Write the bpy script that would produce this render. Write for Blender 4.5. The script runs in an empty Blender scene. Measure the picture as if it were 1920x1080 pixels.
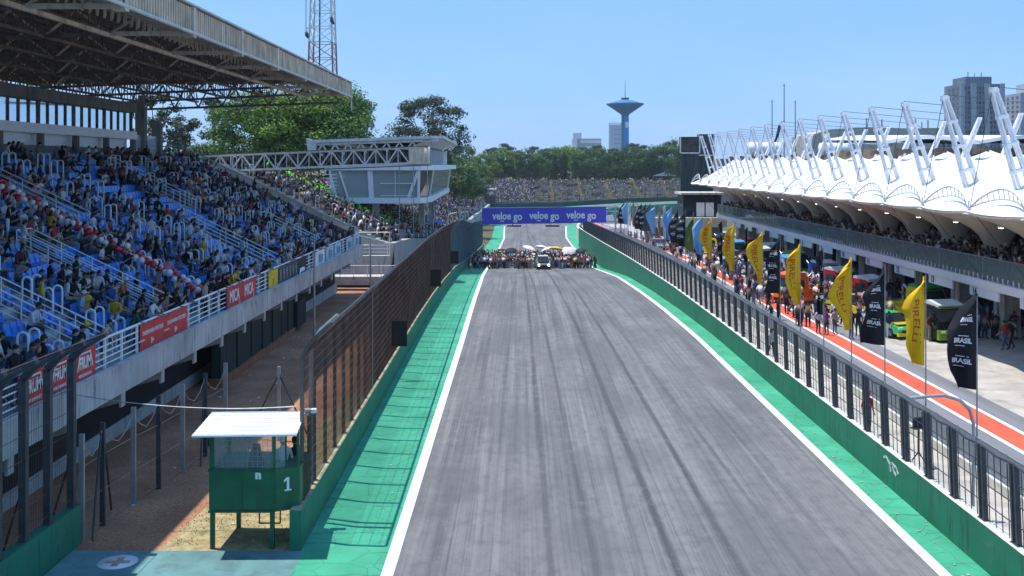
import bpy, bmesh, math, random
from mathutils import Vector, Matrix
R = math.radians
rnd = random.Random(7)
sc = bpy.context.scene
COL = sc.collection

# ------------------------------------------------------------------ camera, light, exposure
H = 11.2                                   # eye height above the track
cd = bpy.data.cameras.new("camera")
cd.sensor_width = 36.0
cd.lens = 37.5
cd.shift_x = -0.0094
cd.shift_y = -0.1198
cd.clip_start = 0.3
cd.clip_end = 6000
cam = bpy.data.objects.new("camera", cd)
cam.location = (0, 0, H)
cam.rotation_euler = (R(90), 0, 0)
COL.objects.link(cam)
sc.camera = cam

SUN = Vector((-0.27, 0.10, 1.0)).normalized()      # direction towards the sun
w = bpy.data.worlds.new("World")
sc.world = w
w.use_nodes = True
nt = w.node_tree
sky = nt.nodes.new('ShaderNodeTexSky')
sky.sky_type = 'NISHITA'
sky.sun_disc = False
sky.sun_elevation = math.asin(SUN.z)
sky.sun_rotation = math.atan2(SUN.x, SUN.y)
sky.altitude = 700
sky.air_density = 1.0
sky.dust_density = 0.6
sky.ozone_density = 1.6
mxs = nt.nodes.new('ShaderNodeMix'); mxs.data_type = 'RGBA'           # thin blue haze of the midday sky over the sky model
mxs.inputs[0].default_value = 0.72
nt.links.new(sky.outputs[0], mxs.inputs[6])
wn = nt.nodes.new('ShaderNodeTexNoise'); wn.inputs['Scale'].default_value = 2.2; wn.inputs['Detail'].default_value = 5; wn.inputs['Roughness'].default_value = 0.6
wtc = nt.nodes.new('ShaderNodeTexCoord'); wmp = nt.nodes.new('ShaderNodeMapping'); wmp.inputs['Scale'].default_value = (1, 1, 3.5)
nt.links.new(wtc.outputs['Generated'], wmp.inputs[0]); nt.links.new(wmp.outputs[0], wn.inputs[0])
wmr = nt.nodes.new('ShaderNodeMapRange'); nt.links.new(wn.outputs[0], wmr.inputs[0])
wmr.inputs[1].default_value = .35; wmr.inputs[2].default_value = .7; wmr.inputs[3].default_value = .80; wmr.inputs[4].default_value = .66
nt.links.new(wmr.outputs[0], mxs.inputs[0])
mxs.inputs[7].default_value = (1.26, 3.0, 6.35, 1)
nt.links.new(mxs.outputs[2], nt.nodes['Background'].inputs[0])
nt.nodes['Background'].inputs[1].default_value = 0.108
sl = bpy.data.lights.new("sun", 'SUN')
sl.energy = 3.1
sl.angle = R(0.53)
sl.color = (1.0, 0.96, 0.9)
so = bpy.data.objects.new("sun", sl)
so.rotation_euler = SUN.to_track_quat('Z', 'Y').to_euler()
so.location = (-40, 0, 90)
COL.objects.link(so)
sc.view_settings.view_transform = 'Standard'
sc.view_settings.look = 'None'
sc.view_settings.exposure = 0.74
sc.view_settings.gamma = 1.0
sc.cycles.max_bounces = 6
sc.cycles.transparent_max_bounces = 12

# ------------------------------------------------------------------ helpers
def tag(o, label=None, cat=None, group=None, kind=None):
    if label: o['label'] = label
    if cat: o['category'] = cat
    if group: o['group'] = group
    if kind: o['kind'] = kind
    return o

def empty(name, loc=(0, 0, 0), rz=0, label=None, cat=None, group=None):
    o = bpy.data.objects.new(name, None)
    o.empty_display_size = 0.2
    o.location = loc
    o.rotation_euler = (0, 0, rz)
    COL.objects.link(o)
    return tag(o, label, cat, group)

def kids(o):
    return [c for c in KID.get(o.as_pointer(), [])]
KID = {}
def setpar(c, p):
    c.parent = p
    KID.setdefault(p.as_pointer(), []).append(c)

def copy_tree(o, parent=None, loc=None, rz=None, label=None, group=None, color=None):
    c = o.copy()
    COL.objects.link(c)
    if parent is not None: setpar(c, parent)
    if loc is not None: c.location = loc
    if rz is not None: c.rotation_euler = (0, 0, rz)
    if label: c['label'] = label
    if group: c['group'] = group
    if color is not None: c.color = color
    for ch in kids(o):
        copy_tree(ch, c, color=color)
    return c

class MB:
    """collects shapes; build() links them as one mesh object"""
    def __init__(s):
        s.v = []; s.f = []; s.m = []; s.smooth = []; s.c = None
    def add(s, vs, fs, mi=0, sm=False):
        b = len(s.v)
        s.v.extend([tuple(p) for p in vs])
        for f in fs:
            s.f.append([i + b for i in f]); s.m.append(mi); s.smooth.append(sm)
        return s
    def box(s, x0, x1, y0, y1, z0, z1, mi=0):
        vs = [(x0,y0,z0),(x1,y0,z0),(x1,y1,z0),(x0,y1,z0),(x0,y0,z1),(x1,y0,z1),(x1,y1,z1),(x0,y1,z1)]
        return s.add(vs, [(0,3,2,1),(4,5,6,7),(0,1,5,4),(1,2,6,5),(2,3,7,6),(3,0,4,7)], mi)
    def cbox(s, c, sz, mi=0, rz=0, rx=0, ry=0):
        M = Matrix.Translation(c) @ Matrix.Rotation(rz, 4, 'Z') @ Matrix.Rotation(ry, 4, 'Y') @ Matrix.Rotation(rx, 4, 'X')
        a, b, d = sz[0]/2, sz[1]/2, sz[2]/2
        vs = [M @ Vector(p) for p in [(-a,-b,-d),(a,-b,-d),(a,b,-d),(-a,b,-d),(-a,-b,d),(a,-b,d),(a,b,d),(-a,b,d)]]
        return s.add(vs, [(0,3,2,1),(4,5,6,7),(0,1,5,4),(1,2,6,5),(2,3,7,6),(3,0,4,7)], mi)
    def beam(s, p, q, w, h=None, mi=0, up=(0,0,1)):
        p = Vector(p); q = Vector(q); h = h or w
        d = (q - p)
        if d.length < 1e-6: return s
        d.normalize()
        u = Vector(up)
        if abs(d.dot(u)) > 0.98: u = Vector((0,1,0)) if abs(d.y) < 0.9 else Vector((1,0,0))
        a = d.cross(u).normalized() * (w/2)
        b = a.cross(d).normalized() * (h/2)
        vs = [p-a-b, p+a-b, p+a+b, p-a+b, q-a-b, q+a-b, q+a+b, q-a+b]
        return s.add(vs, [(0,1,2,3),(7,6,5,4),(0,4,5,1),(1,5,6,2),(2,6,7,3),(3,7,4,0)], mi)
    def tube(s, p, q, r, n=6, mi=0, r2=None, cap=True):
        p = Vector(p); q = Vector(q); r2 = r if r2 is None else r2
        d = (q - p)
        if d.length < 1e-6: return s
        d.normalize()
        u = Vector((0,0,1)) if abs(d.z) < 0.95 else Vector((1,0,0))
        a = d.cross(u).normalized(); b = a.cross(d)
        vs = []
        for k in range(n):
            t = 2*math.pi*k/n
            vs.append(p + (a*math.cos(t)+b*math.sin(t))*r)
        for k in range(n):
            t = 2*math.pi*k/n
            vs.append(q + (a*math.cos(t)+b*math.sin(t))*r2)
        fs = [(k, (k+1) % n, n+(k+1) % n, n+k) for k in range(n)]
        s.add(vs, fs, mi, True)
        if cap:
            s.add(vs[:n], [tuple(range(n-1,-1,-1))], mi); s.add(vs[n:], [tuple(range(n))], mi)
        return s
    def path(s, pts, r, n=6, mi=0):
        for a, b in zip(pts[:-1], pts[1:]): s.tube(a, b, r, n, mi)
        return s
    def lathe(s, prof, n=16, c=(0,0,0), mi=0, M=None, sm=True):
        vs = []
        for r, z in prof:
            for k in range(n):
                t = 2*math.pi*k/n
                p = Vector((r*math.cos(t), r*math.sin(t), z))
                if M: p = M @ p
                vs.append((p[0]+c[0], p[1]+c[1], p[2]+c[2]))
        fs = []
        for j in range(len(prof)-1):
            for k in range(n):
                fs.append((j*n+k, j*n+(k+1) % n, (j+1)*n+(k+1) % n, (j+1)*n+k))
        fs.append(tuple(range(n-1,-1,-1)))
        fs.append(tuple((len(prof)-1)*n+k for k in range(n)))
        return s.add(vs, fs, mi, sm)
    def prism(s, poly, axis, a, b, mi=0):
        """poly: 2D points; extruded along axis 'x','y','z' from a to b"""
        def P(u, v, t):
            return {'x': (t,u,v), 'y': (u,t,v), 'z': (u,v,t)}[axis]
        n = len(poly)
        vs = [P(u, v, a) for u, v in poly] + [P(u, v, b) for u, v in poly]
        fs = [(k, (k+1) % n, n+(k+1) % n, n+k) for k in range(n)]
        fs += [tuple(range(n-1,-1,-1)), tuple(range(n, 2*n))]
        return s.add(vs, fs, mi)
    def mesh(s, name, mats):
        me = bpy.data.meshes.new(name)
        me.from_pydata(s.v, [], s.f)
        for m in (mats if isinstance(mats, (list, tuple)) else [mats]): me.materials.append(m)
        me.polygons.foreach_set('material_index', s.m)
        me.polygons.foreach_set('use_smooth', s.smooth)
        if s.c is not None:
            at = me.color_attributes.new('tint', 'FLOAT_COLOR', 'POINT')
            flat = []
            for c in s.c: flat.extend((c[0], c[1], c[2], 1.0))
            at.data.foreach_set('color', flat)
        me.update()
        bm = bmesh.new(); bm.from_mesh(me)
        bmesh.ops.recalc_face_normals(bm, faces=bm.faces)
        bm.to_mesh(me); bm.free()
        return me
    def build(s, name, mats, parent=None, loc=None, rz=0, **t):
        o = bpy.data.objects.new(name, s.mesh(name, mats))
        COL.objects.link(o)
        if loc is not None: o.location = loc
        if rz: o.rotation_euler = (0, 0, rz)
        if parent is not None: setpar(o, parent)
        return tag(o, **t) if t else o

def lerp(a, b, t): return a + (b-a)*t
def interp(tab):
    def f(y):
        if y <= tab[0][0]: return tab[0][1]
        for (a, b), (c, d) in zip(tab[:-1], tab[1:]):
            if y <= c:
                t = (y-a)/(c-a)
                return b + (d-b)*t
        return tab[-1][1]
    return f
def sstep(a, b, x):
    t = min(1, max(0, (x-a)/(b-a)))
    return t*t*(3-2*t)
F = 2000.0
def at(px, py, z=0.0):
    """ground point (height z) seen at a pixel of the 1920 px photograph: used to read positions off the photo"""
    Y = F*(H-z)/(py-310.0)
    return ((px-978.0)*Y/F, Y, z)

# ------------------------------------------------------------------ materials
def base(name):
    m = bpy.data.materials.new(name)
    m.use_nodes = True
    return m, m.node_tree, m.node_tree.nodes['Principled BSDF']
def N(t, typ, **kw):
    n = t.nodes.new(typ)
    for k, v in kw.items(): setattr(n, k, v)
    return n
def mixc(t, fac, a, b, mode='MIX'):
    n = t.nodes.new('ShaderNodeMix'); n.data_type = 'RGBA'; n.blend_type = mode
    for sock, val in ((0, fac), (6, a), (7, b)):
        if hasattr(val, 'is_output'): t.links.new(val, n.inputs[sock])
        elif sock == 0: n.inputs[0].default_value = val
        else: n.inputs[sock].default_value = (*val[:3], 1)
    return n.outputs[2]
def ramp(t, src, stops):
    n = t.nodes.new('ShaderNodeValToRGB')
    els = n.color_ramp.elements
    while len(els) < len(stops): els.new(0.5)
    for e, (p, c) in zip(els, stops):
        e.position = p
        e.color = (c, c, c, 1) if isinstance(c, (int, float)) else (*c, 1)
    t.links.new(src, n.inputs[0])
    return n.outputs[0]
def noise(t, scale=(1, 1, 1), s=1.0, detail=3, rough=0.55, obj=True, rot=(0,0,0)):
    tc = N(t, 'ShaderNodeTexCoord')
    mp = N(t, 'ShaderNodeMapping')
    mp.inputs['Scale'].default_value = scale
    mp.inputs['Rotation'].default_value = rot
    t.links.new(tc.outputs['Object'], mp.inputs[0])
    n = N(t, 'ShaderNodeTexNoise')
    n.inputs['Scale'].default_value = s
    n.inputs['Detail'].default_value = detail
    n.inputs['Roughness'].default_value = rough
    t.links.new(mp.outputs[0], n.inputs[0])
    return n.outputs[0]
def mat(name, col, rough=0.6, var=0.25, s=2.0, metal=0.0, spec=0.4, scale=(1,1,1), bump=0.0, dirt=None, dirt_amt=0.5):
    """plain surface with a noise-driven variation of its colour, and optional stains"""
    m, t, b = base(name)
    a = tuple(c*(1-var) for c in col); c2 = tuple(min(1, c*(1+var)) for c in col)
    nz = noise(t, scale, s)
    out = mixc(t, ramp(t, nz, [(0.3, 0.0), (0.7, 1.0)]), a, c2)
    if dirt:
        nd = noise(t, (scale[0]*1.3, scale[1]*1.3, scale[2]*0.25), s*1.6, 5, 0.65)
        out = mixc(t, ramp(t, nd, [(0.5, 0.0), (0.68, dirt_amt)]), out, dirt)
    t.links.new(out, b.inputs['Base Color'])
    b.inputs['Roughness'].default_value = rough
    b.inputs['Metallic'].default_value = metal
    b.inputs['Specular IOR Level'].default_value = spec
    if bump:
        bp = N(t, 'ShaderNodeBump'); bp.inputs['Strength'].default_value = bump
        t.links.new(noise(t, scale, s*8, 4), bp.inputs['Height'])
        t.links.new(bp.outputs[0], b.inputs['Normal'])
    return m
def objcol(name, rough=0.75, var=0.2, s=9.0, spec=0.3, sheen=0.0):
    """takes its colour from the object it is on"""
    m, t, b = base(name)
    oi = N(t, 'ShaderNodeObjectInfo')
    nz = noise(t, (1,1,1), s)
    k = ramp(t, nz, [(0.3, 1-var), (0.7, 1.0)])
    t.links.new(mixc(t, 1.0, oi.outputs['Color'], k, 'MULTIPLY'), b.inputs['Base Color'])
    b.inputs['Roughness'].default_value = rough
    b.inputs['Specular IOR Level'].default_value = spec
    return m

def m_asphalt():
    m, t, b = base("asphalt")
    big = noise(t, (0.22, 0.05, 1), 1.0, 5, 0.6)
    st1 = noise(t, (1.1, 0.018, 1), 1.0, 4, 0.6)
    st2 = noise(t, (4.6, 0.030, 1), 1.0, 4, 0.65)
    st3 = noise(t, (15.0, 0.05, 1), 1.0, 3, 0.65)
    fine = noise(t, (1, 1, 1), 26.0, 4, 0.75)
    c = mixc(t, ramp(t, st1, [(0.33, 0.0), (0.68, 1.0)]), (0.118, 0.117, 0.120), (0.225, 0.222, 0.219))
    c = mixc(t, ramp(t, st2, [(0.34, 0.8), (0.49, 0.0)]), c, (0.088, 0.088, 0.093))
    c = mixc(t, ramp(t, st2, [(0.54, 0.0), (0.70, 0.55)]), c, (0.27, 0.265, 0.26))
    c = mixc(t, ramp(t, st3, [(0.37, 0.6), (0.46, 0.0)]), c, (0.085, 0.085, 0.09))
    c = mixc(t, ramp(t, big, [(0.4, 0.0), (0.72, 0.5)]), c, (0.225, 0.215, 0.20))
    # rubbered tyre lines, each a little askew to the lane and broken up
    tc = N(t, 'ShaderNodeTexCoord')
    sp = N(t, 'ShaderNodeSeparateXYZ'); t.links.new(tc.outputs['Object'], sp.inputs[0])
    wob = noise(t, (0, 0.007, 0), 1.0, 2)
    brk = noise(t, (0.8, 0.06, 1), 1.0, 3)
    edge = noise(t, (9, 0.5, 1), 1.0, 3, 0.7)
    def mth(op, a, b_, c_=None):
        n = N(t, 'ShaderNodeMath', operation=op)
        for k, v in enumerate((a, b_, c_)):
            if v is None: continue
            if hasattr(v, 'is_output'): t.links.new(v, n.inputs[k])
            else: n.inputs[k].default_value = v
        return n.outputs[0]
    tot = None
    for (x0, slope, w_, wa, st) in ((0.75,-.004,.16,.5,.9),(2.15,-.012,.15,-.7,.75),(4.25,-.010,.20,.6,1.0),(6.15,-.015,.17,-.4,.9),(7.7,-.026,.12,.8,.6),(9.2,-.02,.14,.3,.4),(-1.0,.004,.13,.5,.35),(-2.3,.006,.11,-.5,.3),(3.2,.022,.08,.4,.45),(1.5,.018,.06,.3,.35)):
        d = mth('MULTIPLY_ADD', sp.outputs['Y'], -slope, sp.outputs['X'])
        d = mth('MULTIPLY_ADD', wob, wa*1.2, d)
        d = mth('ABSOLUTE', mth('SUBTRACT', d, x0+slope*-30+wa*.6), 0.0)
        d = mth('MULTIPLY_ADD', edge, .16, d)
        k = N(t, 'ShaderNodeMapRange'); t.links.new(d, k.inputs[0])
        k.inputs[1].default_value = .08+w_*.35; k.inputs[2].default_value = .08+w_; k.inputs[3].default_value = st; k.inputs[4].default_value = 0.0
        tot = k.outputs[0] if tot is None else mth('MAXIMUM', tot, k.outputs[0])
    tot = mth('MULTIPLY', tot, ramp(t, brk, [(0.30, 0.3), (0.5, 1.0)]))
    c = mixc(t, mth('MULTIPLY', tot, .78), c, (0.048, 0.048, 0.054))
    mot = noise(t, (1, .55, 1), 2.2, 5, 0.7)
    pat = noise(t, (.35, .12, 1), 1.0, 3, 0.5)
    c = mixc(t, ramp(t, mot, [(0.36, 0.4), (0.5, 0.0)]), c, (0.085, 0.085, 0.088))
    c = mixc(t, ramp(t, mot, [(0.54, 0.0), (0.68, 0.4)]), c, (0.24, 0.235, 0.225))
    c = mixc(t, ramp(t, pat, [(0.40, 0.45), (0.52, 0.0)]), c, (0.10, 0.10, 0.103))
    c = mixc(t, ramp(t, fine, [(0.34, 0.5), (0.5, 0.0)]), c, (0.075, 0.075, 0.078))
    c = mixc(t, ramp(t, fine, [(0.56, 0.0), (0.7, 0.35)]), c, (0.36, 0.36, 0.355))
    t.links.new(c, b.inputs['Base Color'])
    b.inputs['Roughness'].default_value = 0.85
    b.inputs['Specular IOR Level'].default_value = 0.25
    return m
def m_green_ground():
    m, t, b = base("green_paint_ground")
    big = noise(t, (0.5, 0.35, 1), 1.0, 5, 0.6)
    fine = noise(t, (3, 3, 1), 2.0, 4, 0.65)
    c = mixc(t, ramp(t, big, [(0.3, 0.0), (0.7, 1.0)]), (0.022, 0.26, 0.135), (0.055, 0.42, 0.24))
    c = mixc(t, ramp(t, fine, [(0.54, 0.0), (0.72, 0.6)]), c, (0.17, 0.21, 0.14))
    # slab joints across the strip, wobbly
    tc = N(t, 'ShaderNodeTexCoord')
    sep = N(t, 'ShaderNodeSeparateXYZ'); t.links.new(tc.outputs['Object'], sep.inputs[0])
    wob = noise(t, (0.9, 0.9, 1), 1.3, 3)
    ad = N(t, 'ShaderNodeMath', operation='MULTIPLY_ADD'); t.links.new(wob, ad.inputs[0]); ad.inputs[1].default_value = 0.55
    t.links.new(sep.outputs['Y'], ad.inputs[2])
    md = N(t, 'ShaderNodeMath', operation='PINGPONG'); t.links.new(ad.outputs[0], md.inputs[0]); md.inputs[1].default_value = 0.42
    msk = noise(t, (0.7, 1.3, 1), 1.0, 2)
    k = ramp(t, md.outputs[0], [(0.0, 0.85), (0.035, 0.75), (0.07, 0.0)])
    kk = N(t, 'ShaderNodeMath', operation='MULTIPLY'); t.links.new(k, kk.inputs[0]); t.links.new(ramp(t, msk, [(0.44, 0.05), (0.66, 0.9)]), kk.inputs[1])
    c = mixc(t, kk.outputs[0], c, (0.012, 0.13, 0.085))
    # crazing
    vo = N(t, 'ShaderNodeTexVoronoi', feature='DISTANCE_TO_EDGE'); vo.inputs['Scale'].default_value = 0.9
    t.links.new(tc.outputs['Object'], vo.inputs['Vector'])
    c = mixc(t, ramp(t, vo.outputs['Distance'], [(0.0, 0.6), (0.018, 0.0)]), c, (0.015, 0.11, 0.07))
    t.links.new(c, b.inputs['Base Color'])
    b.inputs['Roughness'].default_value = 0.8
    return m
def m_green_wall():
    m, t, b = base("green_paint_wall")
    big = noise(t, (0.4, 0.4, 0.6), 1.0, 5, 0.6)
    drip = noise(t, (4.5, 4.5, 0.5), 1.0, 4, 0.65)
    c = mixc(t, ramp(t, big, [(0.3, 0.0), (0.7, 1.0)]), (0.008, 0.140, 0.075), (0.014, 0.205, 0.115))
    c = mixc(t, ramp(t, drip, [(0.55, 0.0), (0.66, 0.7)]), c, (0.012, 0.06, 0.045))
    sc2 = noise(t, (0.9, 0.9, 1.6), 1.0, 5, 0.7)
    c = mixc(t, ramp(t, sc2, [(0.60, 0.0), (0.74, 0.55)]), c, (0.12, 0.22, 0.17))
    t.links.new(c, b.inputs['Base Color'])
    b.inputs['Roughness'].default_value = 0.7
    return m
def m_dirt():
    m, t, b = base("red_dirt")
    big = noise(t, (0.35, 0.35, 1), 1.0, 5, 0.6)
    fine = noise(t, (4, 4, 1), 2.0, 5, 0.7)
    c = mixc(t, ramp(t, big, [(0.35, 0.0), (0.65, 1.0)]), (0.34, 0.145, 0.075), (0.58, 0.285, 0.15))
    c = mixc(t, ramp(t, fine, [(0.4, 0.5), (0.6, 0.0)]), c, (0.14, 0.055, 0.030))
    c = mixc(t, ramp(t, fine, [(0.62, 0.0), (0.72, 0.6)]), c, (0.27, 0.19, 0.12))
    t.links.new(c, b.inputs['Base Color'])
    b.inputs['Roughness'].default_value = 0.95
    return m
def m_ground():
    m, t, b = base("field_ground")
    big = noise(t, (0.05, 0.05, 1), 1.0, 5, 0.6)
    fine = noise(t, (1, 1, 1), 1.5, 5, 0.7)
    c = mixc(t, ramp(t, big, [(0.4, 0.0), (0.6, 1.0)]), (0.075, 0.085, 0.03), (0.13, 0.115, 0.06))
    c = mixc(t, ramp(t, fine, [(0.35, 0.5), (0.65, 0.0)]), c, (0.05, 0.055, 0.022))
    t.links.new(c, b.inputs['Base Color'])
    b.inputs['Roughness'].default_value = 0.95
    return m
def m_concrete(name="stained_concrete", col=(0.36,0.36,0.34), dark=(0.07,0.07,0.065), s=1.0):
    m, t, b = base(name)
    big = noise(t, (0.6, 0.6, 0.6), s, 5, 0.6)
    drip = noise(t, (3.2, 3.2, 0.35), s, 5, 0.7)
    c = mixc(t, ramp(t, big, [(0.3, 0.0), (0.7, 1.0)]), tuple(x*0.72 for x in col), tuple(x*1.15 for x in col))
    c = mixc(t, ramp(t, drip, [(0.54, 0.0), (0.68, 0.8)]), c, dark)
    t.links.new(c, b.inputs['Base Color'])
    b.inputs['Roughness'].default_value = 0.9
    return m
def m_leaf(name, dark, light, bright):
    m, t, b = base(name)
    g = N(t, 'ShaderNodeNewGeometry')
    k = noise(t, (0.25, 0.25, 0.25), 1.0, 3)
    c = mixc(t, g.outputs['Random Per Island'], dark, light)
    c = mixc(t, ramp(t, k, [(0.42, 0.0), (0.66, 0.75)]), c, bright)
    t.links.new(c, b.inputs['Base Color'])
    b.inputs['Roughness'].default_value = 0.55
    b.inputs['Specular IOR Level'].default_value = 0.25
    tr = N(t, 'ShaderNodeBsdfTranslucent'); t.links.new(c, tr.inputs[0])
    mx = N(t, 'ShaderNodeMixShader'); mx.inputs[0].default_value = 0.25
    t.links.new(b.outputs[0], mx.inputs[1]); t.links.new(tr.outputs[0], mx.inputs[2])
    t.links.new(mx.outputs[0], t.nodes['Material Output'].inputs[0])
    return m
def m_attr(name, rough=0.8):
    m, t, b = base(name)
    a = N(t, 'ShaderNodeAttribute', attribute_name='tint')
    t.links.new(a.outputs['Color'], b.inputs['Base Color'])
    b.inputs['Roughness'].default_value = rough
    b.inputs['Specular IOR Level'].default_value = 0.25
    return m
def m_glass(name, col, trans=0.75, rough=0.05):
    m, t, b = base(name)
    tb = N(t, 'ShaderNodeBsdfTransparent'); tb.inputs[0].default_value = (*col, 1)
    b.inputs['Base Color'].default_value = (*[c*0.6 for c in col], 1)
    b.inputs['Roughness'].default_value = rough
    mx = N(t, 'ShaderNodeMixShader'); mx.inputs[0].default_value = trans
    t.links.new(b.outputs[0], mx.inputs[1]); t.links.new(tb.outputs[0], mx.inputs[2])
    t.links.new(mx.outputs[0], t.nodes['Material Output'].inputs[0])
    return m

M = {}
M['asphalt'] = m_asphalt()
M['verge'] = m_green_ground()
M['gwall'] = m_green_wall()
M['dirt'] = m_dirt()
M['field'] = m_ground()
M['conc'] = m_concrete(col=(0.50,0.50,0.48), dark=(0.10,0.10,0.095))
M['conc_dark'] = m_concrete("weathered_concrete", (0.20,0.185,0.165), (0.05,0.045,0.04))
M['tier'] = m_concrete("tier_concrete", (0.40,0.39,0.37), (0.16,0.15,0.14), 0.7)
M['cream'] = mat("cream_concrete", (0.62,0.60,0.52), 0.85, 0.15, 1.5, dirt=(0.25,0.24,0.2), dirt_amt=0.4)
M['apron'] = mat("apron_concrete", (0.44,0.40,0.355), 0.9, 0.18, 0.5, dirt=(0.18,0.165,0.15), dirt_amt=0.5)
M['pitgrey'] = mat("pit_lane_asphalt", (0.19,0.19,0.20), 0.9, 0.2, 0.6, scale=(2,0.15,1))
M['red'] = mat("red_paint_ground", (0.62,0.105,0.05), 0.8, 0.2, 1.2, scale=(1,0.3,1))
M['whiteline'] = mat("white_road_paint", (0.76,0.76,0.76), 0.8, 0.1, 1.5, dirt=(0.4,0.4,0.4), dirt_amt=0.35)
M['teal'] = mat("teal_pavement", (0.12,0.25,0.25), 0.85, 0.22, 0.8, dirt=(0.06,0.10,0.10), dirt_amt=0.5)
M['drygrass'] = mat("dry_grass_ground", (0.36,0.29,0.15), 0.95, 0.4, 2.5, dirt=(0.17,0.16,0.06), dirt_amt=0.7)
M['white'] = mat("white_paint", (0.82,0.82,0.82), 0.5, 0.06, 3.0)
M['whitedirty'] = mat("weathered_white_paint", (0.62,0.61,0.57), 0.6, 0.12, 1.5, dirt=(0.25,0.2,0.15), dirt_amt=0.45)
def m_membrane():
    m, t, b = base("white_membrane")
    tc = N(t, 'ShaderNodeTexCoord'); sp = N(t, 'ShaderNodeSeparateXYZ'); t.links.new(tc.outputs['Object'], sp.inputs[0])
    c = mixc(t, ramp(t, noise(t, (.35, 1.2, .35), 1.0, 5, .6), [(.45, 0.0), (.75, .35)]), (0.82, 0.82, 0.81), (0.62, 0.62, 0.58))
    a = N(t, 'ShaderNodeMath', operation='SUBTRACT'); t.links.new(sp.outputs['Y'], a.inputs[0]); a.inputs[1].default_value = 46.2
    p = N(t, 'ShaderNodeMath', operation='PINGPONG'); t.links.new(a.outputs[0], p.inputs[0]); p.inputs[1].default_value = .4375
    c = mixc(t, ramp(t, p.outputs[0], [(0.0, .55), (.035, .5), (.06, 0.0)]), c, (0.55, 0.56, 0.57))
    t.links.new(c, b.inputs['Base Color']); b.inputs['Roughness'].default_value = .6
    return m
M['membrane'] = m_membrane()
M['cfunnel'] = mat("cream_membrane", (0.62,0.56,0.46), 0.7, 0.08, 0.5)
M['post'] = mat("dark_steel_post", (0.055,0.062,0.072), 0.55, 0.3, 3.0, metal=0.2)
M['rust'] = mat("rusty_brown_wire", (0.125,0.075,0.062), 0.8, 0.4, 1.0, dirt=(0.20,0.10,0.055), dirt_amt=0.7)
M['bluewire'] = mat("galvanised_blue_wire", (0.13,0.17,0.20), 0.6, 0.25, 1.0)
M['galv'] = mat("galvanised_steel", (0.36,0.38,0.40), 0.45, 0.2, 3.0, metal=0.5)
M['black'] = mat("black_board", (0.012,0.012,0.014), 0.6, 0.3, 2.0)
M['darkvoid'] = mat("void_shade_wall", (0.022,0.024,0.028), 0.9, 0.3, 0.6)  # near-black colour puts the shade of the void and garage interiors into walls
M['tarp'] = mat("dark_green_tarpaulin", (0.014,0.032,0.032), 0.7, 0.5, 1.0, scale=(3,3,0.3))
M['steelroof'] = mat("bounce_lit_rusty_steel", (0.64,0.55,0.43), 0.7, 0.22, 1.0, dirt=(0.24,0.11,0.06), dirt_amt=0.7)  # pale tone puts bounced light into the front roof steel
M['steeldark'] = mat("brown_and_shaded_steel", (0.15,0.115,0.10), 0.8, 0.35, 1.5, dirt=(0.10,0.045,0.03), dirt_amt=0.6)  # brown fence and frame steel; also puts shade into the inner roof chords
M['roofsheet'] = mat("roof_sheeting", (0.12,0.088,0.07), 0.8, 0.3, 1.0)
M['ribbed'] = mat("ribbed_fascia_sheet", (0.62,0.50,0.36), 0.7, 0.25, 0.8, dirt=(0.24,0.15,0.09), dirt_amt=0.65)
M['seat'] = mat("blue_plastic_seat", (0.035,0.23,0.68), 0.35, 0.15, 4.0, spec=0.5)
M['banner_red'] = mat("red_banner_fabric", (0.62,0.045,0.035), 0.6, 0.1, 2.0)
M['balloon_red'] = mat("red_balloon_rubber", (0.55,0.02,0.025), 0.25, 0.1, 4.0, spec=0.5)
M['balloon_white'] = mat("white_balloon_rubber", (0.72,0.66,0.66), 0.25, 0.08, 4.0, spec=0.5)
M['purple'] = mat("violet_banner", (0.075,0.070,0.50), 0.6, 0.06, 1.0)
M['boothgreen'] = mat("booth_green_paint", (0.010,0.115,0.05), 0.5, 0.25, 1.5, dirt=(0.03,0.07,0.045), dirt_amt=.6)
M['bark'] = mat("tree_bark", (0.08,0.06,0.045), 0.9, 0.35, 3.0)
M['leaf_a'] = m_leaf("broadleaf_foliage", (0.03,0.08,0.014), (0.11,0.22,0.04), (0.21,0.33,0.06))
M['leaf_b'] = m_leaf("eucalyptus_foliage", (0.016,0.036,0.020), (0.05,0.082,0.042), (0.075,0.11,0.055))
M['leaf_c'] = m_leaf("dark_foliage", (0.018,0.055,0.016), (0.065,0.135,0.035), (0.12,0.21,0.045))
M['leaf_d'] = m_leaf("lime_foliage", (0.04,0.10,0.012), (0.15,0.27,0.04), (0.27,0.39,0.06))
M['paneblue'] = m_glass("pale_window_glass", (0.75,0.88,0.95), 0.15, 0.03)
M['mirrorpane'] = mat("sky_reflecting_glass", (0.62,0.74,0.82), 0.05, 0.04, 0.5, metal=0.9)
M['darkglass'] = mat("dark_tinted_glass", (0.02,0.025,0.03), 0.08, 0.2, 0.5, spec=0.6)
M['balglass'] = m_glass("balustrade_glass", (0.52,0.66,0.66), 0.62, 0.08)
M['towerglass'] = m_glass("tower_glass", (0.80,0.90,0.86), 0.40, 0.06)
M['booththin'] = m_glass("booth_plastic_sheet", (0.80,0.84,0.86), 0.72, 0.15)
M['crowd'] = m_attr("crowd_clothing")
M['rubber'] = mat("tyre_rubber", (0.018,0.018,0.02), 0.85, 0.3, 4.0)
M['body'] = objcol("vehicle_paint", 0.25, 0.06, 2.0, 0.5)
M['flagcol'] = objcol("flag_fabric", 0.75, 0.15, 2.0)
M['dwhite'] = mat("white_lettering", (0.78,0.78,0.78), 0.6, 0.04, 3.0)
M['dred'] = mat("red_lettering", (0.50,0.055,0.02), 0.6, 0.1, 3.0)
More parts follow.
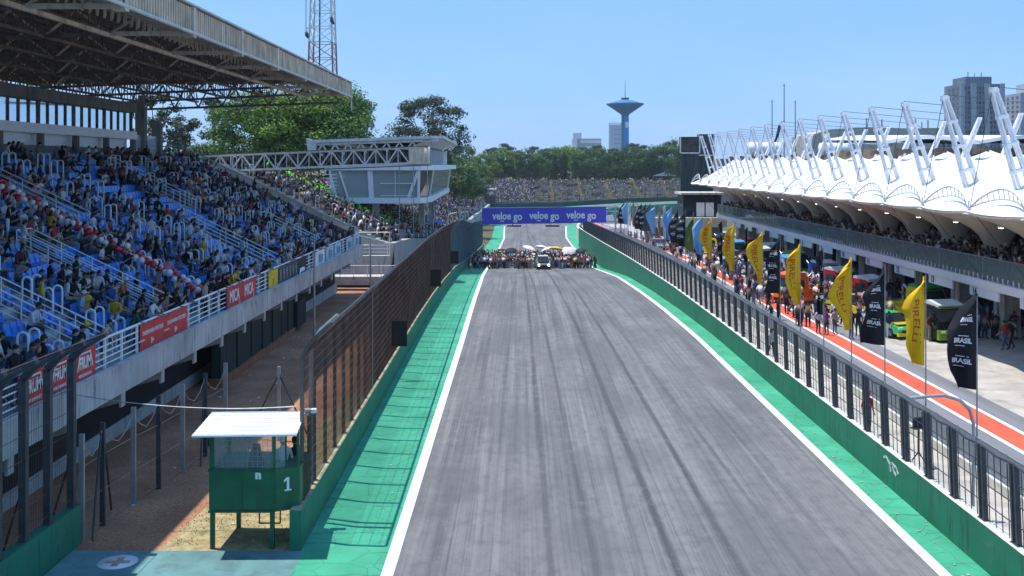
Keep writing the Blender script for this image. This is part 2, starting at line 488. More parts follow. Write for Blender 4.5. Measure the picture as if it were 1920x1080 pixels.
M['dblack'] = mat("black_lettering", (0.02,0.02,0.02), 0.6, 0.1, 3.0)
M['lampw'] = None
m_, t_, b_ = base("lit_lamp")
b_.inputs['Base Color'].default_value = (0.9, 0.9, 0.85, 1)
b_.inputs['Emission Color'].default_value = (1, 0.95, 0.85, 1)
b_.inputs['Emission Strength'].default_value = 2.5
M['lampw'] = m_
M['orange'] = mat("orange_plastic", (0.75,0.13,0.02), 0.5, 0.1, 3.0)
M['silver'] = mat("chrome_trim", (0.55,0.56,0.58), 0.25, 0.05, 3.0, metal=0.9)

def text_mesh(s, size, mat_, name="lettering", thick=0.006, xs=1.0, bold=0.0, space=1.0):
    """flat solid lettering in the XZ plane, centred, facing -Y"""
    cu = bpy.data.curves.new(name, 'FONT')
    cu.body = s; cu.size = size; cu.extrude = thick
    cu.align_x = 'CENTER'; cu.align_y = 'CENTER'
    cu.space_character = space
    cu.offset = bold
    cu.resolution_u = 3
    o = bpy.data.objects.new(name, cu)
    COL.objects.link(o)
    dg = bpy.context.evaluated_depsgraph_get()
    me = bpy.data.meshes.new_from_object(o.evaluated_get(dg))
    bpy.data.objects.remove(o)
    me.transform(Matrix.Rotation(R(90), 4, 'X') @ Matrix.Diagonal((xs, 1, 1, 1)))
    me.materials.clear(); me.materials.append(mat_)
    me.name = name
    return me
def letter(s, size, mat_, parent, loc, rz=0.0, rot=None, name="lettering", **k):
    o = bpy.data.objects.new(name, text_mesh(s, size, mat_, name, **k))
    COL.objects.link(o)
    setpar(o, parent)
    o.location = loc
    o.rotation_euler = rot if rot else (0, 0, rz)
    return o

# ------------------------------------------------------------------ terrain and track
zt = interp([(-60,0),(70,0),(85,-.2),(100,-.6),(121,-1.4),(154,-3.6),(200,-5.4),(260,-6.6),(330,-7.2),(420,-7.2)])
zp = interp([(-60,0),(122,0),(156,-.75),(200,-2.2),(260,-3.9),(330,-6.0),(420,-6.5)])
sh = interp([(-60,0),(29,0),(70,-.15),(110,-.6),(154,-1.25),(200,-1.0),(260,-.6),(330,-1.6)])
wtop = interp([(-60,1.25),(88,1.25),(121,.8),(154,.15),(200,-1.2),(260,-2.9)])
XL = lambda y: -3.85 + sh(y)
XR = lambda y: 11.75 + sh(y) + max(0, (y-262))*0.055
WL = lambda y: XL(y) - 2.55 - 0.3*min(1, max(0, (y-31)/40))        # face of the left wall
WR = lambda y: XR(y) + 1.05 if y < 225 else XR(y) + 3.2
YS = [-40, -10, 10, 20] + [24+3*k for k in range(103)]               # ... 330

def ribbon(name, xl, xr, z, ys, m, kind='structure', **t):
    mb = MB()
    vs = []; fs = []
    for y in ys:
        vs += [(xl(y), y, z(y)), (xr(y), y, z(y))]
    for k in range(len(ys)-1):
        fs.append((2*k, 2*k+1, 2*k+3, 2*k+2))
    mb.add(vs, fs)
    o = mb.build(name, m)
    return tag(o, kind=kind)
def sub(a, b):
    return [a] + [y for y in YS if a < y < b] + [b]

def gz(x, y):
    """height of the ground sheet"""
    zl = zt(y) - 0.07
    zr = zp(y) - 0.07
    xb = 12.9 if y < 225 else 20.5
    if y > 330:
        k = sstep(330, 360, y)
        zl = lerp(zl, -9.5, k); zr = lerp(zr, -9.5, k)
    z = lerp(zl, zr, 0.0 if x < xb else 1.0)
    if y > 452:
        z = -9.5
        z = lerp(-9.5, 3.4, sstep(452, 560, y))
        z += 2.0*sstep(560, 900, y)
    return z
mb = MB()
gx = [-2600,-1200,-600,-300,-160,-90,-60,-40,-24,-13,-6.6,-3,4,12.2,13.2,17,21,26,32,40,60,90,160,300,600,1200,2600]
gy = YS + [345, 360, 400, 430, 452] + [452+9*k for k in range(1, 13)] + [620, 700, 800, 900, 1200, 1800, 2600, 4200]
vs = []; fs = []
for y in gy:
    for x in gx:
        vs.append((x, y, gz(x, y)))
n = len(gx)
for j in range(len(gy)-1):
    for i in range(n-1):
        fs.append((j*n+i, j*n+i+1, (j+1)*n+i+1, (j+1)*n+i))
mb.add(vs, fs)
mb.build("ground", M['field'], kind='structure')

LW = 0.34
ribbon("track", lambda y: XL(y)+LW if y < 324 else XL(y), lambda y: XR(y)-LW if y < 324 else XR(y), zt, YS, M['asphalt'])
ribbon("white_edge_line", XL, lambda y: XL(y)+LW, zt, [y for y in YS if y < 324], M['whiteline'])
ribbon("white_edge_line", lambda y: XR(y)-LW, XR, zt, [y for y in YS if y < 324], M['whiteline'])
# the bend at the end of the straight
pts = [(5.0,330,-7.2,11.2),(5.4,352,-7.2,11.5),(7.5,380,-7.0,11),(13.5,408,-6.5,10),(26,428,-5.7,9),(44,438,-4.8,8.5),(66,442,-4.0,8),(100,440,-3.3,8),(150,428,-2.7,8)]
def pathstrip(name, pts, off0, off1, dz, m, skirt=0):
    vs = []; fs = []
    for k, (x, y, z, hw) in enumerate(pts):
        a = pts[max(0, k-1)]; b = pts[min(len(pts)-1, k+1)]
        t = Vector((b[0]-a[0], b[1]-a[1], 0)).normalized()
        nrm = Vector((t.y, -t.x, 0))
        for o in (off0, off1):
            p = Vector((x, y, 0)) + nrm*(o[0]*hw + o[1])
            vs.append((p.x, p.y, z+dz))
    for k in range(len(pts)-1):
        fs.append((2*k, 2*k+1, 2*k+3, 2*k+2))
    mb = MB(); mb.add(vs, fs)
    if skirt:
        for s_ in (0, 1):
            b = [vs[2*k+s_] for k in range(len(pts))]
            v2 = b + [(p[0], p[1], p[2]-skirt) for p in b]
            q = len(b)
            mb.add(v2, [(k, k+1, q+k+1, q+k) for k in range(q-1)])
    return tag(mb.build(name, m), kind='structure')
pathstrip("track_bend", pts, (-1, 0), (1, 0), 0, M['asphalt'])
pathstrip("bend_verge", pts, (1, 0), (1, 3.0), 0, M['verge'], 3)
pathstrip("bend_verge", pts, (-1, -2.5), (-1, 0), 0, M['verge'], 3)

# verges
ribbon("green_verge", WL, XL, zt, sub(31.0, 330), M['verge'])
ribbon("green_verge", lambda y: -6.3, XL, zt, [-40, -10, 10, 20, 24, 27, 30, 31.0], M['verge'])
ribbon("green_verge", XR, lambda y: WR(y)+0.02 if y < 225 else XR(y)+7, zt, YS, M['verge'])
# painted service road and its medical mark
ribbon("service_road", lambda y: -13.05, lambda y: -6.3, zt, [-40, -10, 10, 20, 24, 27, 30, 31.0], M['teal'])
mb = MB(); mb.lathe([(0.55, 0), (0.55, 0.004)], 32)
cm = mb.build("medical_mark", M['whiteline'], loc=(-11.4, 30.1, 0.003), kind='structure')
mb = MB(); mb.box(-.34,.34,-.1,.1,0,.004); mb.box(-.1,.1,.1,.34,0,.004); mb.box(-.1,.1,-.34,-.1,0,.004)
mb.build("medical_cross_paint", mat("worn_red_paint", (0.42,0.26,0.20), 0.85, 0.35, 6, dirt=(.62,.60,.57), dirt_amt=.7), loc=(-11.4,30.1,0.009), kind='structure')

# dirt and dry grass between the wall and the grandstand
ribbon("dirt_yard", lambda y: -18.0, lambda y: interp([(31,-10.6),(36,-10.3),(45,-8.8),(60,-7.6),(115,-7.8)])(y), lambda y: zt(y)-0.02, sub(31, 115), M['dirt'])
ribbon("dry_grass", lambda y: interp([(31,-10.6),(36,-10.3),(45,-8.8),(60,-7.6),(115,-7.8)])(y), lambda y: WL(y)-0.34, lambda y: zt(y)-0.02, sub(31, 115), M['drygrass'])

# pit lane: wall walk, lanes, red strip, apron
PX = lambda x: (lambda y: x)
ribbon("pit_wall_walk", lambda y: WR(y)+0.38, PX(16.25), lambda y: zp(y), YS, M['apron'])
ribbon("pit_lane", PX(16.25), PX(19.45), zp, YS, M['pitgrey'])
ribbon("pit_white_line", PX(19.45), PX(19.67), zp, YS, M['whiteline'])
ribbon("red_strip", PX(19.67), PX(20.85), zp, YS, M['red'])
ribbon("pit_white_line", PX(20.85), PX(21.07), zp, YS, M['whiteline'])
ribbon("pit_lane", PX(21.07), PX(22.3), zp, YS, M['pitgrey'])
ribbon("pit_apron", PX(22.3), PX(44), zp, YS, M['apron'])

# grass tufts and litter in the yard
mb = MB()
for k in range(2600):
    y = rnd.uniform(31.3, 52); x = rnd.uniform(-10.6 if y < 40 else -9.4, -6.9)
    if rnd.random() < 0.25: x = rnd.uniform(-13, -10)
    h = rnd.uniform(0.02, 0.06); a = rnd.uniform(0, 6.28); r_ = rnd.uniform(.01, .03)
    dx, dy = math.cos(a)*r_, math.sin(a)*r_
    mb.add([(x-dx, y-dy, -.02), (x+dx, y+dy, -.02), (x+rnd.uniform(-.06,.06), y+rnd.uniform(-.06,.06), h)], [(0,1,2)])
mb.build("dry_grass_tufts", mat("dry_grass_blades", (0.42,0.35,0.17), 0.9, 0.4, 3.0), kind='stuff')
mb = MB()
for k in range(120):
    y = rnd.uniform(32, 95); x = rnd.uniform(-15, -8.2)
    z = zt(y)-.02
    mb.cbox((x, y, z+.02), (rnd.uniform(.05,.16), rnd.uniform(.05,.13), .03), 0, rnd.uniform(0,3), rnd.uniform(-.4,.4))
mb.build("scattered_litter", mat("pale_litter", (0.55,0.55,0.54), 0.8, 0.2, 4.0), kind='stuff')
mb = MB()
for k in range(46):
    y = rnd.uniform(29, 60); x = rnd.uniform(XR(y)+.1, WR(y)-.1)
    if k % 3 == 0: x = rnd.uniform(-6, XL(y))
    if k % 3 == 0 and y < 31: y += 5
    mb.cbox((x, y, .015), (rnd.uniform(.03,.12), rnd.uniform(.03,.1), .02), 0, rnd.uniform(0,3))
mb.build("verge_debris", mat("pale_debris", (0.42,0.40,0.36), 0.8, 0.3, 4.0), kind='stuff')

# ------------------------------------------------------------------ trackside walls
def wall(name, xf, th, zb, zt_, ys, mats, label, capm=None):
    """a wall following x = xf(y); xf is the face, th the thickness (signed); a coping sits on top"""
    mb = MB()
    vs = []
    for y in ys:
        a, b = xf(y), xf(y)+th
        vs += [(a, y, zb(y)-.3), (a, y, zt_(y)), (b, y, zt_(y)), (b, y, zb(y)-.3)]
    fs = []; top = []
    for k in range(len(ys)-1):
        i, j = 4*k, 4*k+4
        fs += [(i, i+1, j+1, j), (i+2, i+3, j+3, j+2)]
        top.append((i+1, i+2, j+2, j+1))
    e = len(vs)-4
    fs += [(0, 1, 2, 3), (e, e+1, e+2, e+3)]
    mb.add(vs, fs, 0); mb.add(vs, top, 1)
    return mb.build(name, mats, label=label, cat="wall")
ys_l = sub(31.0, 214)
wall("trackside_wall", WL, -0.34, zt, lambda y: zt(y)+1.17, ys_l, [M['gwall'], mat("yellowed_coping", (0.40,0.36,0.22), .9, .4, 2.0, dirt=(.12,.16,.08), dirt_amt=.8)],
     "low green concrete wall carrying the brown catch fence left of the track")
ys_r = [10] + sub(20, 224)
wall("pit_straight_wall", WR, 0.38, zt, wtop, ys_r, [M['gwall'], M['cream']],
     "low green concrete wall with cream top between track and pit lane")
ys_n = [-10, 10, 20, 24, 28, 31.6]
wall("service_road_wall", lambda y: -13.05-0.02*(31.6-y), -0.34, zt, lambda y: 1.17, ys_n, [M['gwall'], M['gwall']],
     "short green wall along the service road under the tall dark posts")
# faded graffiti scrawl on the right wall
mb = MB()
for pts_ in ([(0,.62),(.12,.7),(.3,.55),(.42,.62),(.5,.4),(.62,.3)], [(.42,.62),(.62,.58),(.72,.42)], [(.3,.55),(.36,.3)]):
    for a, b in zip(pts_[:-1], pts_[1:]):
        mb.beam((WR(37.6-a[0]*2)-.008, 37.6-a[0]*2.0, a[1]+.3), (WR(37.6-b[0]*2)-.008, 37.6-b[0]*2.0, b[1]+.3), .02, .09)
gr = mb.build("graffiti_scrawl", mat("faded_white_spray", (0.45,0.52,0.48), 0.8, 0.3, 5.0), label="faded white spray scrawl on the green wall below the pit fence", cat="graffiti")

# ------------------------------------------------------------------ catch fences
def hook(x, y, z0, zv, dx, dz):
    return [(x, y, z0), (x, y, zv), (x+dx*.35, y, zv+dz*.5), (x+dx, y, zv+dz)]
# left fence
root = empty("catch_fence", (WL(32), 32, 1.17), label="tall rusty brown mesh catch fence bending over the left edge of the track", cat="fence")
def local(o, p):
    return (o[0]-p[0], o[1]-p[1], o[2]-p[2])
P0 = root.location
ys_post = [32.0+2.0*k for k in range(91)]
pm = {}
for k, y in enumerate(ys_post):
    kind = 'p' if k in (8, 26, 27, 40, 44, 52, 60) else ('r' if y < 112 else 'b')
    key = kind
    if key not in pm:
        b = MB()
        hp = hook(0, 0, 0, 4.3, .85, .95)
        for a, c in zip(hp[:-1], hp[1:]): b.beam(a, c, .11 if kind != 'p' else .13, .11, up=(0,1,0))
        b.box(-.1,.1,-.1,.1,-.01,.012)
        pm[key] = b.mesh("post", {'p': M['galv'], 'r': M['steeldark'], 'b': M['bluewire']}[kind])
    o = bpy.data.objects.new("post", pm[key]); COL.objects.link(o); setpar(o, root)
    o.location = local((WL(y)-.17, y, zt(y)+1.17), P0)
for seg, (ya, yb, m_) in enumerate(((32.0, 112.0, M['rust']), (112.0, 212.0, M['bluewire']))):
    b = MB()
    step = .10 if seg == 0 else .16
    y = ya
    wv = .0125 if seg == 0 else .016
    while y < yb:
        x = WL(y)-.11; z = zt(y)+1.17
        hp = hook(x, y, z+.02, z+4.3, .85, .95)
        for a, c in zip(hp[:-1], hp[1:]):
            a = Vector(a)-P0; c = Vector(c)-P0
            b.add([a+Vector((0,-wv/2,0)), a+Vector((0,wv/2,0)), c+Vector((0,wv/2,0)), c+Vector((0,-wv/2,0))], [(0,1,2,3)])
            b.add([a+Vector((-wv/2,0,0)), a+Vector((wv/2,0,0)), c+Vector((wv/2,0,0)), c+Vector((-wv/2,0,0))], [(0,1,2,3)])
        y += step
    hh = [(0, .3*k) for k in range(1, 15)] + [(.15, 4.55), (.4, 4.8), (.65, 5.05)]
    yy = [ya+2*k for k in range(int((yb-ya)/2)+1)]
    for dx, dz in hh:
        for y0, y1 in zip(yy[:-1], yy[1:]):
            b.beam(Vector((WL(y0)-.11+dx, y0, zt(y0)+1.17+dz))-P0, Vector((WL(y1)-.11+dx, y1, zt(y1)+1.17+dz))-P0, .012)
    b.build("wire_mesh", m_, root)
    b = MB()
    for y0, y1 in zip(yy[:-1], yy[1:]):
        j = rnd.uniform(-.02, .02)
        b.tube(Vector((WL(y0)-.17+.87, y0, zt(y0)+1.17+5.27))-P0, Vector((WL(y1)-.17+.87, y1, zt(y1)+1.17+5.27+j))-P0, .045, 6)
    b.build("top_rail", M['post'] if seg == 0 else M['bluewire'], root)
b = MB(); x, y = WL(34)-.19, 33.6
b.path([Vector(p)-P0 for p in hook(x, y, 1.1, 5.5, .85, .98)], .075, 8)
b.build("end_post", M['galv'], root)
# black boards on the fence
for k, (y, zz, place) in enumerate(((55.5, 2.05, "nearest of the three"), (83.0, 2.2, "middle one of three"), (111.0, 2.25, "farthest of the three"))):
    b = MB()
    b.box(-.36,.36,-.05,.05,-.62,.62, 0)
    b.box(-.40,.40,-.07,-.05,.62,.66, 0); b.box(-.40,.40,-.07,-.05,-.66,-.62, 0)
    b.box(-.40,-.36,-.07,-.05,-.62,.62, 0); b.box(.36,.40,-.07,-.05,-.62,.62, 0)
    o = b.build("signal_board", M['black'], loc=(WL(y)+.33, y, zt(y)+zz+.4), label=f"black signal board hung on the brown fence, {place}", cat="board", group="black boards on the left fence")
    b = MB(); b.beam((-.36,.08,.3), (-.75,.08,.3), .04); b.beam((-.36,.08,-.3), (-.75,.08,-.3), .04)
    b.build("bracket", M['post'], o)

# near-left tall dark posts along the service road
root = empty("service_road_fence", (-13.2, 31.3, 1.17), label="dark tall posts with bent arms beside the service road in the corner", cat="fence")
P0 = root.location
for k, y in enumerate((31.3, 29.8, 28.4, 27.0, 25.4, 23.6)):
    b = MB()
    hp = hook(0, 0, -1.1, 4.35, 1.0, .75)
    for a, c in zip(hp[:-1], hp[1:]): b.beam(a, c, .2, .2, up=(0,1,0))
    if k % 2 == 0: b.tube((-.02,.0,1.5), (-.85,.25,-1.0), .03, 5)
    b.build("post", M['post'], root, loc=(-.02*(31.6-y), y-31.3, 0))
b = MB()
for z in (.25,.9,1.55,2.2,2.85,3.5,4.2):
    b.beam((.02,.0,z), (-.14,-7.7,z), .014)
for dx, dz in ((.35,4.72),(.7,4.92),(1.0,5.12)):
    b.tube((dx, .1, dz), (dx-.14,-7.7,dz), .03 if dx > 1 else .012, 5)
y = 0
while y > -7.7:
    b.beam((.02+.02*y, y, 0), (.02+.02*y, y, 4.3), .006); y -= .14
b.build("wire_mesh", M['rust'], root)
# chain-link yard fence running away along the grass
root = empty("yard_fence", (-13.1, 33.0, 0), label="grey slotted posts with wire between dirt yard and dry grass", cat="fence")
P0 = root.location
yp = [(-13.1,31.75),(-13.05,33.2),(-12.85,35.3),(-12.6,37.0),(-12.4,39.0),(-12.2,41.1),(-12.0,43.2)]
for k, (x, y) in enumerate(yp):
    b = MB(); b.beam((0,0,-.05), (0,0,3.2), .13, .10, up=(0,1,0)); b.box(.065,.08,-.05,.05,0,3.2)
    if k in (1, 5): b.tube((0,.1,2.9), (-.3,1.5,0), .035, 5); b.tube((0,-.1,2.9), (.25,-1.4,0), .035, 5)
    b.build("post", M['post'] if k % 2 else M['galv'], root, loc=(x-P0[0], y-P0[1], 0))
b = MB()
for (x0, y0), (x1, y1) in zip(yp[:-1], yp[1:]):
    for z in (.1, 1.1, 2.2):
        b.beam((x0-P0[0], y0-P0[1], z), (x1-P0[0], y1-P0[1], z), .012)
    zs = [3.0, 2.55, 2.35, 2.55, 3.0]
    for q in range(4):
        b.tube((lerp(x0,x1,q/4)-P0[0], lerp(y0,y1,q/4)-P0[1], zs[q]), (lerp(x0,x1,(q+1)/4)-P0[0], lerp(y0,y1,(q+1)/4)-P0[1], zs[q+1]), .016, 5)
b.build("wire", M['galv'], root)
root = empty("braced_post", (-9.9, 43.5, 0), label="pale slim post with two crossing braces standing on the dirt behind the booth", cat="post")
b = MB(); b.beam((0,0,-.05),(0,0,3.0), .12); b.build("post", M['galv'], root)
b = MB(); b.tube((0,0,2.7),(-1.4,.4,0), .035, 5); b.tube((0,0,2.7),(1.4,-.4,0), .035, 5); b.build("brace", M['post'], root)
# lamp poles in the yard
for (x, y, h, lab) in ((-13.2, 67.9, 6.2, "slim grey pole in the dirt yard in front of the blue banners"), (-12.7, 89.6, 5.4, "slim grey pole in front of the white ramp railing")):
    r_ = empty("slim_pole", (x, y, zt(y)-.02), label=lab, cat="pole", group="slim poles in the yard")
    b = MB(); b.tube((0,0,0),(0,0,h), .085, 8, r2=.05); b.build("shaft", M['galv'], r_)
    b = MB(); b.box(-.15,.15,-.15,.15,0,.05); b.build("base_plate", M['galv'], r_)

# right fence
root = empty("pit_straight_fence", (13.0, 26, 1.25), label="long row of dark twin posts with mesh on the right wall", cat="fence")
P0 = root.location
b = MB()
for dy in (-.12, .12):
    b.beam((0,dy,0),(-.08,dy,2.1), .13, .10, up=(0,1,0))
b.box(-.09,.09,-.22,.22,0,.02)
b.beam((-.08,-.2,2.06), (-.08,.2,2.06), .07, .07)
twin = b.mesh("twin_post", M['post'])
yr = [22.0+2.0*k for k in range(94)]
XF = lambda y: WR(y)+.2
for y in yr:
    o = bpy.data.objects.new("post", twin); COL.objects.link(o); setpar(o, root)
    o.location = local((XF(y), y, wtop(y)), P0)
b = MB()
for y0, y1 in zip(yr[:-1], yr[1:]):
    pa = lambda u, z: Vector((lerp(XF(y0), XF(y1), u)-.08*z/2.1, lerp(y0, y1, u), lerp(wtop(y0), wtop(y1), u)+z))-P0
    for z in (.5, 1.05, 1.6): b.beam(pa(.06, z), pa(.94, z), .022)
    nb = 4 if y0 < 60 else 6
    for q in range(1, nb+1):
        u = q/(nb+1)
        b.beam(pa(u, .02), pa(u, 2.0), .022)
b.build("bar_mesh", M['post'], root)
b = MB()
for y0, y1 in zip(yr[:-1], yr[1:]):
    za, zb_ = 2.1, 2.02
    pa = lambda u, z: Vector((lerp(XF(y0), XF(y1), u)-.08, lerp(y0, y1, u), lerp(wtop(y0), wtop(y1), u)+z))-P0
    b.tube(pa(0, 2.1), pa(.5, 2.03), .04, 5); b.tube(pa(.5, 2.03), pa(1, 2.1), .04, 5)
b.build("top_cable", M['post'], root)

# pit wall proper with grey panels
root = empty("pit_wall", (16.4, 26, 0), label="low white pit wall with grey mesh panels behind the twin-post fence", cat="wall")
P0 = root.location
b = MB()
vs = []; ysw = [10] + sub(20, 200)
for y in ysw: vs += [(16.25-P0[0], y-P0[1], zp(y)-.1), (16.25-P0[0], y-P0[1], zp(y)+.38), (16.5-P0[0], y-P0[1], zp(y)+.38), (16.5-P0[0], y-P0[1], zp(y)-.1)]
fs = []
for k in range(len(ysw)-1):
    i, j = 4*k, 4*k+4
    fs += [(i,i+1,j+1,j),(i+2,i+3,j+3,j+2),(i+1,i+2,j+2,j+1)]
b.add(vs, fs); b.build("kerb", M['cream'], root)
b = MB()
y = 22.0
while y < 190:
    b.beam((-.03, y-P0[1], zp(y)+.38), (-.03, y-P0[1], zp(y)+1.45), .05)
    for z in (.5, 1.42): b.beam((-.03, y-P0[1], zp(y)+z), (-.03, y+2-P0[1], zp(y+2)+z), .03)
    b.tube((-.03, y+.06-P0[1], zp(y)+.55), (-.03, y+1.9-P0[1], zp(y)+1.4), .012, 4)
    y += 2.0
b.build("panel_frame", M['galv'], root)
b = MB()
y = 22.0
while y < 190:
    b.box(-.035,-.025, y+.06-P0[1], y+1.94-P0[1], zp(y)+.45, zp(y)+1.4)
    y += 2.0
b.build("panel", m_glass("grey_mesh_panel", (0.50,0.56,0.62), 0.45, 0.4), root)
# bent pipe reaching over the fence and the monitor stand between the walls
b = MB()
pp = [(14.3,33.8,0),(14.32,33.8,3.0),(14.2,33.8,3.45),(13.9,33.8,3.75),(13.4,33.8,3.9),(12.9,33.8,3.88),(12.3,33.8,3.82)]
b.path(pp, .055, 8)
root = empty("bent_pipe", (14.3,33.8,0), label="grey bent pipe curving over the twin-post fence near the corner", cat="pipe")
o = b.build("pipe", M['galv'], root); o.location = (-14.3,-33.8,0)
root = empty("monitor_stand", (14.7, 39.5, 0), label="dark monitor on a tripod behind the fence posts", cat="monitor stand")
b = MB(); b.tube((0,0,.5),(0,0,1.5), .04, 6)
for a in (0.3, 2.4, 4.5): b.tube((0,0,.6),(math.cos(a)*.4, math.sin(a)*.4, 0), .025, 5)
b.build("tripod", M['black'], root)
b = MB(); b.cbox((0,0,1.7),(.5,.1,.36), 0, .4); b.build("screen", M['darkglass'], root)
b = MB(); b.cbox((0,0,1.48),(.55,.3,.04), 0, .4); b.build("shelf", M['post'], root)

# ------------------------------------------------------------------ covered grandstand
TX, TR, TH, NR = -15.6, .82, .42, 18          # first riser, tread, rise, rows
rowx = lambda k: TX - TR*k                    # front edge of row k
rowz = lambda k: 4.05 + TH*k
SY0, SY1 = 14.0, 96.0
gs = empty("grandstand", (-15.0, 55, 0), label="long covered concrete grandstand with blue seats and rusty steel roof", cat="grandstand")
GO = Vector((15.0, -55, 0))
def gb(b, name, m, parent=gs, **t):
    o = b.build(name, m, parent, **t)
    if parent is gs: o.location = GO
    return o
b = MB()
poly = [(-14.5, 4.05), (-14.5, 3.82), (-15.9, 3.82)]
poly += [(rowx(NR)-1.2, rowz(NR)-1.2), (rowx(NR)-1.2, rowz(NR))]
for k in range(NR, 0, -1):
    poly += [(rowx(k), rowz(k)), (rowx(k), rowz(k)-TH)] if k > 0 else []
poly += [(rowx(0), 4.05)]
# side-by-side strips keep the stepped cross-section valid
for k in range(-1, NR+1):
    x1 = -14.5 if k < 0 else rowx(k); x0 = rowx(0) if k < 0 else (rowx(k+1) if k < NR else rowx(NR)-1.2)
    z1 = 4.05 if k < 0 else rowz(k)
    b.box(x0, x1, SY0, SY1, z1-.62 if k >= 0 else 3.7, z1)
gb(b, "tiers", M['tier'])
b = MB()
y = SY0
while y < SY1:
    b.box(-14.5, -14.28, y+.012, min(SY1, y+2.134)-.012, 3.05, 4.06)
    b.box(-14.52, -14.24, y+.012, min(SY1, y+2.134)-.012, 4.06, 4.10)
    y += 2.134
gb(b, "edge_beam", M['conc'])
brk = None
for k in range(18):
    y = 17.4+4.27*k
    b = MB()
    b.prism([(-16.7, 2.2), (-15.6, 2.3), (-14.55, 2.62), (-14.55, 3.66), (-16.7, 3.66)], 'y', -.16, .16)
    b.box(-14.55, -14.47, -.2, .2, 2.45, 3.05)
    if brk is None: brk = b.mesh("bracket", M['conc'])
    o = bpy.data.objects.new("bracket", brk); COL.objects.link(o); setpar(o, gs); o.location = GO + Vector((0, y, 0))
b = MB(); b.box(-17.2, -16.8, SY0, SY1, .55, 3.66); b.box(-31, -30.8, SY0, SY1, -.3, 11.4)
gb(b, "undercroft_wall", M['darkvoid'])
b = MB()
y = SY0
while y < SY1:
    b.box(-17.1, -16.74, y+.01, y+1.19, -.3, .55); y += 1.2
gb(b, "base_kerb", M['conc'])
# raking end wall with pale rail
b = MB()
pl = [(-14.5, 3.05), (-14.5, 4.6)]
b.prism([(-14.5, 3.05), (-14.5, 4.75), (-30.6, 12.3), (-31.6, 12.3), (-31.6, 3.05)], 'y', SY1, SY1+.3)
gb(b, "end_wall", M['conc_dark'])
b = MB()
b.tube((-14.7, SY1+.12, 5.35), (-30.6, SY1+.12, 12.9), .06, 6); b.tube((-30.6, SY1+.12, 12.9), (-33.0, SY1+.12, 12.9), .06, 6)
for k in range(12):
    x = -15+(-15.6)*k/11; z = 4.7+7.5*k/11
    b.tube((x, SY1+.12, z), (x, SY1+.12, z+.8), .04, 5)
gb(b, "end_rail", M['whitedirty'])
# front railing
b = MB()
y = SY0
while y <= SY1:
    b.box(-14.66, -14.58, y-.04, y+.04, 4.05, 5.12); y += 1.56
for z, r_ in ((5.14, .05), (4.88, .028), (4.66, .028), (4.44, .028), (4.22, .028)):
    b.tube((-14.62, SY0, z), (-14.62, SY1, z), r_, 6)
b.tube((-14.62, SY1, 5.14), (-15.5, SY1, 5.5), .05, 6)
gb(b, "front_railing", M['white'])
# stairs cut through the tiers: raking rails
def rake(b, y, k0, k1, bars=(.95, .7, .45, .2)):
    x0, z0 = rowx(k0)+.35, rowz(k0); x1, z1 = rowx(k1), rowz(k1)
    for h in bars: b.tube((x0, y, z0+h), (x1, y, z1+h), .03 if h > .9 else .02, 5)
    n = max(2, int((k1-k0)/1.6))
    for q in range(n+1):
        t = q/n; x, z = lerp(x0, x1, t), lerp(z0, z1, t)
        b.tube((x, y, z-.1), (x, y, z+.95), .026, 5)
for (ya, ka, kb) in ((38.4, 0, 8), (46.8, 0, 8), (54.5, 9, 15), (68.6, 0, 8), (74.0, 9, 16), (84, 0, 6)):
    b = MB(); rake(b, ya, ka, kb); rake(b, ya+1.35, ka, kb)
    x, z = rowx(kb), rowz(kb)
    b.tube((x, ya, z+.95), (x, ya+1.35, z+.95), .03, 5); b.tube((x, ya, z+.5), (x, ya+1.35, z+.5), .02, 5)
    gb(b, "stair_railing", M['white'])
    b = MB()
    for k in range(ka, kb):
        b.box(rowx(k)-.4, rowx(k), ya+.05, ya+1.3, rowz(k)+.003, rowz(k)+.2)
    gb(b, "stair", M['conc'])
# back wall, columns, glass boxes
BZ = rowz(NR)
b = MB(); b.box(-33.2, -32.6, SY0, 89, BZ-.6, BZ+.95); b.box(-33.2, -31.7, SY0, SY1+.3, BZ-.9, BZ-.02)
b.box(-33.1, -32.7, 89, SY1, BZ-.6, BZ+.6)
gb(b, "back_wall", M['conc_dark'])
b = MB(); b.box(-33.12, -32.95, SY0, 89, BZ+.95, BZ+1.75); gb(b, "white_panel", M['white'])
b = MB(); b.box(-33.1, -32.2, SY0, 89.3, BZ+1.75, BZ+2.4); gb(b, "white_band", M['white'])
b = MB(); b.box(-33.2, -32.1, SY0, 89, BZ+3.95, BZ+4.75); gb(b, "box_lintel", M['conc_dark'])
for k in range(13):
    y = 20.6+5.7*k
    b = MB(); b.box(-32.62, -32.25, y-.2, y+.2, BZ-.4, BZ+1.75); gb(b, "column", M['conc_dark'])
y = 20.6; k = 0
while y < 88:
    b = MB(); b.box(-32.64, -32.6, y+.06, y+1.36, BZ+2.42, BZ+3.93); gb(b, "window", M['mirrorpane'])
    y += 1.425
b = MB(); y = 20.6; k = 0
while y < 89.1:
    w_ = .13 if k % 4 == 0 else .045
    b = MB(); b.box(-32.72, -32.5, y-w_, y+w_, BZ+2.4, BZ+3.95); gb(b, "mullion", M['steeldark']); y += 1.425; k += 1
for y, top in ((91.4, 16.4), (95.4, 15.2)):
    b = MB(); b.prism([(-33.0, BZ-.5), (-32.2, BZ-.5), (-32.2, top-.5), (-32.45, top), (-32.75, top), (-33.0, top-.5)], 'y', y-.35, y+.35)
    gb(b, "pillar", M['conc_dark'])
b = MB()
for y0, y1 in ((89.3, 90.8), (92.0, 94.8)):
    b.box(-32.5, -32.46, y0, y1, BZ+.1, BZ+2.1)
gb(b, "glass_screen", M['paneblue'])
b = MB()
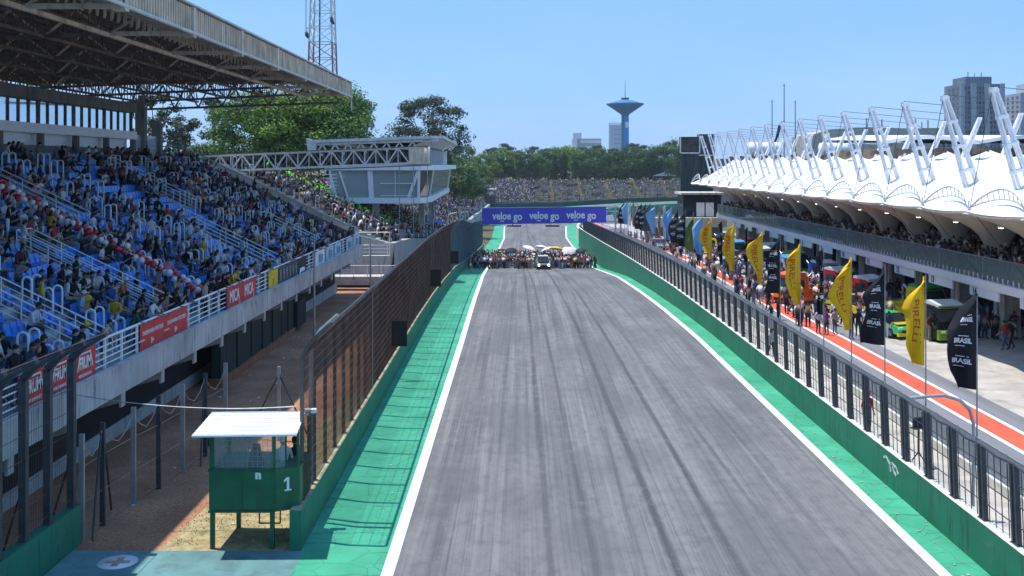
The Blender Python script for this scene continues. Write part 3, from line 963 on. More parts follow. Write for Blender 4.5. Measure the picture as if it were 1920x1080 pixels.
for y0, y1 in ((89.3, 90.8), (92.0, 94.8)):
    for z in (BZ+.08, BZ+1.1, BZ+2.12): b.beam((-32.48, y0, z), (-32.48, y1, z), .05)
    for y in (y0, y1): b.beam((-32.48, y, BZ), (-32.48, y, BZ+2.12), .05)
gb(b, "screen_frame", M['whitedirty'])

# ---- roof
RZT, RZB = 18.85, 17.6
roof = MB()
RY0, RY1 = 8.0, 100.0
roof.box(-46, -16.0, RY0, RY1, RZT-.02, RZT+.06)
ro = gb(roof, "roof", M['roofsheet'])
def rb(b, name, m):
    return b.build(name, m, ro)
b = MB()
y = RY0; k = 0
while y < RY1-.05:      # ribbed fascia
    d = .04 if k % 2 else 0
    b.box(-16.02, -15.90, y, y+.17, RZB+.05, RZT-.05); b.box(-16.06, -16.0, y+.17, y+.34, RZB+.05, RZT-.05); y += .34; k += 1
rb(b, "fascia", M['ribbed'])
b = MB(); b.box(-16.1, -15.82, RY0, RY1+.1, RZT+.061, RZT+.15)
b.tube((-15.9, RY0, RZB), (-15.9, RY1, RZB), .09, 6)
b.tube((-15.95, RY1, RZT), (-15.95, RY1, RZB-1.3), .06, 5)
rb(b, "fascia_edge", M['whitedirty'])
xs_t = [-20.0, -23.2, -26.6, -30.4, -34.5, -39, -44]
zc = lambda x: RZB + (x+20)*0.045 if x < -20 else RZB
b = MB()
for x in xs_t:
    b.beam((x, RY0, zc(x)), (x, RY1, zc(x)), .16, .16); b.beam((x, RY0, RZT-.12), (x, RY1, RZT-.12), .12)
rb(b, "long_chord", M['steeldark'])  # dark colour stands for the shade under the roof
b = MB(); b.beam((-20, RY0, RZB-.09), (-20, RY1, RZB-.09), .2, .18); rb(b, "front_chord", M['steelroof'])  # pale colour stands for light on the first chord
b = MB()
for x in xs_t:
    y = RY0
    while y < RY1:
        b.beam((x, y, zc(x)), (x, y, RZT-.1), .055); y += .7
    y = RY0
    while y < RY1-2:
        b.beam((x, y, zc(x)), (x, y+1.4, RZT-.1), .05); b.beam((x, y+2.8, zc(x)), (x, y+1.4, RZT-.1), .05); y += 2.8
x = -16.6
while x > -45:
    b.beam((x, RY0, RZT-.1), (x, RY1, RZT-.1), .08, .12); x -= .95
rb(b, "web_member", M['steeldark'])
b = MB()                      # raking frames between fascia foot and first chord; pale colour carries the bounced light
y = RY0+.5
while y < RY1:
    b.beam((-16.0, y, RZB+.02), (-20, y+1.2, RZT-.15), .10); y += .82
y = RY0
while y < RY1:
    b.beam((-18, y, RZB+.6), (-18, y, RZT-.1), .07); b.beam((-19, y+.4, RZB+.3), (-19, y+.4, RZT-.1), .09); b.beam((-17.1, y+.4, RZB+.35), (-17.1, y+.4, RZT-.1), .09); b.beam((-18.4, y+.6, RZB+.2), (-18.4, y+.6, RZT-.1), .08); b.beam((-16.6, y, RZB+.1), (-16.6, y, RZT-.1), .08); y += .82  # extra pale bars added to brighten the front zone
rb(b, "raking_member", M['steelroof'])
for k in range(11):
    y = 96.3-8.9*k
    if y < RY0: break
    b = MB()
    b.beam((-16.0, y, RZB), (-20, y, RZB), .26, .2); 
    pass
    b.prism([(-16.35, RZB-.2), (-15.86, RZB-.2), (-15.86, RZT), (-16.7, RZT)], 'y', y-.22, y+.22)
    b.beam((-16.3, y, RZB+.1), (-17.6, y, RZT-.15), .18)
    for xa, xb in zip([-16.2]+xs_t, xs_t):
        xm = (xa+xb)/2
        b.beam((xa, y, zc(xa)), (xm, y, RZT-.12), .1); b.beam((xm, y, RZT-.12), (xb, y, zc(xb)), .1)
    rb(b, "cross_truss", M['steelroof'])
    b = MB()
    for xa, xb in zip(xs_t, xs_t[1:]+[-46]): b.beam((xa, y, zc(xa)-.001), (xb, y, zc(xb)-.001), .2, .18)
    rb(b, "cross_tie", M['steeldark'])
b = MB()                      # end truss hanging lower at the far end
za = lambda x: 17.1 + (x+16)*.035
b.beam((-17, 99.6, za(-17)), (-40, 99.6, za(-40)), .2, .2, mi=0)
x = -17; k = 0
while x > -39:
    b.beam((x, 99.6, za(x)), (x-1.1, 99.6, RZT-.2), .12); b.beam((x-2.2, 99.6, za(x-2.2)), (x-1.1, 99.6, RZT-.2), .12); x -= 2.2
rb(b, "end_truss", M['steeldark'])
for y in (91.4,):
    b = MB(); b.prism([(-33.0, 11), (-32.2, 11), (-32.2, 16.0), (-32.45, 16.7), (-32.75, 16.7), (-33.0, 16.0)], 'y', y-.34, y+.34) if y != 91.4 else b.beam((-32.6, y, 16.4), (-32.6, y, 17.2), .4)
    gb(b, "roof_column", M['conc_dark'])

# tarpaulin hoarding standing below the ledge
root = empty("tarpaulin_hoarding", (-15.2, 62, 0), label="long dark green tarpaulin hoarding on an orange kerb below the grandstand edge", cat="hoarding")
b = MB(); y = -8.0
while y < 9:
    d = rnd.uniform(-.05, .05); b.box(-.5, -.04+d, y, y+.62, .4, 2.45); y += .62
b.build("tarpaulin", M['tarp'], root)
b = MB(); b.box(-.6, .1, -8.2, 9.2, -.3, .4); b.build("kerb", mat("orange_brick_kerb", (0.30,0.125,0.06), .9, .35, 2.0), root)
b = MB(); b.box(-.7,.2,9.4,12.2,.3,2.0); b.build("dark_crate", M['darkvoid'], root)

# ---- banners on the railing
def banner(name, y0, y1, z0, z1, m, label, texts=(), cat="banner", x=-14.53, group=None):
    b = MB()
    n = 8
    vs = []
    for k in range(n+1):
        y = lerp(y0, y1, k/n)
        dx = .012*math.sin(k*1.9+y0)
        vs += [(x+dx, y, z0+.02*math.sin(k*2.3)), (x+dx, y, z1-.025*abs(math.sin(k*1.57)))]
    vs += [(p[0]-.012, p[1], p[2]) for p in vs]
    q = 2*(n+1)
    fs = []
    for k in range(n):
        fs += [(2*k, 2*k+2, 2*k+3, 2*k+1), (q+2*k, q+2*k+1, q+2*k+3, q+2*k+2), (2*k, q+2*k, q+2*k+2, 2*k+2), (2*k+1, 2*k+3, q+2*k+3, q+2*k+1)]
    b.add([(p[0]-x, p[1]-(y0+y1)/2, p[2]-z0) for p in vs], fs)
    o = b.build(name, m, loc=(x, (y0+y1)/2, z0), label=label, cat=cat, group=group)
    for (s, size, dy, dz, mm, kw) in texts:
        letter(s, size, mm, o, (.026, dy, dz), R(90), **kw)
    return o
frum = lambda sc_=1: [("FRUM", .56*sc_, 0, .62, M['dwhite'], dict(xs=.66, bold=.012)), ("PERFORMANCE", .15, 0, .22, M['dwhite'], {})]
for k, (a, c, where) in enumerate(((30.8, 32.65, "nearest the corner"), (32.65, 34.5, "middle of the three"), (34.5, 36.4, "just before the open railing"))):
    o = banner("red_banner", a+.01, c-.01, 4.02, 5.1, M['banner_red'], f"red banner with white four-letter logo on the railing, {where}", frum(), group="red banners with a white roof-shaped logo")
    b = MB(); b.beam((.03,-.62,.42),(.03,-.42,.95),.05,.01,up=(1,0,0)); b.beam((.03,.62,.42),(.03,.42,.95),.05,.01,up=(1,0,0)); b.beam((.03,-.44,.95),(.03,.44,.95),.05,.01,up=(1,0,0))
    b.build("logo_frame", M['dwhite'], o)
for k, (a, c, where) in enumerate(((40.6, 43.4, "nearer half of the pair"), (43.4, 46.3, "farther half of the pair"))):
    banner("red_banner", a+.01, c-.01, 3.98, 5.12, M['banner_red'], f"red banner with thin white text over a small mark, {where}",
           [("ENGENHARIA MOTORES", .235, 0, .75, M['dwhite'], dict(xs=.9)), ("E+", .3, -.1, .36, M['dwhite'], dict(bold=.01)), ("ENGENHARIA", .1, -1.25, .5, M['dwhite'], dict())], group="red banners with a thin text line")
for k, (a, c, where) in enumerate(((52.6, 55.4, "nearer of the two"), (55.4, 58.3, "farther of the two"))):
    banner("red_banner", a+.01, c-.01, 3.98, 5.12, M['banner_red'], f"red banner with broken jagged white lettering, {where}",
           [("MICA", .85, -.1, .62, M['dwhite'], dict(xs=.9, bold=.015)), ("A", .3, .9, .2, M['dwhite'], {})], group="red banners with jagged letters")
ym = mat("yellow_banner_fabric", (0.70,0.52,0.03), .7, .15, 2.0)
banner("yellow_banner", 61.3, 63.5, 3.5, 5.1, ym, "plain yellow cloth banner hanging over the ledge between red and dark banners", [("F", .5, 0, .9, mat("olive_print", (.35,.28,.03), .8, .2, 3.), {})])
o = banner("dark_banner", 63.6, 69.2, 4.0, 5.1, mat("dark_banner_fabric", (0.06,0.075,0.08), .7, .3, 2.0), "dark banner with a row of grey helmet shapes on the railing")
b = MB()
for k in range(6):
    b.lathe([(.02,-.32),(.16,-.3),(.13,-.05),(.22,.05),(.24,.2),(.16,.34),(.02,.38)], 8, (.03, -2.2+.88*k, .55), M=Matrix.Diagonal((.05,1,1,1)))
b.build("helmet_print", mat("grey_print", (0.22,0.25,0.27), .7, .2, 4.0), o)
o = banner("drape", 69.3, 71.9, 2.9, 5.1, M['black'], "black drape with white and blue blotches hanging below the railing")
b = MB()
b.lathe([(.02,-.4),(.8,-.38),(.95,0),(.75,.4),(.02,.42)], 10, (.032,-.1,1.15), M=Matrix.Diagonal((.02,1,1,1))); b.build("white_print", M['dwhite'], o)
b = MB(); b.box(.03,.04,-.9,.9,.03,.62); b.build("blue_print", mat("bright_blue_print", (.02,.22,.62), .6, .2, 3.0), o)
b = MB(); b.box(.05,.06,-.6,-.1,1.15,1.32); b.box(.05,.06,.1,.6,1.15,1.32); b.box(.05,.06,-.35,.35,.85,.98); b.build("black_print", M['black'], o)
bl = mat("pale_blue_banner_fabric", (0.42,0.60,0.68), .7, .15, 2.0)
for k, (a, c, lab) in enumerate(((75.2, 78.6, "wide pale banner with blue print beside the slim pole"), (79.4, 82.2, "pale blue narrow banner third before the railing end"), (82.8, 85.8, "pale blue narrow banner with grey edge after the wide one"), (88.4, 91.2, "pale blue banner close to the grandstand corner"), (92.2, 95.4, "pale blue last banner at the grandstand corner"))):
    o = banner("pale_banner", a, c, 3.95, 5.1, M['white'] if k == 0 else bl, lab, group="pale banners near the far corner")
    b = MB(); b.box(.03, .04, -.5, .2, .25, .9); b.box(.03,.04,.5,.9,.3,.8); b.build("print", mat("soft_blue_print", (.18,.33,.5), .7, .4, 4.0), o)

# ---- blue seats
b = MB()
b.cbox((0, 0, .40), (.40, .42, .035), 0, 0, 0, R(4)); b.cbox((-.2, 0, .60), (.04, .42, .40), 0, 0, 0, R(-14))
b.cbox((.19, 0, .37), (.03, .42, .06)); b.cbox((-.05, 0, .2), (.06, .1, .38), 0)
b.cbox((-.17, .205, .5), (.1,.02,.22)); b.cbox((-.17, -.205, .5), (.1,.02,.22))
seat_me = b.mesh("stadium_seat", M['seat'])
AIS = [36.0, 41.6, 53.2, 60.2, 64.6, 76.0, 81.2, 87.0, 92.0]
STAIRS = [(38.4, 0, 8), (46.8, 0, 8), (54.5, 9, 15), (68.6, 0, 8), (74.0, 9, 16), (84, 0, 6)]
def free(y, k, pad=.0):
    if any(abs(y-a) < .62+pad for a in AIS): return False
    for (ya, ka, kb) in STAIRS:
        if ka <= k <= kb and ya-.25-pad < y < ya+1.6+pad: return False
    return True
seatpos = []
for k in range(NR):
    y = 21.0
    while y < SY1-.4:
        if free(y, k): seatpos.append((rowx(k)-.42, y, rowz(k), k))
        y += .5
def inview(p, m=20):
    px = 978+F*p[0]/p[1]; py = 310+F*(H-p[2])/p[1]
    return -m < px < 1920+m and -m < py < 1080+m
seatpos.sort(key=lambda p: (0 if inview(p, 0) else 1, p[1]-p[0]*.5))
for (x, y, z, k) in seatpos[:300]:
    o = bpy.data.objects.new("stadium_seat", seat_me); COL.objects.link(o)
    o.location = (x, y, z)
    tag(o, "blue moulded plastic seat on a concrete tier of the covered grandstand", "seat", "blue plastic seats of the covered grandstand")
b = MB()
for (x, y, z, k) in seatpos[300:]:
    b.cbox((x, y, z+.40), (.40, .42, .04), 0, 0, 0, R(4)); b.cbox((x-.2, y, z+.60), (.04, .42, .40), 0, 0, 0, R(-14))
b.build("stadium_seats", M['seat'], kind='stuff')

# ---- handrail hoops on the aisles
b = MB()
hp = [(0,0,-.05),(0,0,1.0),(.05,0,1.12),(.18,0,1.17),(.31,0,1.12),(.36,0,1.0),(.36,0,-.05)]
b.path([Vector(p) for p in hp], .04, 6)
hoop = b.mesh("handrail_hoop", M['white'])
names = ["aisle nearest the camera", "second aisle, before the near stair", "aisle with the red and white balloons", "aisle just beyond the balloons", "aisle before the middle stair", "aisle past the middle stair", "aisle two before the end wall", "aisle beside the low stair", "last aisle along the end wall"]
for a, nm in zip(AIS, names):
    for k, sd in [(k, sd) for k in range(NR) if k % 3 != 2 for sd in (-.42, .42)]:
        o = bpy.data.objects.new("handrail_hoop", hoop); COL.objects.link(o)
        o.location = (rowx(k)-.4, a + sd, rowz(k))
        tag(o, f"white inverted-U handrail hoop in a row of them, {nm}", "handrail", f"hoops in the {nm}")

# ---- balloon garland down one aisle
gl = empty("balloon_garland", (rowx(8), 52.0, rowz(8)), label="red and white balloon garland running down the grandstand steps", cat="balloons")
b = MB(); b.lathe([(.01,-.17),(.05,-.14),(.13,-.05),(.15,.04),(.11,.13),(.02,.17)], 8)
bw = b.mesh("balloon", M['balloon_white']); brd = b.mesh("balloon", M['balloon_red'])
gpts = []
nb = 50
for k in range(nb):
    t = k/(nb-1)
    for s_ in (0, 1):
        kk = t*17.0
        o = bpy.data.objects.new("balloon", brd if ((k//3) % 2) ^ s_ else bw); COL.objects.link(o); setpar(o, gl)
        o.location = Vector((-15.2-TR*kk+rnd.uniform(-.1,.1), 52.3+rnd.uniform(-.14,.14)+(.22 if s_ else -.14), 4.05+TH*kk+.75+rnd.uniform(-.1,.1)+(.14 if s_ else 0))) - gl.location
        o.rotation_euler = (rnd.uniform(-1,1), rnd.uniform(-1,1), rnd.uniform(0,6)); o.scale = [rnd.uniform(1.0,1.3)]*3
b = MB(); b.tube(Vector((-15.2, 52.3, 4.85))-gl.location, Vector((-15.2-TR*17, 52.3, 4.85+TH*17))-gl.location, .015, 5)
b.build("string", M['white'], gl)

# ---- ramp and landing at the far end of the grandstand
root = empty("access_ramp", (-13, 101, 0), label="white-railed concrete ramp and landing past the end of the grandstand", cat="ramp")
b = MB(); z0 = zt(100)
b.box(-5.5, 3.6, 0, 2.2, z0+.95, z0+1.25); b.box(-5.5,-5.1,.2,2,z0-.2,z0+.95); b.box(-.3,.1,.2,2,z0-.2,z0+.95); b.box(3.0,3.4,.2,2,z0-.2,z0+.95)
b.box(-6,0.0,4,7,z0,z0+2.9)
b.build("deck", M['conc'], root)
b = MB()
for z in (.25,.45,.65,.85,1.05): b.tube((-5.5, 0, z0+1.25+z), (3.6, 0, z0+1.25+z), .035, 5)
for k in range(8): b.tube((-5.5+1.3*k, 0, z0+1.25), (-5.5+1.3*k, 0, z0+2.3), .04, 5)
for z in (.35,.7,1.05): b.tube((-5.6, 4, z0+2.9+z), (.0, 4, z0+2.9+z), .04, 5)
for k in range(4): b.tube((-5.6+1.8*k, 4, z0+2.9), (-5.6+1.8*k, 4, z0+4.0), .04, 5)
b.tube((.0,4,z0+2.9),(0,4,z0+5.2),.05,5); b.tube((-5.6,4,z0+5.2),(0,4,z0+5.2),.05,5); b.tube((-6,4,z0+5.6),(0,4,z0+4.2),.05,5)
b.build("railing", M['white'], root)

# ------------------------------------------------------------------ second, open grandstand further on
S2Y0, S2Y1 = 106, 430
s2x = lambda k: -13.5 - .85*k
s2b = lambda y: zt(y) + 4.3 - max(0, (y-300))*.012
S2N = 21
s2 = empty("open_grandstand", (-14, 110, 0), label="uncovered concrete grandstand packed with people beyond the covered one", cat="grandstand")
b = MB()
ysx = [106, 121, 135, 154, 175, 200, 230, 260, 300, 330, 380, 430]
for k in range(-1, S2N):
    x1, x0 = (s2x(k), s2x(k+1)); dz = .40*max(0, k)
    vs = []
    for y in ysx:
        z = s2b(y)+dz
        vs += [(x1+14, y-110, z-.45 if k >= 0 else z-6), (x1+14, y-110, z), (x0+14, y-110, z)]
    fs = []
    for q in range(len(ysx)-1):
        i, j = 3*q, 3*q+3
        fs += [(i, i+1, j+1, j), (i+1, i+2, j+2, j+1)]
    b.add(vs, fs)
vs = [(.5, -4, -4)] + [(s2x(k)+14, -4, s2b(106)+.40*max(0, k)) for k in range(-1, S2N)] + [(s2x(S2N)+14, -4, -4)]
b.add(vs, [tuple(range(len(vs)))])
b.build("tiers", M['tier'], s2)
# stair rails across it
for (y, k0, k1) in ((168, 0, 14), (172, 0, 14), (205, 0, 12), (209, 0, 12), (118, 2, 9)):
    b = MB()
    for h in (.55, .95):
        b.tube((s2x(k0)+14, y-110, s2b(y)+.4*k0+h), (s2x(k1)+14, y-110, s2b(y)+.4*k1+h), .045, 5)
    for k in range(k0, k1+1, 2):
        b.tube((s2x(k)+14, y-110, s2b(y)+.4*k), (s2x(k)+14, y-110, s2b(y)+.4*k+.95), .04, 5)
    b.build("stair_railing", M['whitedirty'], s2)
# long dark netting hung over one aisle of it
root = empty("dark_netting", (-20, 118, 0), label="long dark navy cloth draped down the open grandstand steps before the green supporters", cat="netting")
b = MB(); vs = []; fs = []
for k in range(0, 22):
    z = s2b(124)+.4*k+.25+.08*math.sin(k*1.3)
    vs += [(s2x(k)+20, 1.0, z), (s2x(k)+20, 9.2, z+.1)]
for k in range(21): fs.append((2*k, 2*k+1, 2*k+3, 2*k+2))
b.add(vs, fs)
v2 = [(p[0], p[1], p[2]-.05) for p in vs]; b.add(v2, fs)
b.build("cloth", mat("navy_cloth", (0.012,0.017,0.035), .8, .3, 1.0), root)
b = MB()
hp2 = [(0,0,-.05),(0,0,1.0),(.1,0,1.15),(.3,0,1.15),(.4,0,1.0),(.4,0,-.05)]
b.path([Vector(p) for p in hp2], .035, 5)
hoop2 = b.mesh("handrail_hoop", M['whitedirty'])
for y, nm in ((109.5, "first aisle of the open grandstand"), (114, "second aisle of the open grandstand"), (121, "aisle in front of the navy cloth"), (136, "aisle under the glass tower"), (150, "aisle beyond the glass tower")):
    for k in range(1, 20 if y < 130 else 12, 2):
        o = bpy.data.objects.new("handrail_hoop", hoop2); COL.objects.link(o); o.location = (s2x(k), y, s2b(y)+.4*k)
        tag(o, f"white inverted-U handrail hoop, {nm}", "handrail", f"hoops in the {nm}")
# blue tent top and its neighbours on the lower rows
root = empty("blue_awning", (-13.4, 182, s2b(182)+2.2), label="small bright blue awning over the lower rows of the open grandstand", cat="awning")
b = MB(); b.prism([(-3.2,0),(0,-.4),(0,-.3),(-3.2,.15)], 'y', -3, 3); b.build("cloth", mat("bright_blue_cloth", (.03,.10,.55), .6, .1, 2.), root)
b = MB()
for x, y in ((-3,-2.8),(-.1,-2.8),(-3,2.8),(-.1,2.8)): b.tube((x,y,0 if x < -1 else -.35),(x,y,-2.2),.05,5)
b.build("pole", M['galv'], root)
# hooked white lamp posts along the lower rail
for (px, y, top, lab) in ((705, 118, 460, "white hooked post nearest the ramp"), (785, 150, 420, "white hooked post under the glass tower"), (812, 168, 405, "white hooked post mid way along"), (840, 195, 400, "white hooked post second from the gantry"), (862, 215, 398, "white hooked post right beside the gantry")):
    x = (px-978)*y/F; zt_ = H-(top-310)*y/F
    root = empty("hooked_post", (x, y, zt(y)), label=lab, cat="post", group="white hooked posts along the lower rail")
    b = MB(); hh = zt_-zt(y)
    b.path([Vector(p) for p in ((0,0,0),(0,0,hh-.8),(.2,0,hh-.2),(.7,0,hh),(1.6,0,hh+.1))], .09, 6); b.build("pipe", M['whitedirty'], root)

# ------------------------------------------------------------------ roof truss crossing to the tower
root = empty("roof_truss", (-24, 112, 10), label="long white steel truss with a blank end panel in front of the glass tower", cat="truss")
b = MB()
xa, xb = -35.2, -11.8
zl = lambda x: 10.45 + (x+35)*.042
zh = lambda x: zl(x) + 1.62
for yy in (0, 2.4):
    b.beam((xa+24, yy, zl(xa)-10), (xb+24, yy, zl(xb)-10), .24, .22); b.beam((xa+24, yy, zh(xa)-10), (xb+24, yy, zh(xb)-10), .22, .2)
    n = 10; st = (xb-xa)/n
    for k in range(n):
        x0 = xa+st*k; xm = x0+st/2; x1 = x0+st
        b.beam((x0+24, yy, zl(x0)-10), (xm+24, yy, zh(xm)-10), .15); b.beam((xm+24, yy, zh(xm)-10), (x1+24, yy, zl(x1)-10), .15)
        b.beam((x0+24, yy, zl(x0)-10), (x0+24, yy, zh(x0)-10), .11); b.beam((xm+24, yy, zl(xm)-10), (xm+24, yy, zh(xm)-10), .08)
b.build("lattice", M['whitedirty'], root)
b = MB()
b.add([(xa+24, -.2, zh(xa)-9.8), (xb+26, -.2, zh(xb)-9.8), (xb+26, 2.7, zh(xb)-9.8), (xa+24, 2.7, zh(xa)-9.8), (xa+24, -.2, zh(xa)-9.86), (xb+26, -.2, zh(xb)-9.86), (xb+26, 2.7, zh(xb)-9.86), (xa+24, 2.7, zh(xa)-9.86)], [(0,1,2,3),(7,6,5,4),(0,4,5,1),(3,2,6,7),(1,5,6,2),(0,3,7,4)])
b.add([(xa+24, .0, zl(xa)-10.25), (xb+26, .0, zl(xb)-10.25), (xb+26, 3.8, zl(xb)-10.25), (xa+24, 3.8, zl(xa)-10.25), (xa+24, 0, zl(xa)-10.14), (xb+26, 0, zl(xb)-10.14), (xb+26, 3.8, zl(xb)-10.14), (xa+24, 3.8, zl(xa)-10.14)], [(3,2,1,0),(4,5,6,7),(0,1,5,4),(3,7,6,2),(1,2,6,5),(0,4,7,3)])
b.build("deck", M['steeldark'], root)
b = MB()
b.box(xb+24.0, xb+25.6, -.15, 2.6, zl(xb)-10.1, zh(xb)-9.87); b.lathe([(.55,zl(xb)-10.1),(.55,zh(xb)-9.87)], 10, (xb+25.6, .4, 0))
b.build("end_panel", mat("stained_end_panel", (.62,.55,.42), .8, .2, 1.0, dirt=(.3,.2,.12), dirt_amt=.5), root)
b = MB()
x = xa+1
while x < xb: b.box(x+24, x+24.9, 2.6, 2.66, zl(x)-10+.1, zh(x)-10-.1); x += 1.17
b.build("back_panel", M['roofsheet'], root)
b = MB(); b.box(-13.0, -2.5, 5.0, 5.3, -5, -.2); b.box(-8.6,-8.1,1.6,2.2,-6.2,.3); b.build("support_wall", M['conc_dark'], root)

# ------------------------------------------------------------------ control tower with slanting windows
grey_pent = mat('grey_penthouse_paint', (.34,.36,.38), .8, .15, .5)
tw = empty("control_tower", (-15, 134, 0), label="white control tower with slanting glass walls and wing-like roof", cat="tower")
fz, cz = 7.0, 10.6                   # floor and ceiling slabs
def slab(b, z0, z1, grow, mi=0):
    p = [(-8.2-grow, -4-grow*.4), (2.6+grow*.3, -4-grow), (3.6+grow*1.6, 1.0), (2.4+grow*1.6, 52), (-8.2-grow, 52)]
    b.prism(p, 'z', z0, z1, mi)
b = MB(); slab(b, fz-.45, fz+.25, .0); slab(b, cz, cz+.65, .75); b.build("slab", M['white'], tw)
def wallring(g0, g1):
    lo = [(-8.0-g0, -3.7-g0*.4), (2.4+g0*.3, -3.7-g0), (3.3+g0, 1.0), (2.1+g0, 51.5)]
    hi = [(-8.0-g1, -3.7-g1*.4), (2.4+g1*.3, -3.7-g1), (3.3+g1*1.3, 1.0), (2.1+g1*1.3, 51.5)]
    return lo, hi
lo, hi = wallring(0, .38)
for k in range(3):
    b = MB()
    b.add([(*lo[k], fz+.25), (*lo[k+1], fz+.25), (*hi[k+1], cz), (*hi[k], cz)], [(0,1,2,3)])
    vs = [(p[0], p[1]+.04, p[2]) for p in b.v]; b.add(vs, [(3,2,1,0)])
    b.build("window", M['towerglass'] if k != 1 else M['darkglass'], tw)
b = MB()
for k in range(4):
    b = MB(); b.beam((*lo[k], fz+.25), (*hi[k], cz), .28); b.build("mullion", M['white'], tw)
b = MB()
b.beam(((lo[0][0]*.55+lo[1][0]*.45), lo[0][1]-.05, fz+.2), ((hi[0][0]*.55+hi[1][0]*.45), hi[0][1]-.2, cz), .6, .2)
b.build("mullion", M['white'], tw); b = MB(); b.beam((1.2,-3.9,fz+.3), (2.4,-4.3,cz-.1), .3); b.build("brace", M['white'], tw); b = MB()
b.beam((-6.2,-3.9,fz+.3), (-7.2,-4.1,cz-.1), .22); b.beam((-7.6,-3.8,fz+.3), (-8.4,-4.0,cz-.1), .22)
b.beam((-2.2,-4.1,fz+2.0), (1.7,-4.2,fz+2.0), .1); b.beam((-2.2,-3.95,fz+.5), (1.7,-3.95,fz+.5), .08); b.beam((-.4,-4.0,fz+.3), (-.4,-4.25,cz), .07)
b.build("glazing_bar", M['white'], tw)
b = MB(); b.box(-7.5, 1.0, 1.8, 50, fz+.25, cz); b.box(-1.5,1,-1.5,-.4,fz+.25,fz+1.5); b.build("inner_room", grey_pent, tw)
for (x0, y0) in ((-3.4,-2.6),(.5,16),(.2,36)):
    b = MB(); b.box(x0, x0+.8, y0, y0+.8, -3, fz-.45); b.build("column", M['conc'], tw)
b = MB(); b.box(-8, 2.4, 2.0, 46, cz+.65, 13.4); b.build("penthouse", grey_pent, tw)
b = MB()                                                # wing roof
def wing(x, dz): return 13.9 + (x+10)*.035 + dz
rp = [(-10.2, -6), (4.2, -6), (5.6, -5), (4.6, 38), (-10.2, 38)]
vs = [(x, y, wing(x, .35)) for x, y in rp] + [(x, y, wing(x, 0)) for x, y in rp]
b.add(vs, [(0,1,2,3,4), (9,8,7,6,5)] + [(k, k+5, (k+1) % 5+5, (k+1) % 5) for k in range(5)])
b.add([(4.1,-5.9,wing(4.1,-.02)),(5.3,-4.8,wing(5.3,-.02)),(4.4,37,wing(4.4,-.02)),(.8,37,wing(1,-1.1)),(.8,-5.4,wing(1,-1.1))], [(0,4,1),(1,4,3,2)])
b.build("roof", M['whitedirty'], tw)
b = MB()
b.beam((-9.8,-5.5,wing(-9,-.2)),(5,-5.5,wing(5,-.2)),.3,.3); b.beam((-9.8,-5.3,wing(-9.8,-1.5)),(2.2,-5.3,wing(2.2,-1.1)),.25,.25)
for k in range(8):
    x = -9.8+1.55*k; b.beam((x,-5.4,wing(x,-1.4)),(x+.78,-5.4,wing(x,-.2)),.18); b.beam((x+.78,-5.4,wing(x,-.2)),(x+1.55,-5.4,wing(x,-1.4)),.18)
b.prism([(-10.6, wing(-10,-1.6)), (-9.7, wing(-10,-1.6)), (-9.7, wing(-10,.2)), (-10.9, wing(-10,.55))], 'y', -5.9, -5.2)
b.build("roof_truss", M['whitedirty'], tw)
b = MB()
for z in range(8): b.box(-8.6,-7.2,-6.2,-6.0,fz+.1+.42*z,fz+.2+.42*z)
b.build("louvre", M['white'], tw)
for x in (.2, 1.9, 3.6):
    b = MB(); b.tube((x,-4.8,-2),(x,-4.8,fz+4.2),.05,5); b.build("drain_pipe", M['galv'], tw)

# ------------------------------------------------------------------ gantry over the track
gy = 200
gn = empty("start_gantry", (3.8, gy, 0), label="grey truss gantry spanning the track behind the crowd", cat="gantry")
b = MB()
zt_, zb_ = 3.1, .35
for dy in (-.6, .6):
    b.beam((-14.9, dy, zt_), (14.3, dy, zt_+.3), .2); b.beam((-14.9, dy, zb_), (14.3, dy, zb_+.3), .18)
    x = -14.9
    while x < 14: b.beam((x, dy, zb_), (x+1.45, dy, zt_), .1); b.beam((x+1.45, dy, zt_), (x+2.9, dy, zb_), .1); x += 2.9
b.build("truss", M['galv'], gn)
for x in (-14.9, 14.3):
    b = MB()
    for dy in (-.6, .6):
        b.beam((x-.5, dy, -6), (x-.5, dy, zt_), .18); b.beam((x+.5, dy, -6), (x+.5, dy, zt_), .18)
    for k in range(6): b.beam((x-.5, -.6, -6+1.5*k), (x+.5, -.6, -4.5+1.5*k), .08)
    b.build("post", M['galv'], gn)
bo = MB(); bo.add([(-11.6,0,0),(11.6,0,.35),(11.6,0,3.35),(-11.6,0,3.0),(-11.6,.06,0),(11.6,.06,.35),(11.6,.06,3.35),(-11.6,.06,3.0)], [(0,1,2,3),(7,6,5,4),(0,4,5,1),(1,5,6,2),(2,6,7,3),(3,7,4,0)])
ban = bo.build("gantry_banner", M['purple'], loc=(4.2, gy-.85, .15), label="violet banner with white rounded lettering on the gantry", cat="banner")
for dx in (-6.9, 0, 6.9):
    z = 1.65+dx*.015
    letter("veloe", 1.95, M['dwhite'], ban, (dx-1.0, -.03, z), bold=.055, xs=.82)
    letter("go", 1.95, M['dwhite'], ban, (dx+2.0, -.03, z-.1), bold=.055, xs=.86)
    b = MB(); b.box(dx-1.35, dx-.6, -.04, -.02, z-1.02, z-.84); b.build("lettering", M['dwhite'], ban)
for x, dx in ((-3, "left"), (4.2, "right")):
    b = MB(); b.cbox((0,0,0),(2.6,.5,.28)); b.tube((-.3,0,.1),(-.3,0,.75),.06,5)
    for k in range(4): b.tube((-1.0+.65*k,-.28,0),(-1.0+.65*k,-.24,0),.1,8)
    b.build("light_bar", M['black'], gn, loc=(x-2.2, -.3, -.15))

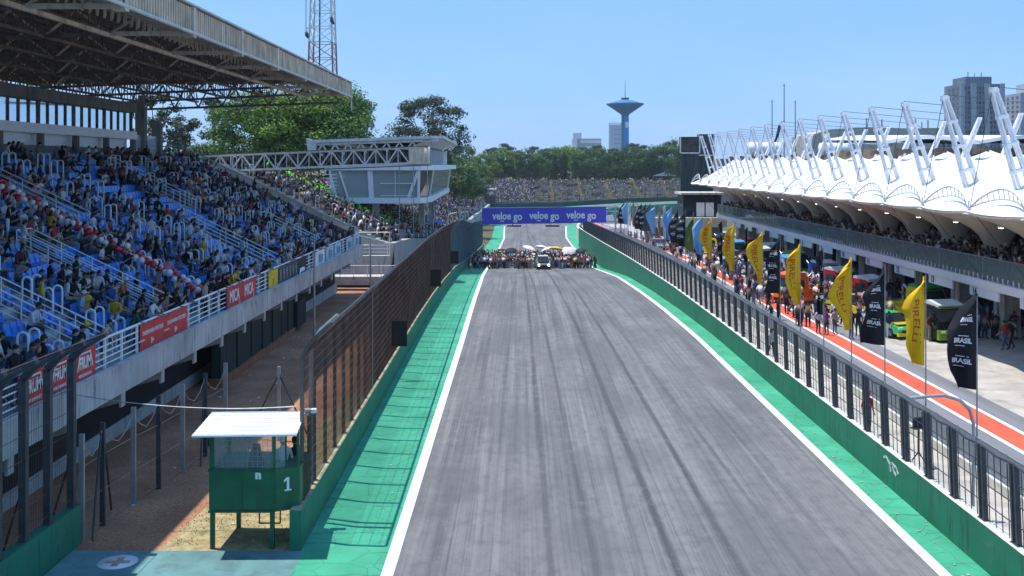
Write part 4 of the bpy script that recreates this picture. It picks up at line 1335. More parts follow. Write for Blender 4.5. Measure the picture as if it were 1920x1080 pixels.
# pale barrier at the pit exit beside the far track
root = empty("curved_barrier", (13, 262, zt(262)), label="pale curved concrete barrier at the pit exit under the gantry end", cat="barrier")
b = MB(); vs = []; fs = []
bp = [(13.6,232),(13.2,245),(13.4,262),(15.5,285),(20,305),(27,318)]
for x, y in bp: vs += [(x-13, y-262, -.6), (x-13, y-262, 3.0), (x-12.4, y-262, 3.0), (x-12.4, y-262, -.6)]
for k in range(len(bp)-1):
    i, j = 4*k, 4*k+4; fs += [(i,i+1,j+1,j),(i+1,i+2,j+2,j+1),(i+2,i+3,j+3,j+2)]
b.add(vs, fs); b.build("concrete", M['cream'], root)
b = MB()
for k in range(8): b.tube((1+1.2*k, -14+k*7, 1.0), (1+1.2*k, -14+k*7, 4.4), .06, 5)
b.build("post", M['post'], root)
root = empty("marshal_hut", (14.6, 236, zt(236)), label="small pale hut with dark opening at the right wall end", cat="hut")
b = MB(); b.box(-1.3,1.3,-1,1,0,2.0); b.prism([(-1.6,2.0),(1.6,2.0),(1.2,2.6),(-1.4,2.5)], 'y', -1.3, 1.3); b.build("wall", M['cream'], root)
b = MB(); b.box(-.9,.9,-1.05,-1.0,.9,1.8); b.build("window", M['darkglass'], root)
root = empty("white_canopy", (16.8, 205, zp(205)), label="white truss canopy frame with panels beside the gantry", cat="canopy")
b = MB()
for x in (-1.4, 3.5):
    for y in (-2, 2): b.tube((x,y,0),(x,y,5.6),.08,5)
for z in (1.6, 3.2, 4.8): b.beam((-1.4,-2,z),(3.5,-2,z),.12); b.beam((-1.4,-2,z),(1,-2,z+1.4),.08)
b.build("frame", M['white'], root)
b = MB(); b.box(-1.3,3.4,-1.95,-1.9,.4,1.5); b.box(-1.3,3.4,-1.95,-1.9,2.4,3.1); b.build("panel", M['white'], root)

# ------------------------------------------------------------------ far bend: wall, fence, terraces
fw = [(-24,438),(-6,446),(14,447),(30,455),(48,460),(80,460),(130,450)]
fz_ = interp([(-24,-6.5),(14,-5.9),(48,-4.3),(130,-2.7)])
root = empty("bend_wall", (20, 452, 0), label="far dark green wall along the bend below the terraces", cat="wall")
b = MB(); vs = []; fs = []
for x, y in fw: vs += [(x-20, y-452, fz_(x)-1.5), (x-20, y-452, fz_(x)+1.4), (x-20, y-451.5, fz_(x)+1.4), (x-20, y-451.5, fz_(x)-1.5)]
for k in range(len(fw)-1):
    i, j = 4*k, 4*k+4; fs += [(i,i+1,j+1,j),(i+1,i+2,j+2,j+1),(i+2,i+3,j+3,j+2)]
b.add(vs, fs); b.build("concrete", mat("far_green_wall", (.02,.10,.075), .8, .2, .5), root)
root = empty("bend_fence", (20, 452, 0), label="far tall pale-post fence curving along the bend before the terraces", cat="fence")
for (x0, y0), (x1, y1) in zip(fw[:-1], fw[1:]):
    n = max(3, int(math.hypot(x1-x0, y1-y0)/2.6))
    for q in range(n):
        t = q/n; x, y = lerp(x0, x1, t), lerp(y0, y1, t)
        b = MB(); b.beam((x-20, y-451.8, fz_(x)+1.4), (x-20, y-451.8, fz_(x)+6.0), .17); b.build("post", M['galv'] if q % 2 else M['post'], root)
b = MB()
for (x0, y0), (x1, y1) in zip(fw[:-1], fw[1:]):
    for z in (2.2, 3.4, 4.6, 5.9): b.beam((x0-20, y0-451.8, fz_(x0)+z), (x1-20, y1-451.8, fz_(x1)+z), .05)
b.build("wire", M['bluewire'], root)
ft = empty("far_terrace", (25, 470, 0), label="far grey terraces with yellow seat rows below the tree line", cat="terrace")
b = MB(); sb = MB()
for k in range(18):
    y0 = 464+2.4*k; z = -4.6+.50*k
    b.box(-50, 110, y0-470, y0+2.4-470, z-.9, z)
    for q in range(40):
        x = -45+rnd.random()*125
        if rnd.random() < .62: sb.box(x, x+rnd.uniform(1.2,4), y0+1.0-470, y0+1.5-470, z, z+.45)
b.build("tiers", M['conc_dark'], ft, loc=(0,0,0)); 
tag(sb.build("seat_rows", mat("worn_yellow_seats", (.36,.25,.09), .7, .3, 1.0), ft, loc=(0,0,0)), kind="stuff")
for k in range(7):
    x = -18+13*k; b = MB()
    for q in range(18): b.box(x, x+1.3, 464+2.4*q-470, 464+2.4*q+1.2-470, -4.6+.5*q, -4.6+.5*q+.28)
    b.build("stair", mat("yellow_stair_paint", (.50,.34,.07), .8, .2, 1.0) if k == 0 else bpy.data.materials["yellow_stair_paint"], ft)
ft.location = (5, 470, 0)
root = empty("camera_platform", (-13, 441, -5), label="small covered platform with white flat roof at the far fence", cat="platform")
b = MB(); b.box(-2.6,2.6,-2,2,6.2,6.6); b.build("roof", M['white'], root)
b = MB(); b.box(-2.2,2.2,-1.5,1.5,0,3.6)
for x in (-2.1, 2.1): b.box(x-.12,x+.12,-1.6,-1.4,3.6,6.2)
b.build("frame", M['post'], root)
for (x, y, w_, lab) in ((-38, 520, 9, "pale tent roof left among the far crowd"), (-26, 522, 8, "orange-edged white tent roof under the far trees"), (70, 524, 12, "white long tent roof under the right far trees"), (88, 516, 9, "small white tent roof at the right end of the trees")):
    root = empty("tent", (x, y, 3), label=lab, cat="tent", group="tents under the far trees")
    b = MB(); b.prism([(-w_/2,3),(w_/2,3),(0,4.8)], 'y', -3, 3); b.build("roof", M['white'], root)
    b = MB()
    for sx in (-1, 1):
        for sy in (-1, 1): b.box(sx*w_/2.2-.1, sx*w_/2.2+.1, sy*2.8-.1, sy*2.8+.1, -1, 3)
    b.build("pole", M['galv'], root)

# ------------------------------------------------------------------ pit building with tented canopy
BY0, BY1 = 39.2, 158.2                          # 17 bays of 7 m
pb = empty("pit_building", (30, 60, 0), label="long pit building with white tented canopy, masts and glass balcony", cat="pit building")
PO = Vector((-30, -60, 0))
def pbb(b, name, m):
    o = b.build(name, m, pb); o.location = PO; return o
b = MB()
b.box(29.0, 46, BY0, BY1, 3.46, 4.02); b.box(28.92, 29.0, BY0, BY1, 3.52, 3.98); pbb(b, "balcony_slab", M['white'])
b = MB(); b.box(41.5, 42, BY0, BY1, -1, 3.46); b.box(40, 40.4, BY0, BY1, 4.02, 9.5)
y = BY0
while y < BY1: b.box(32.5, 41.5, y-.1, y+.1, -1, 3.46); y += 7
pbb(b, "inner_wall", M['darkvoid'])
for k in range(17):
    y = 41.4+7*k
    b = MB()
    for dy in (-.42, .42):
        b.tube((31.1, y+dy, zp(y)-.1), (31.1, y+dy, 3.46), .2, 8); 
    b.box(31.3, 32.4, y-.16, y+.16, zp(y)-.1, 3.46)
    pbb(b, "column", M['cream'])
for n in range(3, 18):
    yf = 69.4+7*(14-n)
    b = MB(); b.box(-.05, .05, -4.2, 0, -.62, 0)
    s = b.build("number_board", M['white'], pb, loc=(29.2-30, yf-60, 3.45))
    letter(str(n), .62, M['dblack'], s, (-.06, -.75, -.33), R(-90), bold=.02)
# closed shutters and coloured garage backs
shut = mat("blue_grey_shutter", (0.10,0.135,0.17), .5, .25, .8, scale=(1,6,1))
for k, yc in ((0, 44.9), (1, 51.9), (2, 58.9)):
    b = MB(); b.box(31.5, 31.6, yc-3, yc+3, zp(yc), 3.4); pbb(b, "shutter", shut)
cols = [(.55,.10,.05), (.05,.09,.25), (.16,.16,.18), (.55,.16,.05), (.06,.14,.38), (.22,.22,.24), (.5,.5,.52), (.08,.3,.12)]
for k in range(12):
    yc = 65.9+7*k
    b = MB(); b.box(39.0, 39.1, yc-3, yc+3, zp(yc), 3.1)
    pbb(b, "garage_partition", mat(f"garage_panel_paint", cols[k % 8], .6, .2, 1.0))
b = MB()                                         # balustrade
y = 60.2
b = MB(); b.box(29.06, 29.085, BY0, BY1, 4.12, 5.42); pbb(b, "balustrade_glass", M['balglass'])
b = MB(); y = BY0
while y < BY1:
    b.box(29.02, 29.14, y-.03, y+.03, 4.02, 4.34); y += .7
tag(pbb(b, "glass_clamp", M['white']), kind='stuff')
b = MB(); b.box(29.04, 29.11, BY0, BY1, 5.42, 5.46)
y = BY0
while y < BY1: b.box(29.05,29.12, y-.03, y+.03, 4.02, 5.42); y += 7
pbb(b, "balustrade_rail", M['galv'])

YJ = [46.2+7*k for k in range(17)]                # mast and junction lines
def memz(X, c):
    a = abs(2*c)
    if X <= 31:
        t = max(0, (X-25.1)/5.9)
        pk = 8.62 + 3.6*t**1.4; va = 8.62 + 3.1*t**1.35
    else:
        t = (X-31)/7.0
        pk = 12.25 - 2.2*t**.6; va = 10.95 - 1.2*t
    w_ = (1-a)**1.3
    tt = max(0, min(1, (X-25.1)/5.9))
    return va + (pk-va)*w_*min(1, tt*1.6) + .32*(1-a*a)*(1-tt)**2*min(1, tt*4+.35) - .2*(1-a*a)*max(0, 1-tt*5)
mem = MB()
nc, nx = 14, 14
Xs = [25.1+5.9*(k/9)**1.15 for k in range(10)] + [31+7*(k/6) for k in range(1, 7)]
for j in YJ[:-1]:
    vs = []; fs = []
    for q in range(nc+1):
        c = q/nc-.5
        for X in Xs:
            xo = -.35*(1-(2*c)**2)*(1-min(1, (X-25.1)/5.9))**2
            vs.append((X+xo, j+7*q/nc, memz(X, c)))
    m_ = len(Xs)
    for q in range(nc):
        for i in range(m_-1):
            fs.append((q*m_+i, q*m_+i+1, (q+1)*m_+i+1, (q+1)*m_+i))
    # valance under the front arch
    b0 = len(vs)
    for q in range(nc+1):
        c = q/nc-.5; k2 = 1-(2*c)**2
        vs += [(25.1-.35*k2, j+7*q/nc, 8.62-.13*k2), (25.12-.3*k2, j+7*q/nc, 8.5-.13*k2), (25.5, j+7*q/nc, 8.55-.1*k2)]
    for q in range(nc):
        i = b0+3*q; fs += [(i, i+1, i+4, i+3), (i+1, i+2, i+5, i+4)]
    mem.add(vs, fs, 0, True)
mm_ = pbb(mem, "canopy_membrane", M['membrane'])
# dark lips at the openings of the peaks
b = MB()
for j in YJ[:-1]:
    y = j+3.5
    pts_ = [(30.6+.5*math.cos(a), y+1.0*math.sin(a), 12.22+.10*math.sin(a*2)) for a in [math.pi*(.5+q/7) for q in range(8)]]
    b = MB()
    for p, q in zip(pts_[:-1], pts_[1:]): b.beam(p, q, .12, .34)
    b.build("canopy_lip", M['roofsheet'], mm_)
# arch trusses
arch = MB()
for q in range(12):
    def A(q, k=0):
        c = q/12-.5; k2 = 1-(2*c)**2
        return Vector((25.25+(.35+.1*k)*k2, 7*(c+.5), 8.78+(1.15-.55*k)*k2))
    arch.tube(A(q), A(q+1), .06, 5); arch.tube(A(q, 1), A(q+1, 1), .045, 5)
    if 0 < q: arch.tube(A(q), A(q, 1) , .03, 4)
arch.tube((25.25, 0, 9.2), (25.15, 0, 8.2), .05, 5); arch.tube((25.1, -.5, 8.45), (25.1, .5, 8.45), .06, 5)
am = arch.mesh("edge_arch", M['galv'])
amw = arch.mesh("edge_arch", M['whitedirty'])
for j in YJ[:-1]:
    o = bpy.data.objects.new("edge_arch", amw); COL.objects.link(o); setpar(o, pb); o.location = PO+Vector((0, j, 0))
# funnels
fn = MB()
nr, ns = 12, 40
def rect(t):
    # perimeter of the bay, starting at the front middle
    x0, x1, y0, y1 = -6.2, 5.5, -3.5, 3.5
    per = [(x0, 0), (x0, y0), (x1, y0), (x1, y1), (x0, y1), (x0, 0)]
    ang = t*2*math.pi
    d = (-math.cos(ang), -math.sin(ang))
    k = min((x0 if d[0] < 0 else x1)/d[0] if abs(d[0]) > 1e-6 else 1e9, (y0 if d[1] < 0 else y1)/d[1] if abs(d[1]) > 1e-6 else 1e9)
    return d[0]*k, d[1]*k
vs = []; fs = []
for r_ in range(nr+1):
    v = r_/nr
    f = .10*v + .90*v**5
    z = 4.02 + 4.5*v
    for s_ in range(ns):
        rx, ry = rect(s_/ns); ang = s_/ns*2*math.pi
        rib = 1 + (.10*(1-v) if s_ % 2 else 0)
        cx, cy = -math.cos(ang)*.42*rib, -math.sin(ang)*.42*rib
        vs.append((lerp(cx, rx, f), lerp(cy, ry, f), z))
for r_ in range(nr):
    for s_ in range(ns):
        fs.append((r_*ns+s_, r_*ns+(s_+1) % ns, (r_+1)*ns+(s_+1) % ns, (r_+1)*ns+s_))
fn.add(vs, fs, 0, True)
fm = fn.mesh("funnel_column", M['cfunnel'])
for j in YJ[:-1]:
    o = bpy.data.objects.new("funnel_column", fm); COL.objects.link(o); setpar(o, pb); o.location = PO+Vector((31.5, j+3.5, 0))
# masts
ms = MB()
B0, T0 = Vector((28.6, 0, 9.2)), Vector((26.6, 0, 15.6))
def corner(t, sx, sy):
    w1 = lerp(.42, .13, t); w2 = lerp(.28, .11, t)
    return B0.lerp(T0, t) + Vector((sx*w1, sy*w2, 0))
for sx in (-1, 1):
    for sy in (-1, 1): ms.tube(corner(0, sx, sy), corner(1, sx, sy), .095, 6, r2=.08)
for t in (.03, .27, .5, .74, .97):
    c = B0.lerp(T0, t); w1 = lerp(.48, .19, t)
    ms.cbox(c, (2*w1+.06, lerp(.78,.4,t), .16), 0, 0, 0, R(-17))
mstm = ms.mesh("mast", M['white'])
m2 = MB()
B2, T2 = Vector((34.6, 0, 10.6)), Vector((36.4, 0, 15.0))
for sx in (-1, 1):
    for sy in (-1, 1): m2.tube(B2+Vector((sx*.2, sy*.18, 0)), T2+Vector((sx*.09, sy*.08, 0)), .075, 5)
for t in (.05, .4, .7, .97): m2.cbox(B2.lerp(T2, t), (.5-.25*t, .45-.2*t, .12), 0, 0, 0, R(20))
m2m = m2.mesh("mast", M['white'])
for j in YJ:
    for q in (mstm, m2m):
        o = bpy.data.objects.new("mast", q); COL.objects.link(o); setpar(o, pb); o.location = PO+Vector((0, j+(3.5 if q is m2m else 0), 0))
b = MB()
for j in YJ:
    t_ = T0+Vector((0, j, .05))
    b.tube(t_, (25.3, j, 8.8), .022, 4); b.tube(t_, (36.4, j+3.5, 15.05), .02, 4)
    b.tube((25.3, j, 8.8), (29.1, j, 4.0), .02, 4)
    b.tube((36.4, j+3.5, 15.05), (46, j+3.5, 9), .02, 4)
pbb(b, "stay_cable", M['post'])
b = MB(); b.box(38, 48, BY0, BY1, 9.6, 9.9); b.box(39,47,BY0+10,BY1-12,9.9,11.2); pbb(b, "rear_roof", M['membrane'])
# hanging lamps between the funnels
for k, j in enumerate(YJ[1:-1]):
    lp = empty("hanging_lamp", (30.2, j, 7.3), label="small lit round lamp hanging between the cream funnels of the balcony", cat="lamp", group="round lamps under the canopy")
    b = MB(); b.lathe([(.02,.12),(.2,.1),(.24,.0),(.18,-.04)], 10); b.build("shade", M['white'], lp)
    b = MB(); b.lathe([(.17,-.045),(.16,-.07),(.05,-.09)], 10); b.build("bulb", M['lampw'], lp)
    b = MB(); b.tube((0,0,.1),(0,0,1.5),.012,4); b.build("rod", M['post'], lp)
# end block with glass kiosk
root = empty("glass_kiosk", (26.5, 164, 0), label="dark glass kiosk with flat white roof at the far end of the pit building", cat="kiosk")
b = MB(); b.box(-2.2,3.5,-3.5,2.5,3.4,6.8); b.build("glass_wall", M['darkglass'], root)
b = MB(); b.box(-2.6,3.9,-4,3,6.8,7.1); b.box(-7,4,-5.5,4,2.0,3.4); b.build("slab", M['cream'], root)
b = MB()
for x in (-.2, 1.2): b.box(x,x+1.2,-3.56,-3.51,3.5,5.6)
b.build("door", M['white'], root)
b = MB(); b.box(-7,-2.6,-5.45,-5.4,3.5,5.0); b.build("balustrade_glass", M['balglass'], root)
b = MB(); b.box(-6.5,3.5,-4.5,3.5,-4,2.0); b.build("base", M['conc_dark'], root)

# ------------------------------------------------------------------ behind the canopy
def scr(x0, x1, y, z0, z1, label):
    root = empty("video_screen", ((x0+x1)/2, y, 0), label=label, cat="screen", group="large screens behind the canopy end")
    w_ = (x1-x0)/2
    b = MB(); b.box(-w_, w_, 0, .8, z0, z1); b.build("cabinet", M['black'], root)
    b = MB(); b.box(-w_+.35, w_-.35, -.06, -.01, z0+.25, z1-.2); b.build("display", mat("dim_display", (.035,.03,.03), .3, .9, .8), root)
    b = MB(); b.box(-w_, -w_+.2, -.1, -.02, z0, z1); b.box(w_-.2, w_, -.1, -.02, z0, z1); b.box(-w_+.2, w_-.2, -.1, -.02, z0-.12, z0+.1); b.build("frame", M['whitedirty'], root)
    b = MB(); b.box(-w_+.2, w_-.2, .2, .8, -4, z0-.13); b.build("support", mat("dark_green_cladding", (.03,.045,.045), .7, .4, .8, scale=(4,4,.3)), root)
scr(25.5, 28.8, 172, 13.2, 15.8, "black screen on dark support left of the first masts")
scr(29.4, 32.2, 178, 12.9, 16.4, "taller dark screen behind the third and fourth masts")
for k, (x, y, L, lab) in enumerate(((45.5, 200, 6.6, "white horizontal tank, nearer the screens"), (60.0, 205, 6.0, "white horizontal tank, farther from the screens"))):
    root = empty("storage_tank", (x, y, 0), label=lab+" above the canopy", cat="tank", group="white tanks behind the canopy")
    b = MB(); b.lathe([(.3,-L/2),(1.15,-L/2+.3),(1.25,-L/2+.8),(1.25,L/2-.8),(1.15,L/2-.3),(.3,L/2)], 16, (0,0,14.3), M=Matrix.Rotation(R(90),4,'Y')); b.build("shell", M['white'], root)
    b = MB()
    for sx in (-2, 2): b.box(sx-.2,sx+.2,-1,1,4,13.3)
    b.box(-9,9,-3,5,4,12.4); b.build("support", M['conc_dark'], root)
for k, (x, h, lab) in enumerate(((54.0, 25.3, "left shorter dark mast pole behind the canopy"), (56.6, 28.8, "tallest dark mast pole with a drooping dark flag"), (59.0, 25.2, "right shorter dark mast pole behind the canopy"))):
    root = empty("flag_mast", (x, 230, 0), label=lab, cat="pole", group="three poles above the canopy")
    b = MB(); b.tube((0,0,0),(0,0,h),.16,8,r2=.08); b.beam((-.5,0,h-.4),(.5,0,h-.4),.05); b.build("shaft", M['post'], root)
    if k == 1:
        b = MB(); vs = []; fs = []
        for q in range(9):
            t = q/8; vs += [(-.1-t*2.2, .2*math.sin(t*9), h-8.0-t*6.2), (-.1-t*2.2-1.1*(1-t*.3), .3*math.cos(t*8), h-9.0-t*6.6)]
        for q in range(8): fs.append((2*q,2*q+1,2*q+3,2*q+2))
        b.add(vs, fs); v2 = [(p[0],p[1]+.04,p[2]) for p in vs]; b.add(v2, fs)
        b.build("flag", mat("dark_green_flag_cloth", (.012,.035,.03), .8, .3, 1.0), root)
root = empty("wavy_canopy", (50, 112, 0), label="white wavy rear canopy with brown underside behind the nearest masts", cat="canopy")
b = MB(); vs = []; fs = []
for q in range(13):
    x = -14+28*q/12; z = 13.3+.55*abs(math.sin(q*.785))
    vs += [(x, -6, z), (x, 16, z+.6)]
for q in range(12): fs.append((2*q,2*q+1,2*q+3,2*q+2))
b.add(vs, fs, 0, True); b.add([(p[0],p[1],p[2]+.35) for p in vs], fs, 0, True)
b.add([vs[2*k] for k in range(13)]+[(vs[2*k][0],-6,vs[2*k][2]+.35) for k in range(13)], [(k,k+1,14+k,13+k) for k in range(12)])
b.build("roof", M['membrane'], root)
b = MB(); b.box(-14,14,-4,15,11.0,12.9); b.build("underside", mat("brown_soffit", (.17,.13,.09), .8, .2, .5), root)
b = MB()
for q in range(5):
    b = MB(); b.box(-13+6.4*q,-12.6+6.4*q,-5,-4.6,0,13.2); b.build("column", M['conc_dark'], root)
def block(name, x, y, w_, d, h, m, label, nx, nz, top=None, z0=0, mw=None, strips=()):
    root = empty(name, (x, y, z0), label=label, cat="building")
    b = MB(); b.box(-w_/2, w_/2, 0, d, -5, h); b.build("wall", m, root)
    b = MB()
    px_, pz = w_/nx, (h-2)/nz
    for i in range(nx):
        for j in range(nz):
            if rnd.random() < .06: continue
            b.box(-w_/2+px_*(i+.22), -w_/2+px_*(i+.78), -.12, -.02, 1+pz*(j+.25), 1+pz*(j+.78))
    for j in range(nz):
        for i in range(max(2, int(d/6))):
            b.box(-w_/2-.12, -w_/2-.02, 2+6*i, 4.2+6*i, 1+pz*(j+.25), 1+pz*(j+.78))
    tag(b.build("window_rows", mw or M['darkglass'], root), kind="stuff")
    if strips:
        b = MB()
        for (a, c) in strips: b.box(-w_/2+w_*a, -w_/2+w_*c, -.9, -.13, -2, h+.2)
        b.build("balcony_stack", strips_m, root)
    if top:
        b = MB(); b.box(-w_/2+w_*top[0], -w_/2+w_*top[1], 2, d-2, h, h+top[2])
        b.tube((-w_*.25, 4, h), (-w_*.25, 4, h+top[2]+3), .25, 5); b.tube((w_*.05, 4, h), (w_*.05, 4, h+top[2]+2.6), .25, 5); b.tube((-w_*.1, 4, h+top[2]), (-w_*.1, 4, h+top[2]+2), .2, 5)
        b.build("roof_block", m, root)
    return root
strips_m = mat("grey_balcony_paint", (0.34,0.37,0.41), .8, .12, .3)
grey_blue = mat("pale_grey_render", (0.40,0.43,0.47), .85, .12, .1)
beige = mat("beige_render", (0.36,0.32,0.27), .85, .15, .1)
white_b = mat("white_render", (0.66,0.70,0.75), .85, .05, .1)
block("apartment_tower", 259, 600, 25, 22, 54.5, mat("slate_grey_render", (0.16,0.185,0.22), .85, .2, .1), "tall grey apartment tower with light vertical stacks behind the nearest masts", 12, 19, (.16,.75,4.2), 2.5, None, ((.0,.10),(.24,.36),(.55,.66),(.9,1.0)))
block("apartment_tower", 297, 610, 24, 22, 50, grey_blue, "grey apartment tower cut by the right edge of the photo", 12, 18, (.3,.8,6), 2.5, None, ((.0,.2),))
block("apartment_block", 112, 330, 16, 14, 14.5, beige, "beige apartment block with small windows, left of two above the canopy", 9, 6, (.0,.32,3.5), 5)
block("apartment_block", 128.5, 335, 13, 14, 14.5, beige, "beige apartment block with a roof block, right of two above the canopy", 8, 6, (.35,.8,3.5), 5)
root = empty("arena_hall", (92, 290, 0), label="wide low beige hall with pale curved roof end behind the masts", cat="hall")
b = MB(); b.prism([(-13,0),(20,0),(20,21.0),(2,21.6),(-8,21.0),(-13,19.5)], 'y', 0, 22); b.build("wall", mat("pale_beige_cladding", (0.44,0.40,0.34), .8, .15, .2), root)
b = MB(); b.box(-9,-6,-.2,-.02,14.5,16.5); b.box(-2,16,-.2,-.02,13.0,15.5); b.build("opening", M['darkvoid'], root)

# far skyline beyond the trees
root = block("office_building", 58.5, 950, 25, 30, 33, grey_blue, "far low office block with white horizontal bands above the trees", 1, 1, None, 2)  # grey-blue wall colour stands for the shaded face of a white block
for c in list(root.children):
    if c.name.startswith("window_rows"): bpy.data.objects.remove(c)
KID[root.as_pointer()] = [c for c in root.children]
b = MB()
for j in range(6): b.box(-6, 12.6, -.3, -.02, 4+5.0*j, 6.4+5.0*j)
b.box(-12.6,-9,-.4,-.02,0,37.5); b.build("white_band", M['white'], root)  # tall white strip at the left paints the sunlit face
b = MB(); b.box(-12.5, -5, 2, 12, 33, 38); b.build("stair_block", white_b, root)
root = block("office_tower", 81.8, 930, 11, 14, 44.5, white_b, "far slim white tower with aerials beside the water tower", 1, 1, (.0,1.0,2), 2)
for c in list(root.children):
    if c.name.startswith("window_rows"): bpy.data.objects.remove(c)
KID[root.as_pointer()] = [c for c in root.children]
b = MB()
for j in range(10): b.box(-1, 5, -.3, -.02, 4+4*j, 4.5+4*j)
b.build("window_band", grey_blue, root)
wt = empty("water_tower", (87.3, 900, 0), label="tall teal water tower with a saucer top and thin aerial above the far trees", cat="tower")
stem_m = mat("teal_tower_paint", (0.02,0.21,0.27), .7, .12, .05)
b = MB(); b.lathe([(3.3,0),(3.1,54)], 24); b.build("stem", stem_m, wt)
b = MB()
vs = []; fs = []
for q in range(9):
    a = -R(62)+R(100)*q/8; vs += [(3.34*math.sin(a+R(40)), -3.34*math.cos(a+R(40)), 0), (3.14*math.sin(a+R(40)), -3.14*math.cos(a+R(40)), 53.6)]
for q in range(8): fs.append((2*q,2*q+2,2*q+3,2*q+1))
b.add(vs, fs, 0, True); b.build("blue_panel", mat("bright_blue_tower_paint", (0.02,0.27,0.62), .7, .1, .05), wt)
b = MB(); b.lathe([(.1,-2.5),(1.6,-2),(2.1,0),(1.8,2.6),(.1,3)], 12, (1.2,-3.1,45), M=Matrix.Diagonal((.75,.25,1,1))); b.build("emblem", M['white'], wt)
b = MB(); b.lathe([(3.1,52.5),(3.4,54),(9.5,58.2),(16.0,62.6),(15.9,63.2),(5,66.0),(4.2,66.3)], 32); b.build("bowl", mat("slate_bowl_paint", (0.03,0.17,0.36), .7, .1, .05), wt)
b = MB(); b.lathe([(3.4,66.8),(3.4,68.2)], 16); b.tube((0,0,68),(0,0,83),.35,6,r2=.12); b.build("mast", M['post'], wt)

# lattice radio mast behind the covered grandstand
rm = empty("radio_mast", (-34.5, 185, 0), label="red and white lattice radio mast rising behind the grandstand roof", cat="mast")
mast_red = mat('faded_red_steel', (.42,.16,.11), .7, .15, 1.0)
rw = [MB() for q in range(6)]
def rwid(z): return 2.9-(z/60)*1.75
dz = 2.7
for k in range(22):
    z0, z1 = k*dz, (k+1)*dz
    q = rw[k//4]
    c0 = [(sx*rwid(z0), sy*rwid(z0), z0) for sx, sy in ((-1,-1),(1,-1),(1,1),(-1,1))]
    c1 = [(sx*rwid(z1), sy*rwid(z1), z1) for sx, sy in ((-1,-1),(1,-1),(1,1),(-1,1))]
    for i in range(4):
        q.beam(c0[i], c1[i], .26); j = (i+1) % 4
        q.beam(c0[i], c1[j], .08); q.beam(c0[j], c1[i], .08); q.beam(c1[i], c1[j], .1)
for q, b in enumerate(rw): b.build("lattice", M['whitedirty'] if q % 2 else mast_red, rm)
b = MB(); b.tube((-.5,-1.0,0),(-.3,-.6,58),.14,5); b.build("cable_ladder", M['post'], rm)
for (x, z, y) in ((1.9, 36, -1.8), (-2.4, 33.6, -1.8)):
    b = MB(); b.lathe([(.1,-.3),(.6,-.1),(.75,.25),(.1,.3)], 10, (x,y,z), M=Matrix.Rotation(R(70),4,'Y')); b.build("dish", M['post'], rm)
b = MB(); b.tube((2.9,0,40),(2.9,0,46),.06,4); b.tube((1.5,0,40.5),(2.9,0,40.5),.06,4); b.tube((-2.9,0,34),(-2.9,0,42),.06,4); b.tube((-1.8,0,35),(-2.9,0,35),.06,4); b.tube((4.2,0,19),(4.2,0,25),.06,4); b.tube((2.3,0,19.5),(4.2,0,19.5),.06,4); b.build("aerial", M['post'], rm)

